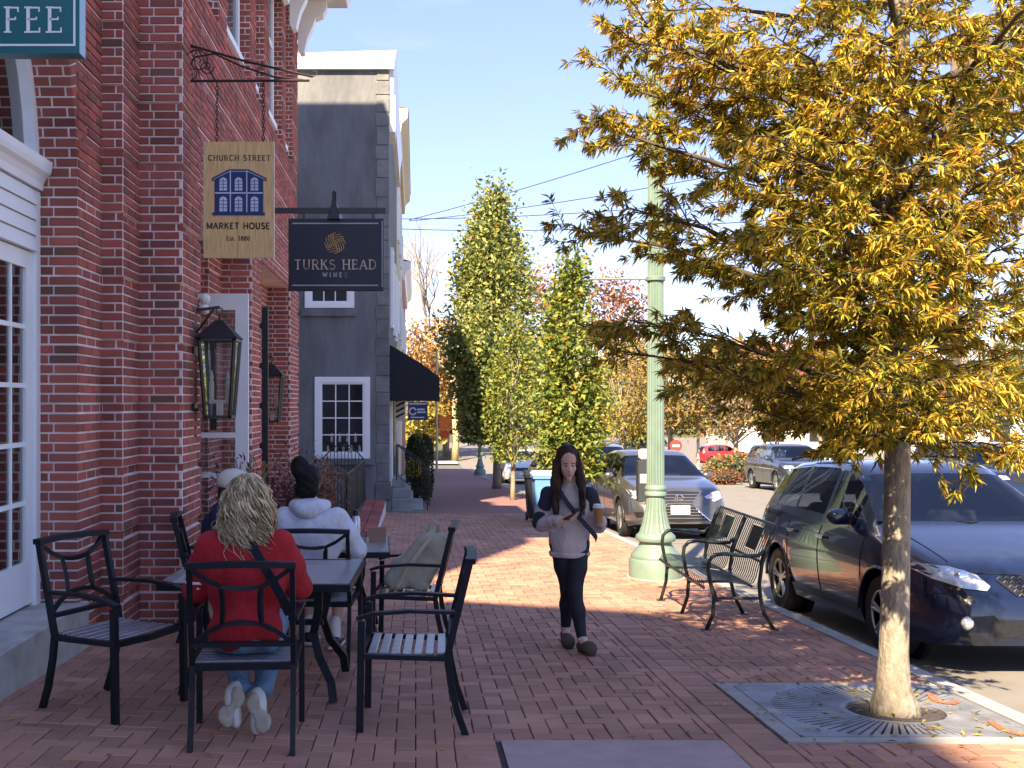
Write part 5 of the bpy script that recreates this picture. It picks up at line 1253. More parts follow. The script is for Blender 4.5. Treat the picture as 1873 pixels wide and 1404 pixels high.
wp = Vector(t.location)
ph = thing('phone', 'dark mobile phone held in the walking person\'s right hand', 'phone', wp + Vector((-.065, -.245, 1.055)), 0)
MB().box((0, 0, 0), (.075, .15, .009), (R(32), R(-8), R(-62))).build('body', m_black, ph, bevel=.003)
q = wp + Vector((.125, -.285, .99))
cu = thing('coffee_cup', 'brown paper coffee cup with white lid carried by the walking person', 'cup', q)
MB().lathe([(.029, 0), (.041, .115)], 20).build('cup', M('paper_brown', (.40, .19, .085), .7, var=.08), cu, smooth=True); MB().lathe([(.044, .115), (.045, .125), (.041, .128), (.039, .142), (.02, .143)], 20).build('lid', m_signwhite, cu, smooth=True)
# ================================================================== cars
m_tyre = M('tyre_rubber', (.018, .018, .019), .85, var=.2, scale=30, bump=.2, bscale=100)
m_rim = M('alloy_rim', (.42, .43, .44), .35, .85, var=.1); m_chrome = M('chrome', (.75, .76, .78), .12, 1.0, var=.02)
m_under = M('car_underside', (.008, .008, .009), .9, var=.2); m_seat = M('car_seat', (.06, .06, .065), .8)
m_cglass = glass_mat('car_glass', (.42, .48, .54), .015, .04); m_lampg2 = M('headlamp_lens', (.55, .57, .58), .12, .35, var=.25, scale=18, coat=1.0); m_grille = M('grille_black', (.012, .012, .014), .4, var=.3, scale=40)
m_amber = M('amber_lens', (.5, .14, .02), .2, coat=1.0); m_plate = M('plate_white', (.78, .78, .76), .4)
def paint(name, col, rough=.28, metal=.35): return M(name, col, rough, metal, var=.05, scale=2, coat=1.0, spec=.5)
def wheel_parts(t, x, y, r, side, spokes=6):
    """side = +1 when the outer face looks to +x"""
    w = .20; o = (x, y, r)
    V = MB()
    prof = [(r * .62, -w / 2), (r * .93, -w / 2), (r, -w / 2 + .03), (r, w / 2 - .03), (r * .93, w / 2), (r * .62, w / 2)]
    n = 28; vs = []
    for (rr, xx) in prof:
        for j in range(n): a = 2 * math.pi * j / n; vs.append((x + xx, y + rr * math.cos(a), r + rr * math.sin(a)))
    V.add(vs, [(i * n + j, i * n + (j + 1) % n, (i + 1) * n + (j + 1) % n, (i + 1) * n + j) for i in range(5) for j in range(n)])
    wo = V.build('wheel', m_tyre, t, smooth=True)
    rm = MB(); xf = x + side * (w / 2 - .015)
    rm.tube([(xf, y + r * .61 * math.cos(a), r + r * .61 * math.sin(a)) for a in [2 * math.pi * j / 28 for j in range(28)]], .014, 6, closed=True)
    for k in range(spokes):
        a = 2 * math.pi * k / spokes + .3
        for da in (-.13, .13): rm.tube([(xf - side * .012, y + r * .1 * math.cos(a), r + r * .1 * math.sin(a)), (xf, y + r * .6 * math.cos(a + da), r + r * .6 * math.sin(a + da))], .018, 5)
    rm.tube([(xf - side * .03, y, r), (xf + side * .002, y, r)], r * .15, 12)
    rm.build('rim', m_rim, wo)
    MB().tube([(xf - side * .09, y, r), (xf - side * .06, y, r)], r * .58, 20).build('brake_disc', m_under, wo)
def patch(bvh, poly, mat, name, parent, origin_y=-5.0, off=.006, axis='y', depth=None):
    """lay an outline seen from the front (x,z) or the side (y,z) on the body surface"""
    c = (sum(p[0] for p in poly) / len(poly), sum(p[1] for p in poly) / len(poly)); rings = [1.0, .66, .33]; vs = []
    fine = []
    for i in range(len(poly)):
        a, b_ = poly[i], poly[(i + 1) % len(poly)]
        for k in range(4): fine.append((a[0] + (b_[0] - a[0]) * k / 4, a[1] + (b_[1] - a[1]) * k / 4))
    poly = fine; n = len(poly)
    for k in rings + [0.0]:
        for p in (poly if k else [c]):
            u, v = c[0] + (p[0] - c[0]) * k, c[1] + (p[1] - c[1]) * k
            if axis == 'y': o, d = Vector((u, origin_y, v)), Vector((0, 1, 0))
            elif axis == 'z': o, d = Vector((u, v, 5.0)), Vector((0, 0, -1))
            else: o, d = Vector((origin_y, u, v)), Vector((-math.copysign(1, origin_y), 0, 0))
            h = bvh.ray_cast(o, d)
            if h[0] is None: vs.append(None)
            else: vs.append(h[0] - d * off)
    ok = [v for v in vs if v is not None]
    if not ok: return None
    vs = [v if v is not None else ok[0] for v in vs]
    fs = []
    for r_ in range(2):
        for i in range(n): fs.append((r_ * n + i, r_ * n + (i + 1) % n, (r_ + 1) * n + (i + 1) % n, (r_ + 1) * n + i))
    for i in range(n): fs.append((2 * n + i, 2 * n + (i + 1) % n, 3 * n))
    return MB().add(vs, fs).build(name, mat, parent, smooth=2)
def sm(a, n=2):
    a = np.array(a, float)
    for _ in range(n): a[1:-1] = .25 * a[:-2] + .5 * a[1:-1] + .25 * a[2:]
    return a
def make_car(label, loc, rz, mat, sp, group=None, name='parked_car', cat='car', detail=True):
    """lofted body: front at local y=0 looking to -y, length along +y"""
    t = thing(name, label, cat, loc, rz, group)
    L, W, H = sp['L'], sp['W'] / 2, sp['H']; wr = sp['wr']; yf, yr = sp['axles']
    ys = np.unique(np.round(np.concatenate([np.linspace(0, L, 60), np.linspace(0, .7, 29), np.linspace(yf - wr - .08, yf + wr + .08, 18), np.linspace(yr - wr - .08, yr + wr + .08, 18), [.02, .06, L - .02, L - .06]]), 3))
    yd = np.linspace(0, L, 700)
    def I(tab, sg=.0):
        v = np.interp(yd, [p[0] * L for p in tab], [p[1] for p in tab])
        if sg:
            kx = np.arange(-90, 91) * (L / 699); kw = np.exp(-.5 * (kx / sg) ** 2); kw /= kw.sum()
            e0, e1 = v[0], v[-1]; vp = np.concatenate([2 * e0 - v[90:0:-1], v, 2 * e1 - v[-2:-92:-1]]); v = np.convolve(vp, kw, 'valid')
        return np.interp(ys, yd, v)
    belt = I(sp['belt'], .07); top = I(sp['top'], .075); plan = I(sp['plan'], .05) * W; rw = I(sp['roofw']); zb = I(sp['bot']) if 'bot' in sp else np.full(len(ys), .22)
    zarch = zb.copy()
    for yw in (yf, yr):
        R_ = wr + .055; m = np.abs(ys - yw) < R_; zarch[m] = np.maximum(zarch[m], wr + np.sqrt(R_ ** 2 - (ys[m] - yw) ** 2))
    rows = []; nv = 0
    for i, y in enumerate(ys):
        b_, tp, w = belt[i], max(top[i], belt[i] + .012), plan[i]; z0 = zarch[i]; zs = [zb[i] + (b_ - zb[i]) * f for f in (.0, .12, .3, .5, .68, .84, .95, 1.0)]
        wf = [.93, .965, .99, 1.0, 1.0, .985, .955, .935]
        pts = [(w * f, max(z, z0 if k < 6 else z)) for k, (z, f) in enumerate(zip(zs, wf))]
        q = min(1, (tp - b_) / .45)                                   # how much of a cabin there is here
        wt = w * (.90 * (1 - q) + rw[i] * q)
        for f in (.12, .35, .6, .82, .93): pts.append((w * .93 + (wt - w * .93) * (f ** 1.1), b_ + (tp - b_) * (f if q > .3 else f * .9) * .93))
        pts += [(wt * .93, b_ + (tp - b_) * .965), (wt * .78, b_ + (tp - b_) * .985), (wt * .45, b_ + (tp - b_) * .997), (0, tp)]
        rows.append(pts); nv = len(pts)
    full = []
    for i, y in enumerate(ys):
        left = [(-x, y, z) for x, z in rows[i]]; right = [(x, y, z) for x, z in reversed(rows[i][:-1])]
        full.append(left + right)
    n2 = len(full[0]); V = [p for r_ in full for p in r_]; fb = []; fg = {}
    wsb, wst, rrt, rrb = [v * L for v in sp['glass']]      # windscreen base, top, rear glass top, base
    pill = [v * L for v in sp['pillars']]
    def side_pane(ym):
        for k in range(len(pill) - 1):
            if pill[k] + .04 < ym < pill[k + 1] - .04: return k
        return None
    for i in range(len(ys) - 1):
        ym = (ys[i] + ys[i + 1]) / 2
        for j in range(n2 - 1):
            f = (i * n2 + j, i * n2 + j + 1, (i + 1) * n2 + j + 1, (i + 1) * n2 + j); jj = min(j, n2 - 2 - j)
            key = None
            cab = (top[i] + top[i + 1]) / 2 - (belt[i] + belt[i + 1]) / 2
            if 8 <= jj <= 11 and cab > .16 and side_pane(ym) is not None: key = ('s', side_pane(ym), j > n2 / 2)
            elif jj >= 12 and wsb < ym < wst: key = ('w',)
            elif jj >= 12 and rrt < ym < rrb: key = ('r',)
            if key: fg.setdefault(key, []).append(f)
            else: fb.append(f)
    fb.append(tuple(range(n2))); fb.append(tuple(range((len(ys) - 1) * n2, len(ys) * n2))[::-1])
    me = MB().add(V, fb); body = me.build('body', mat, t, smooth=True)
    for key, fs in fg.items():
        used = sorted({q for f in fs for q in f}); mp = {q: k for k, q in enumerate(used)}
        o = raw({'s': 'side_window', 'w': 'windscreen', 'r': 'rear_window'}[key[0]], [V[q] for q in used], [tuple(mp[q] for q in f) for f in fs], m_cglass, t, smooth=True)
        if key[0] == 's' and detail:          # dark rubber edge
            pass
    bvh = BVHTree.FromPolygons([Vector(v) for v in V], fb + [f for l in fg.values() for f in l])
    MB().bb((-W * .82, .25, .2), (W * .82, L - .25, .55)).build('chassis', m_under, t)
    MB().bb((-W * .7, wst * .98, .5), (W * .7, rrt, .62)).build('floor', m_under, t)
    for (sx, sy) in ((-.4, wst + .25), (.4, wst + .25), (-.4, wst + 1.15), (.4, wst + 1.15)):
        sdf = MB().box((sx * W * 1.05, sy + .12, .82), (.46, .14, .6), (R(-12), 0, 0)).box((sx * W * 1.05, sy + .17, 1.2), (.24, .09, .17), (R(-12), 0, 0)); sdf.build('seat', m_seat, t, bevel=.03)
    MB().box((0, wsb + .35, sp['top'][3][1] * .62 + .2), (W * 1.5, .4, .12)).build('dashboard', m_under, t)
    if detail:
        s_x = -W * .42; MB().tube([(s_x + .17 * math.cos(a), wst + .02 + .07 * math.sin(a), .98 + .15 * math.sin(a)) for a in [2 * math.pi * i / 18 for i in range(18)]], .014, 6, closed=True).build('steering_wheel', m_under, t)
    for yw in (yf, yr):
        for s in (-1, 1):
            wheel_parts(t, s * (W - .13), yw, wr, s, sp.get('spokes', 6))
            MB().tube([(s * (W - .28), yw, wr), (s * (W - .24), yw, wr)], wr + .05, 20).build('wheel_well', m_under, t)
            if sp.get('lip'):
                R_ = wr + .06; m = MB(); pp = [(s * (np.interp(yw + R_ * math.cos(a), ys, plan) * .985 + .004), yw + R_ * math.cos(a), wr + R_ * math.sin(a)) for a in [math.pi * k / 16 for k in range(17)]]
                m.tube(pp, .016, 6); m.build('arch_lip', mat, t, smooth=2)
    for s in (-1, 1):
        mb = MB(); my = wsb + .45; zz = float(np.interp(my, ys, belt)) + .10; mx = s * (W * .93 + .09)
        mb.ball((mx, my, zz), .1, 12, 8, (1.05, .6, .72)); mb.box((s * (W * .93), my + .02, zz - .05), (.12, .06, .04)); mir = mb.build('wing_mirror', mat, t, smooth=True)
        if detail:
            for hy in sp.get('handles', ()):
                h = bvh.ray_cast(Vector((s * 3, hy * L, sp['hz'])), Vector((-s, 0, 0)))
                if h[0] is not None: MB().box(h[0] + Vector((s * .018, 0, 0)), (.03, .2, .032)).build('door_handle', sp.get('hm', mat), t, bevel=.01)
            # door gaps
            for dy in sp.get('gaps', ()):
                pts = []
                for k in range(8):
                    zz2 = .36 + (sp['hz'] + .1 - .36) * k / 7; h = bvh.ray_cast(Vector((s * 3, dy * L + .03 * math.sin(k / 7 * 3), zz2)), Vector((-s, 0, 0)))
                    if h[0] is not None: pts.append(h[0] + Vector((s * .0015, 0, 0)))
                if len(pts) > 2: MB().tube(pts, .0045, 4).build('door_gap', m_under, t)
    return t, bvh
# ---- dark navy hatchback by the kerb
VIBE = dict(L=4.15, W=1.78, H=1.57, wr=.325, axles=(.88, 3.30), spokes=5, lip=1,
    belt=[(0, .52), (.02, .62), (.06, .74), (.12, .82), (.2, .90), (.27, .955), (.5, .99), (.8, 1.03), (.93, 1.05), (.98, .98), (1, .8)],
    top=[(0, .56), (.02, .68), (.06, .80), (.13, .895), (.2, .975), (.265, 1.04), (.34, 1.24), (.425, 1.46), (.48, 1.535), (.56, 1.565), (.7, 1.56), (.84, 1.52), (.89, 1.48), (.95, 1.25), (.985, 1.06), (1, .85)],
    plan=[(0, .66), (.015, .78), (.05, .89), (.12, .97), (.22, 1.0), (.8, 1.0), (.92, .97), (.98, .90), (1, .84)],
    roofw=[(0, .72), (.27, .72), (.45, .70), (.85, .68), (1, .66)], bot=[(0, .24), (.08, .2), (.2, .2), (.9, .22), (1, .32)],
    glass=(.272, .432, .885, .975), pillars=(.345, .52, .70, .86), handles=(.50, .68), gaps=(.285, .515, .71), hz=.86)
vx, vy = 3.74 + .89, 7.74
m_vnavy = paint('navy_paint', (.004, .008, .028), .22, .0)
t, bv = make_car('dark navy hatchback parked at the kerb behind the oak trunk', (vx, vy, g(vx, vy) - .145), 0, m_vnavy, VIBE)
t.rotation_euler = (math.atan(-SLOPE), 0, 0)
for s in (-1, 1):
    patch(bv, [(s * x, z) for x, z in ((.80, .80), (.62, .79), (.46, .735), (.40, .66), (.44, .63), (.60, .645), (.76, .70), (.83, .76))], m_lampg2, 'headlight', t, off=.010)
    patch(bv, [(s * x, z) for x, z in ((.86, .80), (.81, .80), (.82, .74), (.86, .76))], m_amber, 'indicator', t, off=.012)
    h = bv.ray_cast(Vector((s * .60, -5, .40)), Vector((0, 1, 0)))
    if h[0] is not None:
        MB().ball(h[0] + Vector((0, .01, 0)), .052, 16, 8, (1, .5, 1)).build('fog_lamp', m_lampg2, t, smooth=2)
    patch(bv, [(s * x, z) for x, z in ((.66, .44), (.42, .46), (.36, .40), (.42, .33), (.64, .34))], M('bumper_inset', (.004, .006, .015), .5), 'fog_recess', t, off=.004)
    hl2 = bv.ray_cast(Vector((s * .57, -5, .715)), Vector((0, 1, 0)))
    if hl2[0] is not None: MB().ball(hl2[0] + Vector((0, .012, 0)), .058, 14, 8, (1, .5, 1)).build('lamp_reflector', m_chrome, t, smooth=2)
patch(bv, [(-.34, .70), (-.26, .725), (0, .735), (.26, .725), (.34, .70), (.24, .60), (0, .585), (-.24, .60)], m_grille, 'grille', t, off=.008)
gm = MB()
for i in range(13):
    for j in range(5):
        x = -.30 + i * .05; z = .605 + j * .028
        if abs(x) < .33 - (.72 - z) * .9:
            h = bv.ray_cast(Vector((x + (.025 if j % 2 else 0), -5, z)), Vector((0, 1, 0)))
            if h[0] is not None: gm.tube([h[0] + Vector((-.02, -.012, -.010)), h[0] + Vector((0, -.014, .010)), h[0] + Vector((.02, -.012, -.010))], .0028, 4)
gm.build('grille_mesh', m_rim, t, kind='stuff')
patch(bv, [(-.42, .42), (.42, .42), (.46, .30), (-.46, .30)], m_grille, 'lower_grille', t, off=.006)
patch(bv, [(-.16, .50), (.16, .50), (.16, .585), (-.16, .585)], m_plate, 'number_plate', t, off=.02)
def seam(pts, name, r=.004, par=t, b=bv):
    P_ = []
    for (x_, y_) in pts:
        h_ = b.ray_cast(Vector((x_, y_, 5)), Vector((0, 0, -1)))
        if h_[0] is not None: P_.append(h_[0] + Vector((0, 0, .001)))
    if len(P_) > 2: MB().tube(P_, r, 4).build(name, m_under, par)
for s in (-1, 1): seam([(s * (.60 + .11 * k / 11), .30 + .78 * k / 11) for k in range(12)], 'hood_gap')
seam([(-.62 + 1.24 * k / 20, .20 - .04 * math.cos((k - 10) / 10 * 1.4)) for k in range(21)], 'hood_gap')
for s in (-1, 1):
    P_ = []
    for k in range(12):
        h_ = bv.ray_cast(Vector((s * 3, .10 + .48 * k / 11, .60 - .02 * k / 11)), Vector((-s, 0, 0)))
        if h_[0] is not None: P_.append(h_[0] + Vector((s * .001, 0, 0)))
    if len(P_) > 2: MB().tube(P_, .004, 4).build('bumper_gap', m_under, t)
h_ = bv.ray_cast(Vector((0, -5, .76)), Vector((0, 1, 0)))[0]
if h_ is not None: MB().tube([h_ + Vector((0, -.012, .04)), h_ + Vector((.03, -.014, 0)), h_ + Vector((0, -.012, -.05)), h_ + Vector((-.03, -.014, 0))], .008, 5, closed=True).build('badge', M('badge_red', (.35, .02, .02), .3, .3), t)
for s in (-.35, .25): MB().tube([(s + .02, 1.16, 1.045), (s - .25, 1.10, 1.05), (s - .42, 1.14, 1.055)], .012, 6).build('wiper', m_under, t)
for s in (-1, 1):
    MB().tube([(s * .545, 2.05, 1.565), (s * .56, 2.5, 1.59), (s * .56, 3.3, 1.585), (s * .545, 3.75, 1.545)], .014, 6).build('roof_rail', m_under, t)
MB().tube([(-.3, 2.1, 1.50), (.3, 2.1, 1.50)], .03, 6).build('sun_strip', M('tint_strip', (.02, .16, .18), .2), t)
# ---- silver crossover with a big spindle grille
LEX = dict(L=4.63, W=1.86, H=1.63, wr=.36, axles=(.95, 3.62), spokes=10, lip=1,
    belt=[(0, .58), (.02, .70), (.06, .84), (.12, .90), (.2, .96), (.27, 1.0), (.5, 1.04), (.8, 1.09), (.93, 1.1), (.98, 1.0), (1, .85)],
    top=[(0, .62), (.015, .78), (.05, .92), (.13, 1.0), (.2, 1.06), (.265, 1.10), (.34, 1.30), (.425, 1.52), (.48, 1.60), (.56, 1.625), (.7, 1.61), (.84, 1.55), (.89, 1.5), (.95, 1.28), (.985, 1.1), (1, .9)],
    plan=[(0, .70), (.015, .82), (.05, .92), (.12, .985), (.22, 1.0), (.8, 1.0), (.92, .97), (.98, .90), (1, .84)],
    roofw=[(0, .72), (.27, .72), (.45, .69), (.85, .66), (1, .64)], bot=[(0, .30), (.08, .24), (.2, .24), (.9, .26), (1, .36)],
    glass=(.272, .432, .885, .975), pillars=(.345, .52, .70, .84), handles=(.50, .68), gaps=(.285, .515, .71), hz=.92)
m_silver = paint('silver_paint', (.085, .086, .09), .3, .4)
lxx, lyy = 4.72, 19.0
t, bv = make_car('silver crossover with large dark grille parked behind the green lamp post', (lxx, lyy, g(lxx, lyy) - .145), 0, m_silver, LEX)
t.rotation_euler = (math.atan(-SLOPE), 0, 0)
patch(bv, [(-.40, .86), (0, .88), (.40, .86), (.22, .66), (.30, .55), (.52, .36), (0, .33), (-.52, .36), (-.30, .55), (-.22, .66)], m_grille, 'grille', t, off=.008)
for i in range(9):
    z = .40 + i * .052; w_ = .22 + abs(z - .64) * (.75 if z > .64 else .95)
    pts = []
    for k in range(9):
        h = bv.ray_cast(Vector((-w_ + 2 * w_ * k / 8, -5, z)), Vector((0, 1, 0)))
        if h[0] is not None: pts.append(h[0] + Vector((0, -.014, 0)))
    if len(pts) > 2: MB().tube(pts, .007, 4).build('grille_bar', m_rim, t)
for sg_ in (-1, 1): MB().tube([tuple((bv.ray_cast(Vector((sg_ * x, -5, z)), Vector((0, 1, 0)))[0] or Vector((sg_ * x, .1, z))) + Vector((0, -.016, 0))) for x, z in ((.41, .865), (.23, .66), (.31, .55), (.54, .35))], .012, 5).build('grille_surround', m_chrome, t)
h = bv.ray_cast(Vector((0, -5, .76)), Vector((0, 1, 0)))[0]
MB().tube([h + Vector((.075 * math.cos(a), -.03, .055 * math.sin(a))) for a in [2 * math.pi * i / 20 for i in range(20)]], .009, 5, closed=True).tube([h + Vector((-.03, -.03, .045)), h + Vector((-.03, -.03, -.025)), h + Vector((.055, -.03, -.025))], .008, 5).build('badge', m_chrome, t)
h = bv.ray_cast(Vector((0, -5, .55)), Vector((0, 1, 0)))[0]
MB().box(h + Vector((0, -.03, 0)), (.34, .012, .16)).build('number_plate', m_plate, t)
for s in (-1, 1):
    patch(bv, [(s * x, z) for x, z in ((.86, .90), (.62, .86), (.46, .78), (.50, .74), (.70, .76), (.84, .82))], m_lampg2, 'headlight', t, off=.010)
    patch(bv, [(s * x, z) for x, z in ((.82, .76), (.62, .70), (.58, .72), (.78, .80))], m_signwhite, 'daytime_light', t, off=.013)
    patch(bv, [(s * x, z) for x, z in ((.80, .50), (.62, .52), (.58, .44), (.76, .40))], m_grille, 'bumper_vent', t, off=.008)
# ---- grey sport utility across the road and others
SUV = dict(L=5.0, W=2.0, H=1.78, wr=.38, axles=(.95, 3.82), spokes=8, lip=1,
    belt=[(0, .66), (.02, .80), (.05, .96), (.12, 1.04), (.24, 1.10), (.5, 1.13), (.93, 1.17), (.985, 1.05), (1, .9)],
    top=[(0, .7), (.012, .9), (.04, 1.04), (.12, 1.12), (.22, 1.18), (.25, 1.21), (.31, 1.42), (.375, 1.66), (.43, 1.74), (.55, 1.775), (.85, 1.75), (.92, 1.68), (.97, 1.3), (.99, 1.15), (1, .95)],
    plan=[(0, .78), (.015, .88), (.05, .95), (.12, 1.0), (.9, 1.0), (.97, .95), (1, .9)], roofw=[(0, .76), (.27, .76), (.45, .75), (.9, .73), (1, .7)],
    bot=[(0, .34), (.08, .28), (.9, .3), (1, .4)], glass=(.252, .385, .93, .985), pillars=(.31, .47, .65, .80, .93), handles=(.46, .64), gaps=(.27, .47, .66), hz=1.0)
def suv_front(t, bv, w):
    for s in (-1, 1): patch(bv, [(s * x, z) for x, z in ((.92, .98), (.62, .97), (.55, .88), (.90, .86))], m_lampg2, 'headlight', t, off=.01)
    patch(bv, [(-.52, .97), (.52, .97), (.48, .80), (-.48, .80)], m_grille, 'grille', t, off=.008)
    patch(bv, [(-.6, .55), (.6, .55), (.5, .42), (-.5, .42)], m_grille, 'lower_grille', t, off=.008)
def place(label, x, y, mat, sp, rz=0.0, fr=suv_front, detail=True, group='cars parked along the street'):
    t, bv = make_car(label, (x, y, g(x, y) - .145), rz, mat, sp, group, detail=detail); t.rotation_euler = (math.atan(-SLOPE), 0, rz)
    if fr: fr(t, bv, 1)
    return t
place('grey sport utility car parked across the road with pale headlights', 14.3, 38.5, paint('grey_paint', (.04, .05, .07), .25, .4), SUV)
place('dark blue sport utility car across the road behind the navy hatchback', 14.9, 25.6, paint('blue_black_paint', (.012, .022, .05), .25, .3), SUV)
def vibe_front(t, bv, w):
    for s in (-1, 1): patch(bv, [(s * x, z) for x, z in ((.80, .82), (.60, .80), (.44, .72), (.48, .66), (.78, .72))], m_lampg2, 'headlight', t, off=.01)
    patch(bv, [(-.4, .72), (.4, .72), (.34, .58), (-.34, .58)], m_grille, 'grille', t, off=.008); patch(bv, [(-.17, .42), (.17, .42), (.17, .5), (-.17, .5)], m_plate, 'number_plate', t, off=.02)
place('pale blue car parked behind the silver crossover', 4.75, 26.2, paint('pale_blue_paint', (.17, .24, .32), .3, .3), SUV, fr=suv_front)
place('grey car parked behind the pale blue one under the trees', 4.75, 33.0, paint('steel_paint', (.12, .14, .16), .3, .4), VIBE, fr=vibe_front)
place('white car parked farthest along the kerb', 4.75, 47.0, paint('white_paint_car', (.6, .6, .6), .35, 0), VIBE, fr=vibe_front, detail=False)
for i, (lab, x, y, col, rz) in enumerate((('red car parked in the far lot', 27.5, 88, (.42, .012, .018), 90), ('white car parked beside the red car in the far lot', 32.6, 90, (.6, .6, .6), 92), ('silver car parked at the end of the far lot', 38.5, 91, (.35, .36, .38), 88), ('black car in front of the far lot trees', 22.0, 95, (.02, .02, .025), 95), ('white van parked on the cross street', -3.0, 97, (.62, .62, .62), 86))):
    place(lab, x, y, paint('far_paint_%d' % i, col, .3, .1), VIBE if i != 4 else SUV, R(rz), None, False, 'cars in the far parking lot')
# ================================================================== vegetation
def leaf_mesh(P, D, N, L, W, droop=.15):
    """rhombic folded leaves: base point, direction, face normal, length, width (numpy arrays)"""
    D = D / np.linalg.norm(D, axis=1, keepdims=True); S = np.cross(D, N); S /= np.linalg.norm(S, axis=1, keepdims=True) + 1e-9; Nn = np.cross(S, D)
    n = len(P); V = np.empty((n, 4, 3)); L = L[:, None]; W = W[:, None]
    V[:, 0] = P; V[:, 1] = P + D * L * .45 + S * W * .5 + Nn * W * .18; V[:, 2] = P + D * L - Nn * L * droop; V[:, 3] = P + D * L * .45 - S * W * .5 + Nn * W * .18
    i = np.arange(n)[:, None] * 4; F = np.concatenate([i + np.array([[0, 1, 2]]), i + np.array([[0, 2, 3]])], 1).reshape(-1, 3)
    return V.reshape(-1, 3), F
def leaf_obj(name, V, F, mat, parent, kind=None):
    me = bpy.data.meshes.new(name); me.vertices.add(len(V)); me.vertices.foreach_set('co', V.astype(np.float32).ravel())
    me.loops.add(F.size); me.loops.foreach_set('vertex_index', F.astype(np.int32).ravel())
    me.polygons.add(len(F)); me.polygons.foreach_set('loop_start', np.arange(0, F.size, 3, dtype=np.int32)); me.polygons.foreach_set('loop_total', np.full(len(F), 3, dtype=np.int32))
    me.update(calc_edges=True); me.validate()
    return mk(name, me, mat, parent, kind)
rnd = np.random.RandomState(11)
def unit(n):
    v = rnd.normal(size=(n, 3)); return v / np.linalg.norm(v, axis=1, keepdims=True)
m_bark = M('oak_bark', (.28, .24, .185), .9, var=.35, scale=26, stretch=(1, 1, .45), bump=.8, bscale=48, detail=10, bdist=.02)
m_oak = M('oak_leaf', (.66, .78, .50), .5, col2=(1.0, .95, .92), scale=1.4, spec=.35, trans=.5,
          ramp=[(0, (.09, .12, .03)), (.2, (.24, .25, .045)), (.38, (.60, .50, .07)), (.62, (.86, .64, .10)), (.8, (.78, .47, .08)), (.92, (.45, .20, .05)), (1, (.2, .11, .05))])
# ---- young willow oak by the kerb
tx, ty = ground_px(1638, 1298)
oak = thing('oak_tree', 'young willow oak with narrow yellow and rust leaves in the pavement grate', 'tree', (tx, ty, g(tx, ty)))
tr = MB(); rr = random.Random(21)
tr.tube([(0, 0, -.03), (-.008, 0, .04), (-.015, 0, .14), (-.012, 0, .32), (0, 0, .7), (.012, .01, 1.2), (.015, .0, 1.7), (.03, .01, 2.2), (.02, .02, 3.2), (.04, 0, 4.4), (.02, 0, 5.6), (.03, 0, 6.8)],
        [.155, .13, .098, .083, .078, .074, .07, .064, .062, .045, .028, .008], 18)
trunk = tr.build('trunk', m_bark, oak, smooth=2)
oz = oak.location.z
def tip(px, py, dy=0.0): p = at(px, py, ty + dy); return Vector((p.x - tx, dy, p.z - oz))
prim = []
for (px, py, dy, z0) in ((1075, 225, -.2, 2.6), (1190, 290, .6, 2.5), (1230, 470, .8, 1.95), (1330, 430, -.6, 2.2), (1260, 200, .3, 2.7), (1120, 150, .5, 2.9), (1160, 40, -.4, 3.1), (1055, 420, .1, 2.15), (1140, 380, -.7, 2.2), (1110, 640, 0, 1.62), (1180, 590, -.7, 1.7), (1230, 660, .6, 1.58), (1330, 690, -.9, 1.52),
                         (1850, 820, -.5, 1.55), (1800, 700, .7, 1.7), (1900, 640, -.3, 1.85), (1960, 520, .4, 2.1), (1880, 420, -1.0, 2.2), (1980, 330, .2, 2.5), (1930, 200, -.7, 2.7), (1900, 60, .5, 3.0), (1500, 730, .9, 1.5), (1560, 560, -1.25, 1.9), (1700, 480, -1.25, 2.1), (1480, 420, -1.25, 2.3), (1620, 300, -1.25, 2.6), (1750, 200, -1.25, 2.9), (1400, 250, -1.3, 2.7), (1650, 560, 1.7, 1.9), (1480, 330, 1.6, 2.4), (1700, 250, 1.5, 2.6), (1300, 150, .9, 2.9), (1420, 60, -.9, 3.2), (1600, 60, -1.3, 3.4), (1440, 770, -.5, 1.5), (1530, 800, .3, 1.5), (1590, 800, -1.0, 1.52), (1700, 770, -1.1, 1.52), (1780, 760, .2, 1.55), (1690, 700, -1.25, 1.6), (1550, 680, -1.3, 1.65), (1800, 560, -1.2, 1.9), (1760, 380, -1.25, 2.3), (1560, 200, -1.25, 2.8), (1500, 500, -1.25, 2.0), (1840, 300, -1.2, 2.5), (1640, 430, -1.25, 2.2), (1250, 90, -.3, 3.1), (1720, 90, -1.2, 3.2), (1850, 130, -.2, 3.0)):
    prim.append((z0, tip(px, py, dy)))
for i in range(34):
    a = i * 2.4; z0 = 3.0 + i * .1; L = 1.9 - i * .045
    prim.append((z0, Vector((math.cos(a) * L, math.sin(a) * L, z0 + .5 + rr.uniform(-.2, .3)))))
LP, LD, LN, LL, LW = [], [], [], [], []
lb = MB(); tw = MB()
def leafs_on(p, q, n, sc=1.0):
    d = (q - p)
    if d.length < 1e-4: return
    dn = d.normalized()
    for k in range(n):
        f = rr.uniform(.25, 1.0) if k < n * .6 else rr.uniform(.82, 1.02)
        b_ = p + d * f
        sp = Vector((rr.gauss(0, 1), rr.gauss(0, 1), rr.gauss(0, .8))); sp = sp - dn * sp.dot(dn); sp = sp.normalized() if sp.length > .1 else Vector((1, 0, 0))
        v = dn * rr.uniform(.35, 1.0) + sp * rr.uniform(.4, 1.0) + Vector((0, 0, -.22))
        LP.append(b_); LD.append(v); LN.append(Vector((rr.gauss(0, .55), rr.gauss(0, .55), 1))); l = rr.uniform(.042, .082) * sc; LL.append(l); LW.append(l * rr.uniform(.15, .22))
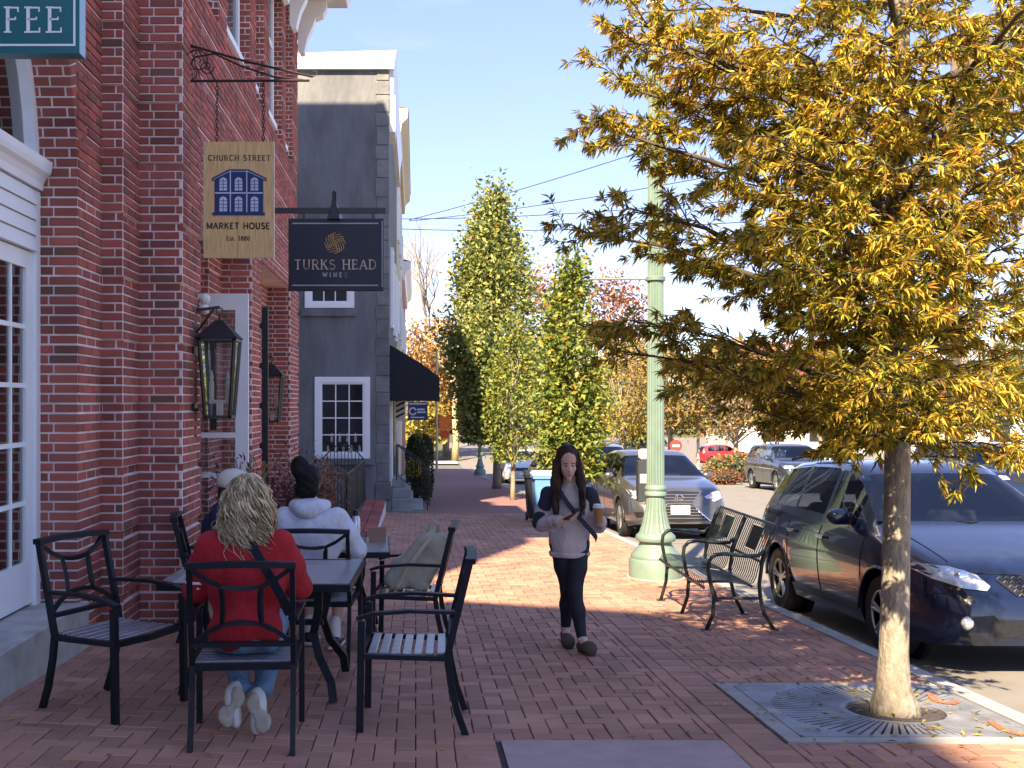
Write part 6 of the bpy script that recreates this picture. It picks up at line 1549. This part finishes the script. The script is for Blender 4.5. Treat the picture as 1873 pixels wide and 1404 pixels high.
for (z0, tp) in prim:
    a = Vector((.01, 0, z0)); d = tp - a; L = d.length
    pts = []
    for k in range(9):
        f = k / 8; p = a + d * f + Vector((rr.gauss(0, .025), rr.gauss(0, .025), .10 * math.sin(math.pi * f) * L * .5)); pts.append(p if 0 < k else a)
    lb.tube(pts, [max(.004, .026 * (1 - .88 * k / 8) * min(1.2, L / 1.8)) for k in range(9)], 6)
    nt = int(L * 9.5)
    for j in range(nt):
        f = .14 + .86 * (j + rr.random()) / nt; i0 = min(7, int(f * 8)); p = pts[i0].lerp(pts[i0 + 1], f * 8 - i0)
        side = Vector((-d.y, d.x, 0)).normalized() * (1 if j % 2 else -1)
        tl = rr.uniform(.22, .55) * (1.15 - .45 * f)
        dr = (side * rr.uniform(.5, 1.1) + d.normalized() * rr.uniform(.35, .9) + Vector((0, 0, rr.uniform(-.35, .28)))).normalized()
        m = p + dr * tl * .5 + Vector((0, 0, .02)); e = p + dr * tl + Vector((0, 0, -.06 * tl))
        tw.tube([p, m, e], [.005, .0035, .0015], 4, caps=False)
        leafs_on(p, m, 20); leafs_on(m, e, 46)
        for _ in range(2):
            s2 = (dr + Vector((rr.gauss(0, .7), rr.gauss(0, .7), rr.gauss(-.1, .4)))).normalized(); st_ = p.lerp(e, rr.uniform(.3, .8)); e2 = st_ + s2 * rr.uniform(.1, .24)
            tw.tube([st_, e2], [.003, .0012], 3, caps=False); leafs_on(st_, e2, 28)
    leafs_on(pts[6], pts[8], 16)
lb.build('limb', M('limb_bark', (.075, .058, .042), .9, var=.3, scale=20), oak, smooth=2, kind='stuff'); tw.build('twig', M('twig', (.06, .045, .035), .9), oak, kind='stuff', fix=False)
ar = lambda l: np.array([tuple(v) for v in l])
V, F = leaf_mesh(ar(LP), ar(LD), ar(LN), np.array(LL), np.array(LW))
leaf_obj('crown', V, F, m_oak, oak, 'stuff')
print('oak leaves', len(LP))
# one low spray hanging in front of the windscreen
# ---- columnar street trees
def column_tree(label, x, y, h, rmax, zc, nl, mat, group, ls=.13, trunk_r=.11, seed=1, prof=None, bend=.0):
    t = thing('columnar_tree', label, 'tree', (x, y, g(x, y)), 0, group); r_ = np.random.RandomState(seed)
    MB().tube([(0, 0, -.05), (0, 0, .3), (.02, 0, zc), (.0, 0, zc + h * .4), (0, 0, h * .97)], [trunk_r * 1.25, trunk_r, trunk_r * .9, trunk_r * .5, .01], 10).build('trunk', MATS['grey_bark'] if 'grey_bark' in MATS else M('grey_bark', (.24, .20, .15), .9, var=.25, scale=8, bump=.5, bscale=30), t, smooth=2)
    lb = MB(); nb = 46; P = []; C_ = []
    pf = prof or [(0, .28), (.08, .62), (.2, .9), (.38, 1.0), (.55, .82), (.72, .52), (.86, .30), (.96, .14), (1, .03)]
    for b_ in range(nb * 2):
        a = r_.uniform(0, 6.28); f = r_.beta(1.15, 1.5) * .96; rad = np.interp(f, [p[0] for p in pf], [p[1] for p in pf]) * rmax
        q = rad * math.sqrt(r_.uniform(.12, 1)) * r_.uniform(.8, 1.12); z = zc + f * (h - zc)
        C_.append((q * math.cos(a), q * math.sin(a), z, rad))
        if b_ < nb: lb.tube([(0, 0, max(zc * .8, z - q * 1.6 - .4)), (q * .6 * math.cos(a), q * .6 * math.sin(a), z - .25), (q * math.cos(a), q * math.sin(a), z + .2)], [.03, .018, .004], 5)
    lb.build('limb', MATS['grey_bark'], t, kind='stuff')
    C_ = np.array(C_); k = r_.randint(0, len(C_), nl); c = C_[k]
    sg = np.minimum(.08 * rmax + .10, .35 * c[:, 3] + .06)[:, None]
    P = c[:, :3] + r_.normal(size=(nl, 3)) * sg * np.array([[1, 1, 2.6]]); P[:, 2] = np.maximum(P[:, 2], zc - .1 + .15 * r_.rand(nl))
    out = P * np.array([[1, 1, 0]]); out /= np.linalg.norm(out, axis=1, keepdims=True) + 1e-6
    D = out * .7 + r_.normal(size=(nl, 3)) * .6 + np.array([[0, 0, .1]]); N = out * .5 + r_.normal(size=(nl, 3)) * .6 + np.array([[0, 0, .6]])
    L = r_.uniform(.7, 1.25, nl) * ls; W = L * r_.uniform(.5, .66, nl)
    V, F = leaf_mesh(P, D, N, L, W); leaf_obj('crown', V, F, mat, t, 'stuff'); return t
m_horn = M('hornbeam_leaf', (.8, .85, .75), .45, var=.25, scale=.9, spec=.4, trans=.35, ramp=[(0, (.10, .14, .045)), (.3, (.24, .29, .09)), (.6, (.38, .42, .15)), (.82, (.48, .48, .15)), (.95, (.50, .42, .09)), (1, (.40, .24, .06))])
m_horn2 = M('young_leaf', (.95, .95, .95), .45, var=.1, scale=2, spec=.4, trans=.38, ramp=[(0, (.08, .13, .03)), (.35, (.20, .27, .05)), (.7, (.34, .38, .08)), (.92, (.36, .31, .04)), (1, (.36, .20, .03))])
GR = 'columnar street trees along the kerb'
x, y = ground_px(904, 893); column_tree('tallest columnar street tree with pale green leaves and dark trunk', x + .1, y, 10.9, 1.95, 1.75, 28000, m_horn, GR, .19, .16, 3)
x, y = ground_px(938, 914); column_tree('thin trunked columnar tree in front of the tallest street tree', x, y, 5.4, .85, 1.2, 4200, m_horn2, GR, .13, .07, 5)
column_tree('columnar yellow green tree behind the walking person', 3.32, 22.6, 5.55, .58, .95, 9000, m_horn2, GR, .135, .08, 8, prof=[(0, .75), (.1, .95), (.3, 1.0), (.55, .9), (.75, .66), (.9, .34), (1, .05)])
# ---- background trees
def ball_tree(label, x, y, h, w, zc, mat, group, nl=3600, ls=.38, seed=1, trunk=True, tr_=.16):
    t = thing('background_tree', label, 'tree', (x, y, g(x, y) - .2), 0, group); r_ = np.random.RandomState(seed)
    MB().tube([(0, 0, 0), (.05, 0, zc * .6), (0, .05, zc + (h - zc) * .3), (.1, 0, h * .85)], [tr_ * 1.3, tr_, tr_ * .7, .02], 8).build('trunk', MATS['grey_bark'], t, smooth=2)
    lb = MB(); nc = 34; cs = []
    for i in range(nc):
        a, f = r_.uniform(0, 6.28), r_.uniform(0, 1); rad = w / 2 * math.sin(math.pi * (.12 + .8 * f)) ** .7 * math.sqrt(r_.uniform(.15, 1)); z = zc + (h - zc) * (.08 + .88 * f)
        cs.append((rad * math.cos(a), rad * math.sin(a), z)); lb.tube([(0, 0, zc * .7 + (z - zc) * .4), (rad * .5 * math.cos(a), rad * .5 * math.sin(a), z - .3), cs[-1]], [.06, .04, .01], 5)
    lb.build('limb', MATS['grey_bark'], t, kind='stuff')
    c = np.array(cs)[r_.randint(0, nc, nl)]; P = c + r_.normal(size=(nl, 3)) * np.array([[w * .095, w * .095, (h - zc) * .075]])
    V, F = leaf_mesh(P, r_.normal(size=(nl, 3)), r_.normal(size=(nl, 3)) + np.array([[0, -.4, .8]]), r_.uniform(.6, 1.3, nl) * ls, r_.uniform(.4, .8, nl) * ls)
    leaf_obj('crown', V, F, mat, t, 'stuff'); return t
def autumn(name, ramp): return M(name, (.95, .95, .95), .6, var=.15, scale=.5, trans=.3, ramp=ramp)
a_or = autumn('leaf_orange', [(0, (.22, .10, .03)), (.4, (.42, .22, .05)), (.75, (.50, .30, .07)), (1, (.30, .13, .05))])
a_rd = autumn('leaf_russet', [(0, (.16, .06, .04)), (.5, (.30, .12, .07)), (1, (.40, .21, .10))])
a_ol = autumn('leaf_olive', [(0, (.08, .09, .03)), (.4, (.20, .19, .05)), (.7, (.34, .22, .06)), (1, (.38, .17, .06))])
a_gr = autumn('leaf_green', [(0, (.06, .09, .03)), (.5, (.15, .18, .05)), (1, (.28, .24, .06))])
a_ye = autumn('leaf_yellow', [(0, (.2, .17, .03)), (.5, (.42, .34, .05)), (1, (.5, .38, .08))])
def bx(px, y): return (px - VX) * y / FPX
BG = 'autumn trees beyond the street'
for i, (lab, px, y, h, w, zc, m) in enumerate((
    ('golden orange tree beyond the cross street behind the awning', 775, 96, 11.5, 8, 2.5, a_or), ('yellow shrubby tree beside the blue sign', 760, 92, 6.5, 5, 1.0, a_ye),
    ('pinkish tan tree rising behind the columnar trees', 1000, 118, 19.5, 11, 4, a_rd), ('red tree top behind the lamp post arm', 1120, 112, 17.5, 9, 4, a_rd),
    ('yellow green tree behind the walking person', 1140, 72, 8.8, 7, 2.2, a_ye), ('olive and orange maple left of the traffic signal', 1225, 66, 7.9, 6.6, 2.4, a_ol), ('olive rust maple right of the traffic signal', 1345, 62, 7.2, 6.4, 2.3, a_ol),
    ('russet maple behind the grey sport utility car', 1420, 70, 8.6, 6, 2.5, a_rd), ('olive tree beyond the parked red car', 1500, 80, 9, 8, 3, a_ol), ('green tree far behind the oak trunk', 1620, 75, 9, 8, 2.6, a_gr), ('golden tree far behind the navy hatchback', 1760, 72, 9, 8, 2.4, a_or), ('green tree behind the dark blue car', 1880, 66, 9, 8, 2.4, a_gr),
    ('orange tree left of the tallest street tree', 830, 104, 9.5, 8, 3, a_or), ('dark green tree in the gap beside the lamp post', 1165, 84, 6.5, 5, 1.4, a_gr), ('tan tree between the columnar trees', 985, 88, 8.2, 6, 2.2, a_or))):
    ball_tree(lab, bx(px, y), y, h, w, zc, m, BG, 3800, .36 * y / 85, 40 + i)
def bare_tree(label, x, y, h, seed, mat, leaves=None):
    t = thing('bare_tree', label, 'tree', (x, y, g(x, y) - .2), 0, 'bare trees behind the street'); rb = random.Random(seed); mb = MB(); tips = []
    def grow(p, d, L, r, dep):
        q = p + d * L + Vector((rb.gauss(0, .04), rb.gauss(0, .04), 0)) * L; mb.tube([p, p.lerp(q, .5) + Vector((rb.gauss(0, .03) * L, rb.gauss(0, .03) * L, 0)), q], [r, r * .85, r * .68], 5, caps=False)
        if dep == 0: tips.append(q); return
        for k in range(3 if dep > 2 else 2 + (rb.random() < .5)):
            grow(q, (d + Vector((rb.gauss(0, .38), rb.gauss(0, .38), rb.uniform(0, .25)))).normalized(), L * rb.uniform(.62, .82), r * .62, dep - 1)
    MB().tube([(0, 0, 0), (.1, 0, h * .14), (0, .1, h * .28)], [.34, .28, .24], 10).build('trunk', mat, t, smooth=2)
    grow(Vector((0, .1, h * .27)), Vector((0, 0, 1)), h * .2, .23, 5); mb.build('branches', mat, t, kind='stuff', fix=False)
    if leaves is not None:
        T = ar([v for v in tips for _ in range(4)]); r_ = np.random.RandomState(seed); n = len(T)
        V, F = leaf_mesh(T + r_.normal(size=(n, 3)) * .35, r_.normal(size=(n, 3)), r_.normal(size=(n, 3)), np.full(n, .32), np.full(n, .2)); leaf_obj('crown', V, F, leaves, t, 'stuff')
m_bareb = M('pale_bark', (.30, .24, .17), .9, var=.2, scale=2)
bare_tree('tall leafless tree rising behind the awning', bx(788, 108), 108, 24, 5, m_bareb); bare_tree('leafless tree with a few russet leaves left of the tallest street tree', bx(815, 98), 98, 17, 9, m_bareb)
bare_tree('thick pale trunked tree beside the orange road sign', bx(832, 90), 90, 13, 14, M('yellow_bark', (.42, .34, .18), .9, var=.2), a_or)  # bark in a lighter yellow colour than the other bare trees
# far wood
r_ = np.random.RandomState(77); nl = 26000; X = r_.uniform(-70, 190, nl); P = np.stack([X, r_.uniform(165, 190, nl), -3.6 + r_.rand(nl) ** .8 * (11 + 3 * np.sin(X * .13) + 2.5 * np.sin(X * .37 + 1))], 1)
V, F = leaf_mesh(P, r_.normal(size=(nl, 3)), r_.normal(size=(nl, 3)) + np.array([[0, -.6, .6]]), r_.uniform(1.0, 2.2, nl), r_.uniform(.8, 1.6, nl))
fw = leaf_obj('far_wood', V, F, a_ol, None, 'stuff'); tag(fw, 'far line of autumn woodland closing the view', 'trees')
# ---- hedge, planters, grasses
def bush(name, label, loc, size, mat, n, ls, seed, cat='shrub', box=False):
    t = thing(name, label, cat, loc); r_ = np.random.RandomState(seed); q = unit(n) * (.75 + .3 * r_.rand(n, 1))
    if box: q = np.sign(q) * np.abs(q) ** .6
    P = q * np.array([size]) * .5 + np.array([[0, 0, size[2] * .5]]); P[:, 2] = np.maximum(P[:, 2], .03)
    V, F = leaf_mesh(P, q + r_.normal(size=(n, 3)) * .7, q + r_.normal(size=(n, 3)) * .4, r_.uniform(.7, 1.3, n) * ls, r_.uniform(.4, .7, n) * ls); leaf_obj('foliage', V, F, mat, t, 'stuff')
    MB().ball((0, 0, size[2] * .48), .5, 12, 8, (size[0] * .8, size[1] * .8, size[2] * .85)).build('core', M('hedge_core', (.015, .022, .01), .95), t, smooth=2); return t
m_hedge = autumn('leaf_hedge', [(0, (.02, .035, .012)), (.6, (.04, .07, .02)), (1, (.09, .12, .03))])
bush('clipped_hedge', 'dark green clipped hedge behind the far stoop railing', (.12, 31.0, g(0, 31)), (.75, 2.6, 1.85), m_hedge, 4500, .08, 3, 'hedge', True)
bush('flower_pot', 'small yellow flowering plant beside the stoop railing', (-.05, 28.6, g(0, 28.6) + .75), (.4, .4, .4), a_ye, 500, .08, 4, 'plant')
x, y = ground_px(1352, 882, .145); bush('roadside_shrub', 'low olive shrub on the far traffic island', (x, y, g(x, y) - .14), (3.2, 1.8, 1.3), a_ol, 1500, .16, 6); x, y = ground_px(1325, 886, .145); bush('roadside_shrub', 'small russet shrub on the far traffic island', (x, y, g(x, y) - .14), (1.6, 1, .6), a_rd, 600, .12, 7)
m_purp = autumn('leaf_purple', [(0, (.05, .02, .025)), (.5, (.12, .045, .06)), (1, (.22, .12, .11))])
def planter(label, x, y, seed, mat, h=.75, w=.5):
    t = thing('planter', label, 'planter', gp(x, y)); r_ = np.random.RandomState(seed); rp_ = random.Random(seed)
    MB().lathe([(.17, 0), (.2, .05), (.25, .40), (.27, .42), (.27, .46), (.23, .46), (.22, .40)], 18).build('pot', M('dark_pot', (.03, .03, .035), .6), t, smooth=True)
    n = 1100; P = np.stack([r_.normal(size=n) * w * .32, r_.normal(size=n) * w * .32, .44 + np.abs(r_.normal(size=n)) * h * .45], 1); D = r_.normal(size=(n, 3)) + np.array([[0, 0, .8]])
    V, F = leaf_mesh(P, D, r_.normal(size=(n, 3)), r_.uniform(.04, .13, n), r_.uniform(.015, .04, n)); leaf_obj('foliage', V, F, mat, t, 'stuff')
    gr = MB()
    for i in range(26):
        a = rp_.uniform(0, 6.28); l = rp_.uniform(.55, 1.0) * h * 1.25; sp_ = rp_.uniform(.15, .45)
        gr.tube([(0.05 * math.cos(a), .05 * math.sin(a), .44), (sp_ * .35 * math.cos(a), sp_ * .35 * math.sin(a), .44 + l * .7), (sp_ * .8 * math.cos(a), sp_ * .8 * math.sin(a), .44 + l * .95), (sp_ * 1.3 * math.cos(a), sp_ * 1.3 * math.sin(a), .44 + l * .8)], [.004, .004, .006, .002], 4, caps=False)
    gr.build('grass_plumes', M('plume', (.30, .21, .15), .8, var=.3, scale=20), t, kind='stuff', fix=False)
planter('dark pot of purple fountain grass against the brick pilaster', -1.62, 10.1, 3, m_purp, .8); planter('pot of purple plants in front of the black door leaf', -1.55, 13.9, 4, m_purp, .85); planter('pot of russet plants at the end of the brick building', -1.5, 16.3, 5, a_rd, .7)
# ---- fallen leaves
r_ = np.random.RandomState(5); n = 420; X = np.concatenate([r_.normal(2.75, .55, 200), r_.uniform(-2.2, 3.3, 150), r_.uniform(2.0, 3.3, 70)]); Y = np.concatenate([r_.normal(6.2, .7, 200), r_.uniform(5, 12, 150), r_.uniform(5.5, 10, 70)])
k = (X < 3.33) & (Y > 4.8); X, Y = X[k], Y[k]; n = len(X); P = np.stack([X, Y, np.array([g(a, b_) for a, b_ in zip(X, Y)]) + .012], 1)
D = np.stack([r_.normal(size=n), r_.normal(size=n), r_.normal(size=n) * .12], 1); V, F = leaf_mesh(P, D, np.tile([[0, 0, 1.0]], (n, 1)), r_.uniform(.03, .085, n), r_.uniform(.01, .022, n), .05)
fl_ = leaf_obj('fallen_leaves', V, F, m_oak, None, 'stuff'); tag(fl_, 'scattered fallen oak leaves on the brick pavement', 'leaves')
# small pale specks of litter
n = 160; X = r_.uniform(-2.2, 2.6, n); Y = 5 + r_.rand(n) ** 1.5 * 6; P = np.stack([X, Y, np.array([g(a, b_) for a, b_ in zip(X, Y)]) + .006], 1); V, F = leaf_mesh(P, r_.normal(size=(n, 3)) * [[1, 1, .1]], np.tile([[0, 0, 1.0]], (n, 1)), r_.uniform(.006, .016, n), r_.uniform(.006, .012, n), 0)
gr_ = leaf_obj('grit', V, F, M('pale_grit', (.5, .46, .42), .9), None, 'stuff'); tag(gr_, 'pale grit specks on the brick pavement', 'grit')
# ================================================================== rest of the street
m_cream = M('cream_render', (.62, .53, .38), .85, var=.06, scale=2); m_roof = M('red_roof', (.30, .10, .07), .8, var=.15); m_brickfar = M('far_brick', (.32, .15, .11), .9, var=.12, scale=3)
def house(label, y0, y1, ztop, mat, roofm, x=-.62):
    t = thing('row_house', label, 'house', (x, y0, g(0, y0)), 0, 'row houses along the pavement')
    local(MB().bb((-12, y0, -3.5), (x, y1, ztop)), t).build('wall', mat, t)
    cn = local(MB().prism([(x - .001, ztop - .9), (x + .12, ztop - .9), (x + .16, ztop - .5), (x + .36, ztop - .3), (x + .38, ztop), (x - .001, ztop)], 'y', y0 - .15, y1 + .15), t).build('cornice', m_cream if mat is m_cream else m_white, t)
    local(MB().prism([(x + .4, ztop + .01), (x - 6, ztop + 1.6), (-12, ztop + .01)], 'y', y0 - .15, y1 + .15), t).build('roof', roofm, t)
    o = Vector(t.location); n = max(2, int((y1 - y0) / 3))
    for i in range(n):
        yc = y0 + (y1 - y0) * (i + .5) / n
        for zc in (ztop - 3.2, ztop - 6.4):
            if zc - 1 > g(0, yc) + .5: sash(t, o, yc - .5, yc + .5, zc - .9, zc + .9, x, 2, 2, .1, 'x')
    return t
house('cream row house with red roof beyond the grey building', 35.2, 49.5, 11.2, m_cream, m_roof); house('brick row house with white cornice farther down the pavement', 50.5, 66.0, 8.2, m_brickfar, m_roof)
t = thing('corner_house', 'low white building on the far side of the lot', 'house', (40, 104, -3.5)); MB().bb((-9, 0, 0), (30, 10, 5.2)).build('wall', M('far_white_wall', (.6, .58, .54), .9), t); MB().prism([(-10, 5.2), (31, 5.2), (25, 7.6), (-4, 7.6)], 'y', -.5, 10.5).build('roof', M('grey_roof', (.12, .12, .13), .9), t)
for i in range(8): MB().bb((-6 + i * 4.4, -.06, 1.2), (-4 + i * 4.4, -.005, 3.4)).build('window', m_pane, t)
# hanging signs down the street
y = 40.0; c = at(764, 752, y); t = thing('blue_sign', 'blue projecting bank sign with white ring emblem', 'sign', (c.x, y, c.z)); k = y / FPX; m_bsign = M('sign_blue', (.03, .05, .22), .5)
MB().bb((-18 * k, 0, -16 * k), (18 * k, .06, 16 * k)).build('board', m_bsign, t); MB().tube([(-9 * k + 6 * k * math.cos(a), -.006, 6 * k * math.sin(a)) for a in [R(20 + 320 * i / 16) for i in range(17)]], 1.6 * k, 5).build('ring_emblem', m_signwhite, t)
MB().bb((-1 * k, -.008, 2 * k), (13 * k, -.001, 5 * k)).build('text_bar', m_signwhite, t); MB().bb((-1 * k, -.008, -3 * k), (15 * k, -.001, 0)).build('text_bar', m_signwhite, t); MB().bb((-16 * k, -.008, 12.5 * k), (16 * k, -.001, 15 * k)).build('header_bar', m_signwhite, t); MB().bb((-13 * k, -.008, -12 * k), (12 * k, -.001, -10 * k)).build('text_bar', m_signwhite, t)
MB().tube([(-.62 - c.x, .03, 17 * k), (16 * k, .03, 17 * k)], .02, 6).build('bracket', m_black, t)
y = 29.5; c = at(732, 745, y); k = y / FPX; t = thing('barber_sign', 'black and white striped barber shop sign under the awning', 'sign', (c.x, y, c.z)); MB().bb((-9 * k, 0, -24 * k), (9 * k, .12, 24 * k)).build('board', m_signwhite, t)
for i in range(4): MB().add([(-8 * k, -.004, (-20 + i * 10) * k), (8 * k, -.004, (-12 + i * 10) * k), (8 * k, -.004, (-8 + i * 10) * k), (-8 * k, -.004, (-16 + i * 10) * k)], [(0, 1, 2, 3)]).build('stripe', m_black, t)
MB().tube([(-.62 - c.x, .06, 20 * k), (0, .06, 26 * k), (8 * k, .06, 26 * k)], .02, 6).build('bracket', m_black, t)
y = 60.0; x = bx(815, y); t = thing('road_work_sign', 'orange road work panels on a pole beyond the stoop', 'sign', (x, y, g(x, y))); k = y / FPX; zc = at(0, 780, y).z - t.location.z; m_org = M('sign_orange', (.75, .17, .01), .5)
MB().box((0, -.03, zc + .2), (24 * k, .03, 24 * k), (0, 0, 0)).build('panel', m_org, t); MB().box((-.05, -.035, zc - .42), (16 * k, .03, 13 * k)).build('panel', M('sign_red_orange', (.62, .06, .01), .5), t); MB().tube([(-.5, 0, 0), (-.5, 0, zc + 4.2)], .07, 8).build('pole', M('pole_pale', (.5, .42, .28), .8), t); MB().bb((-.5, -.04, zc + .3), (0, .0, zc + .36)).build('bracket', m_black, t)
y = 65.0; x = bx(1277, y); t = thing('traffic_signal', 'yellow traffic signal head on a pale pole across the road', 'traffic signal', (x, y, g(x, y) - .15)); k = y / FPX; zc = at(0, 757, y).z - t.location.z; m_ty = M('signal_yellow', (.65, .36, .03), .5)
MB().tube([(0, 0, 0), (0, 0, zc + 2.8)], .09, 10).build('pole', M('pole_cream', (.55, .50, .40), .7), t); MB().box((-.15, -.16, zc), (.36, .3, 1.0)).build('head', m_ty, t, bevel=.03); MB().box((.22, -.1, zc + .05), (.26, .3, .95)).build('head', m_ty, t, bevel=.03)
for i in range(3): MB().lathe([(.09, 0), (.12, .0)], 12, (0, 0, 0)).build('visor', m_black, t).matrix_local = Matrix.Translation((-.15, -.33, zc - .3 + i * .3)) @ Matrix.Rotation(R(90), 4, 'X')
y = 62.0; x = bx(1236, y); t = thing('no_entry_sign', 'round red no entry sign on a thin post across the road', 'sign', (x, y, g(x, y) - .15)); zc = at(0, 815, y).z - t.location.z
MB().tube([(0, 0, 0), (0, 0, zc + .4)], .03, 6).build('post', m_conc, t); MB().tube([(0, -.05, zc), (0, -.03, zc)], .36, 20).build('disc', M('sign_red', (.45, .04, .03), .5), t); MB().box((0, -.055, zc), (.42, .01, .12)).build('bar', m_signwhite, t)
# second lamp post farther down
kids = KIDS(); lp0 = [o for o in bpy.data.objects if o.name == 'lamp_post'][0]; c = copy_tree(lp0, None, kids); x, y = ground_px(878, 869); c.location = (x, y, g(x, y)); c['label'] = 'pale green lamp post farther down beyond the columnar trees'
# wires and their pole
wp_ = thing('utility_pole', 'wooden utility pole across the road behind the oak crown', 'utility pole', (18.2, 36.0, g(18, 36) - .1)); MB().tube([(0, 0, 0), (0, 0, 15.5)], [.17, .12], 10).build('pole', M('pole_wood', (.12, .085, .06), .9), wp_, smooth=2); MB().box((0, 0, 14.6), (2.4, .1, .12)).build('crossarm', MATS['pole_wood'], wp_)
for i, (pa, pb) in enumerate((((748, 402), (1085, 290)), ((748, 404), (1140, 335)), ((730, 400), (1060, 374)), ((722, 418), (1040, 405)))):
    ex = 1700; ey = pa[1] + (pb[1] - pa[1]) / (pb[0] - pa[0]) * (ex - pa[0]); A_ = at(*pa, 49.3); B_ = at(ex, ey, 36.0); o = thing('overhead_wire', ('highest', 'second', 'third', 'lowest')[i] + ' overhead wire crossing the sky from the cream house', 'wire', A_, 0, 'overhead wires')
    n = 24; MB().tube([Vector((0, 0, 0)).lerp(B_ - A_, j / n) - Vector((0, 0, .35 * 4 * (j / n) * (1 - j / n))) for j in range(n + 1)], .017, 5).build('cable', m_black, o)
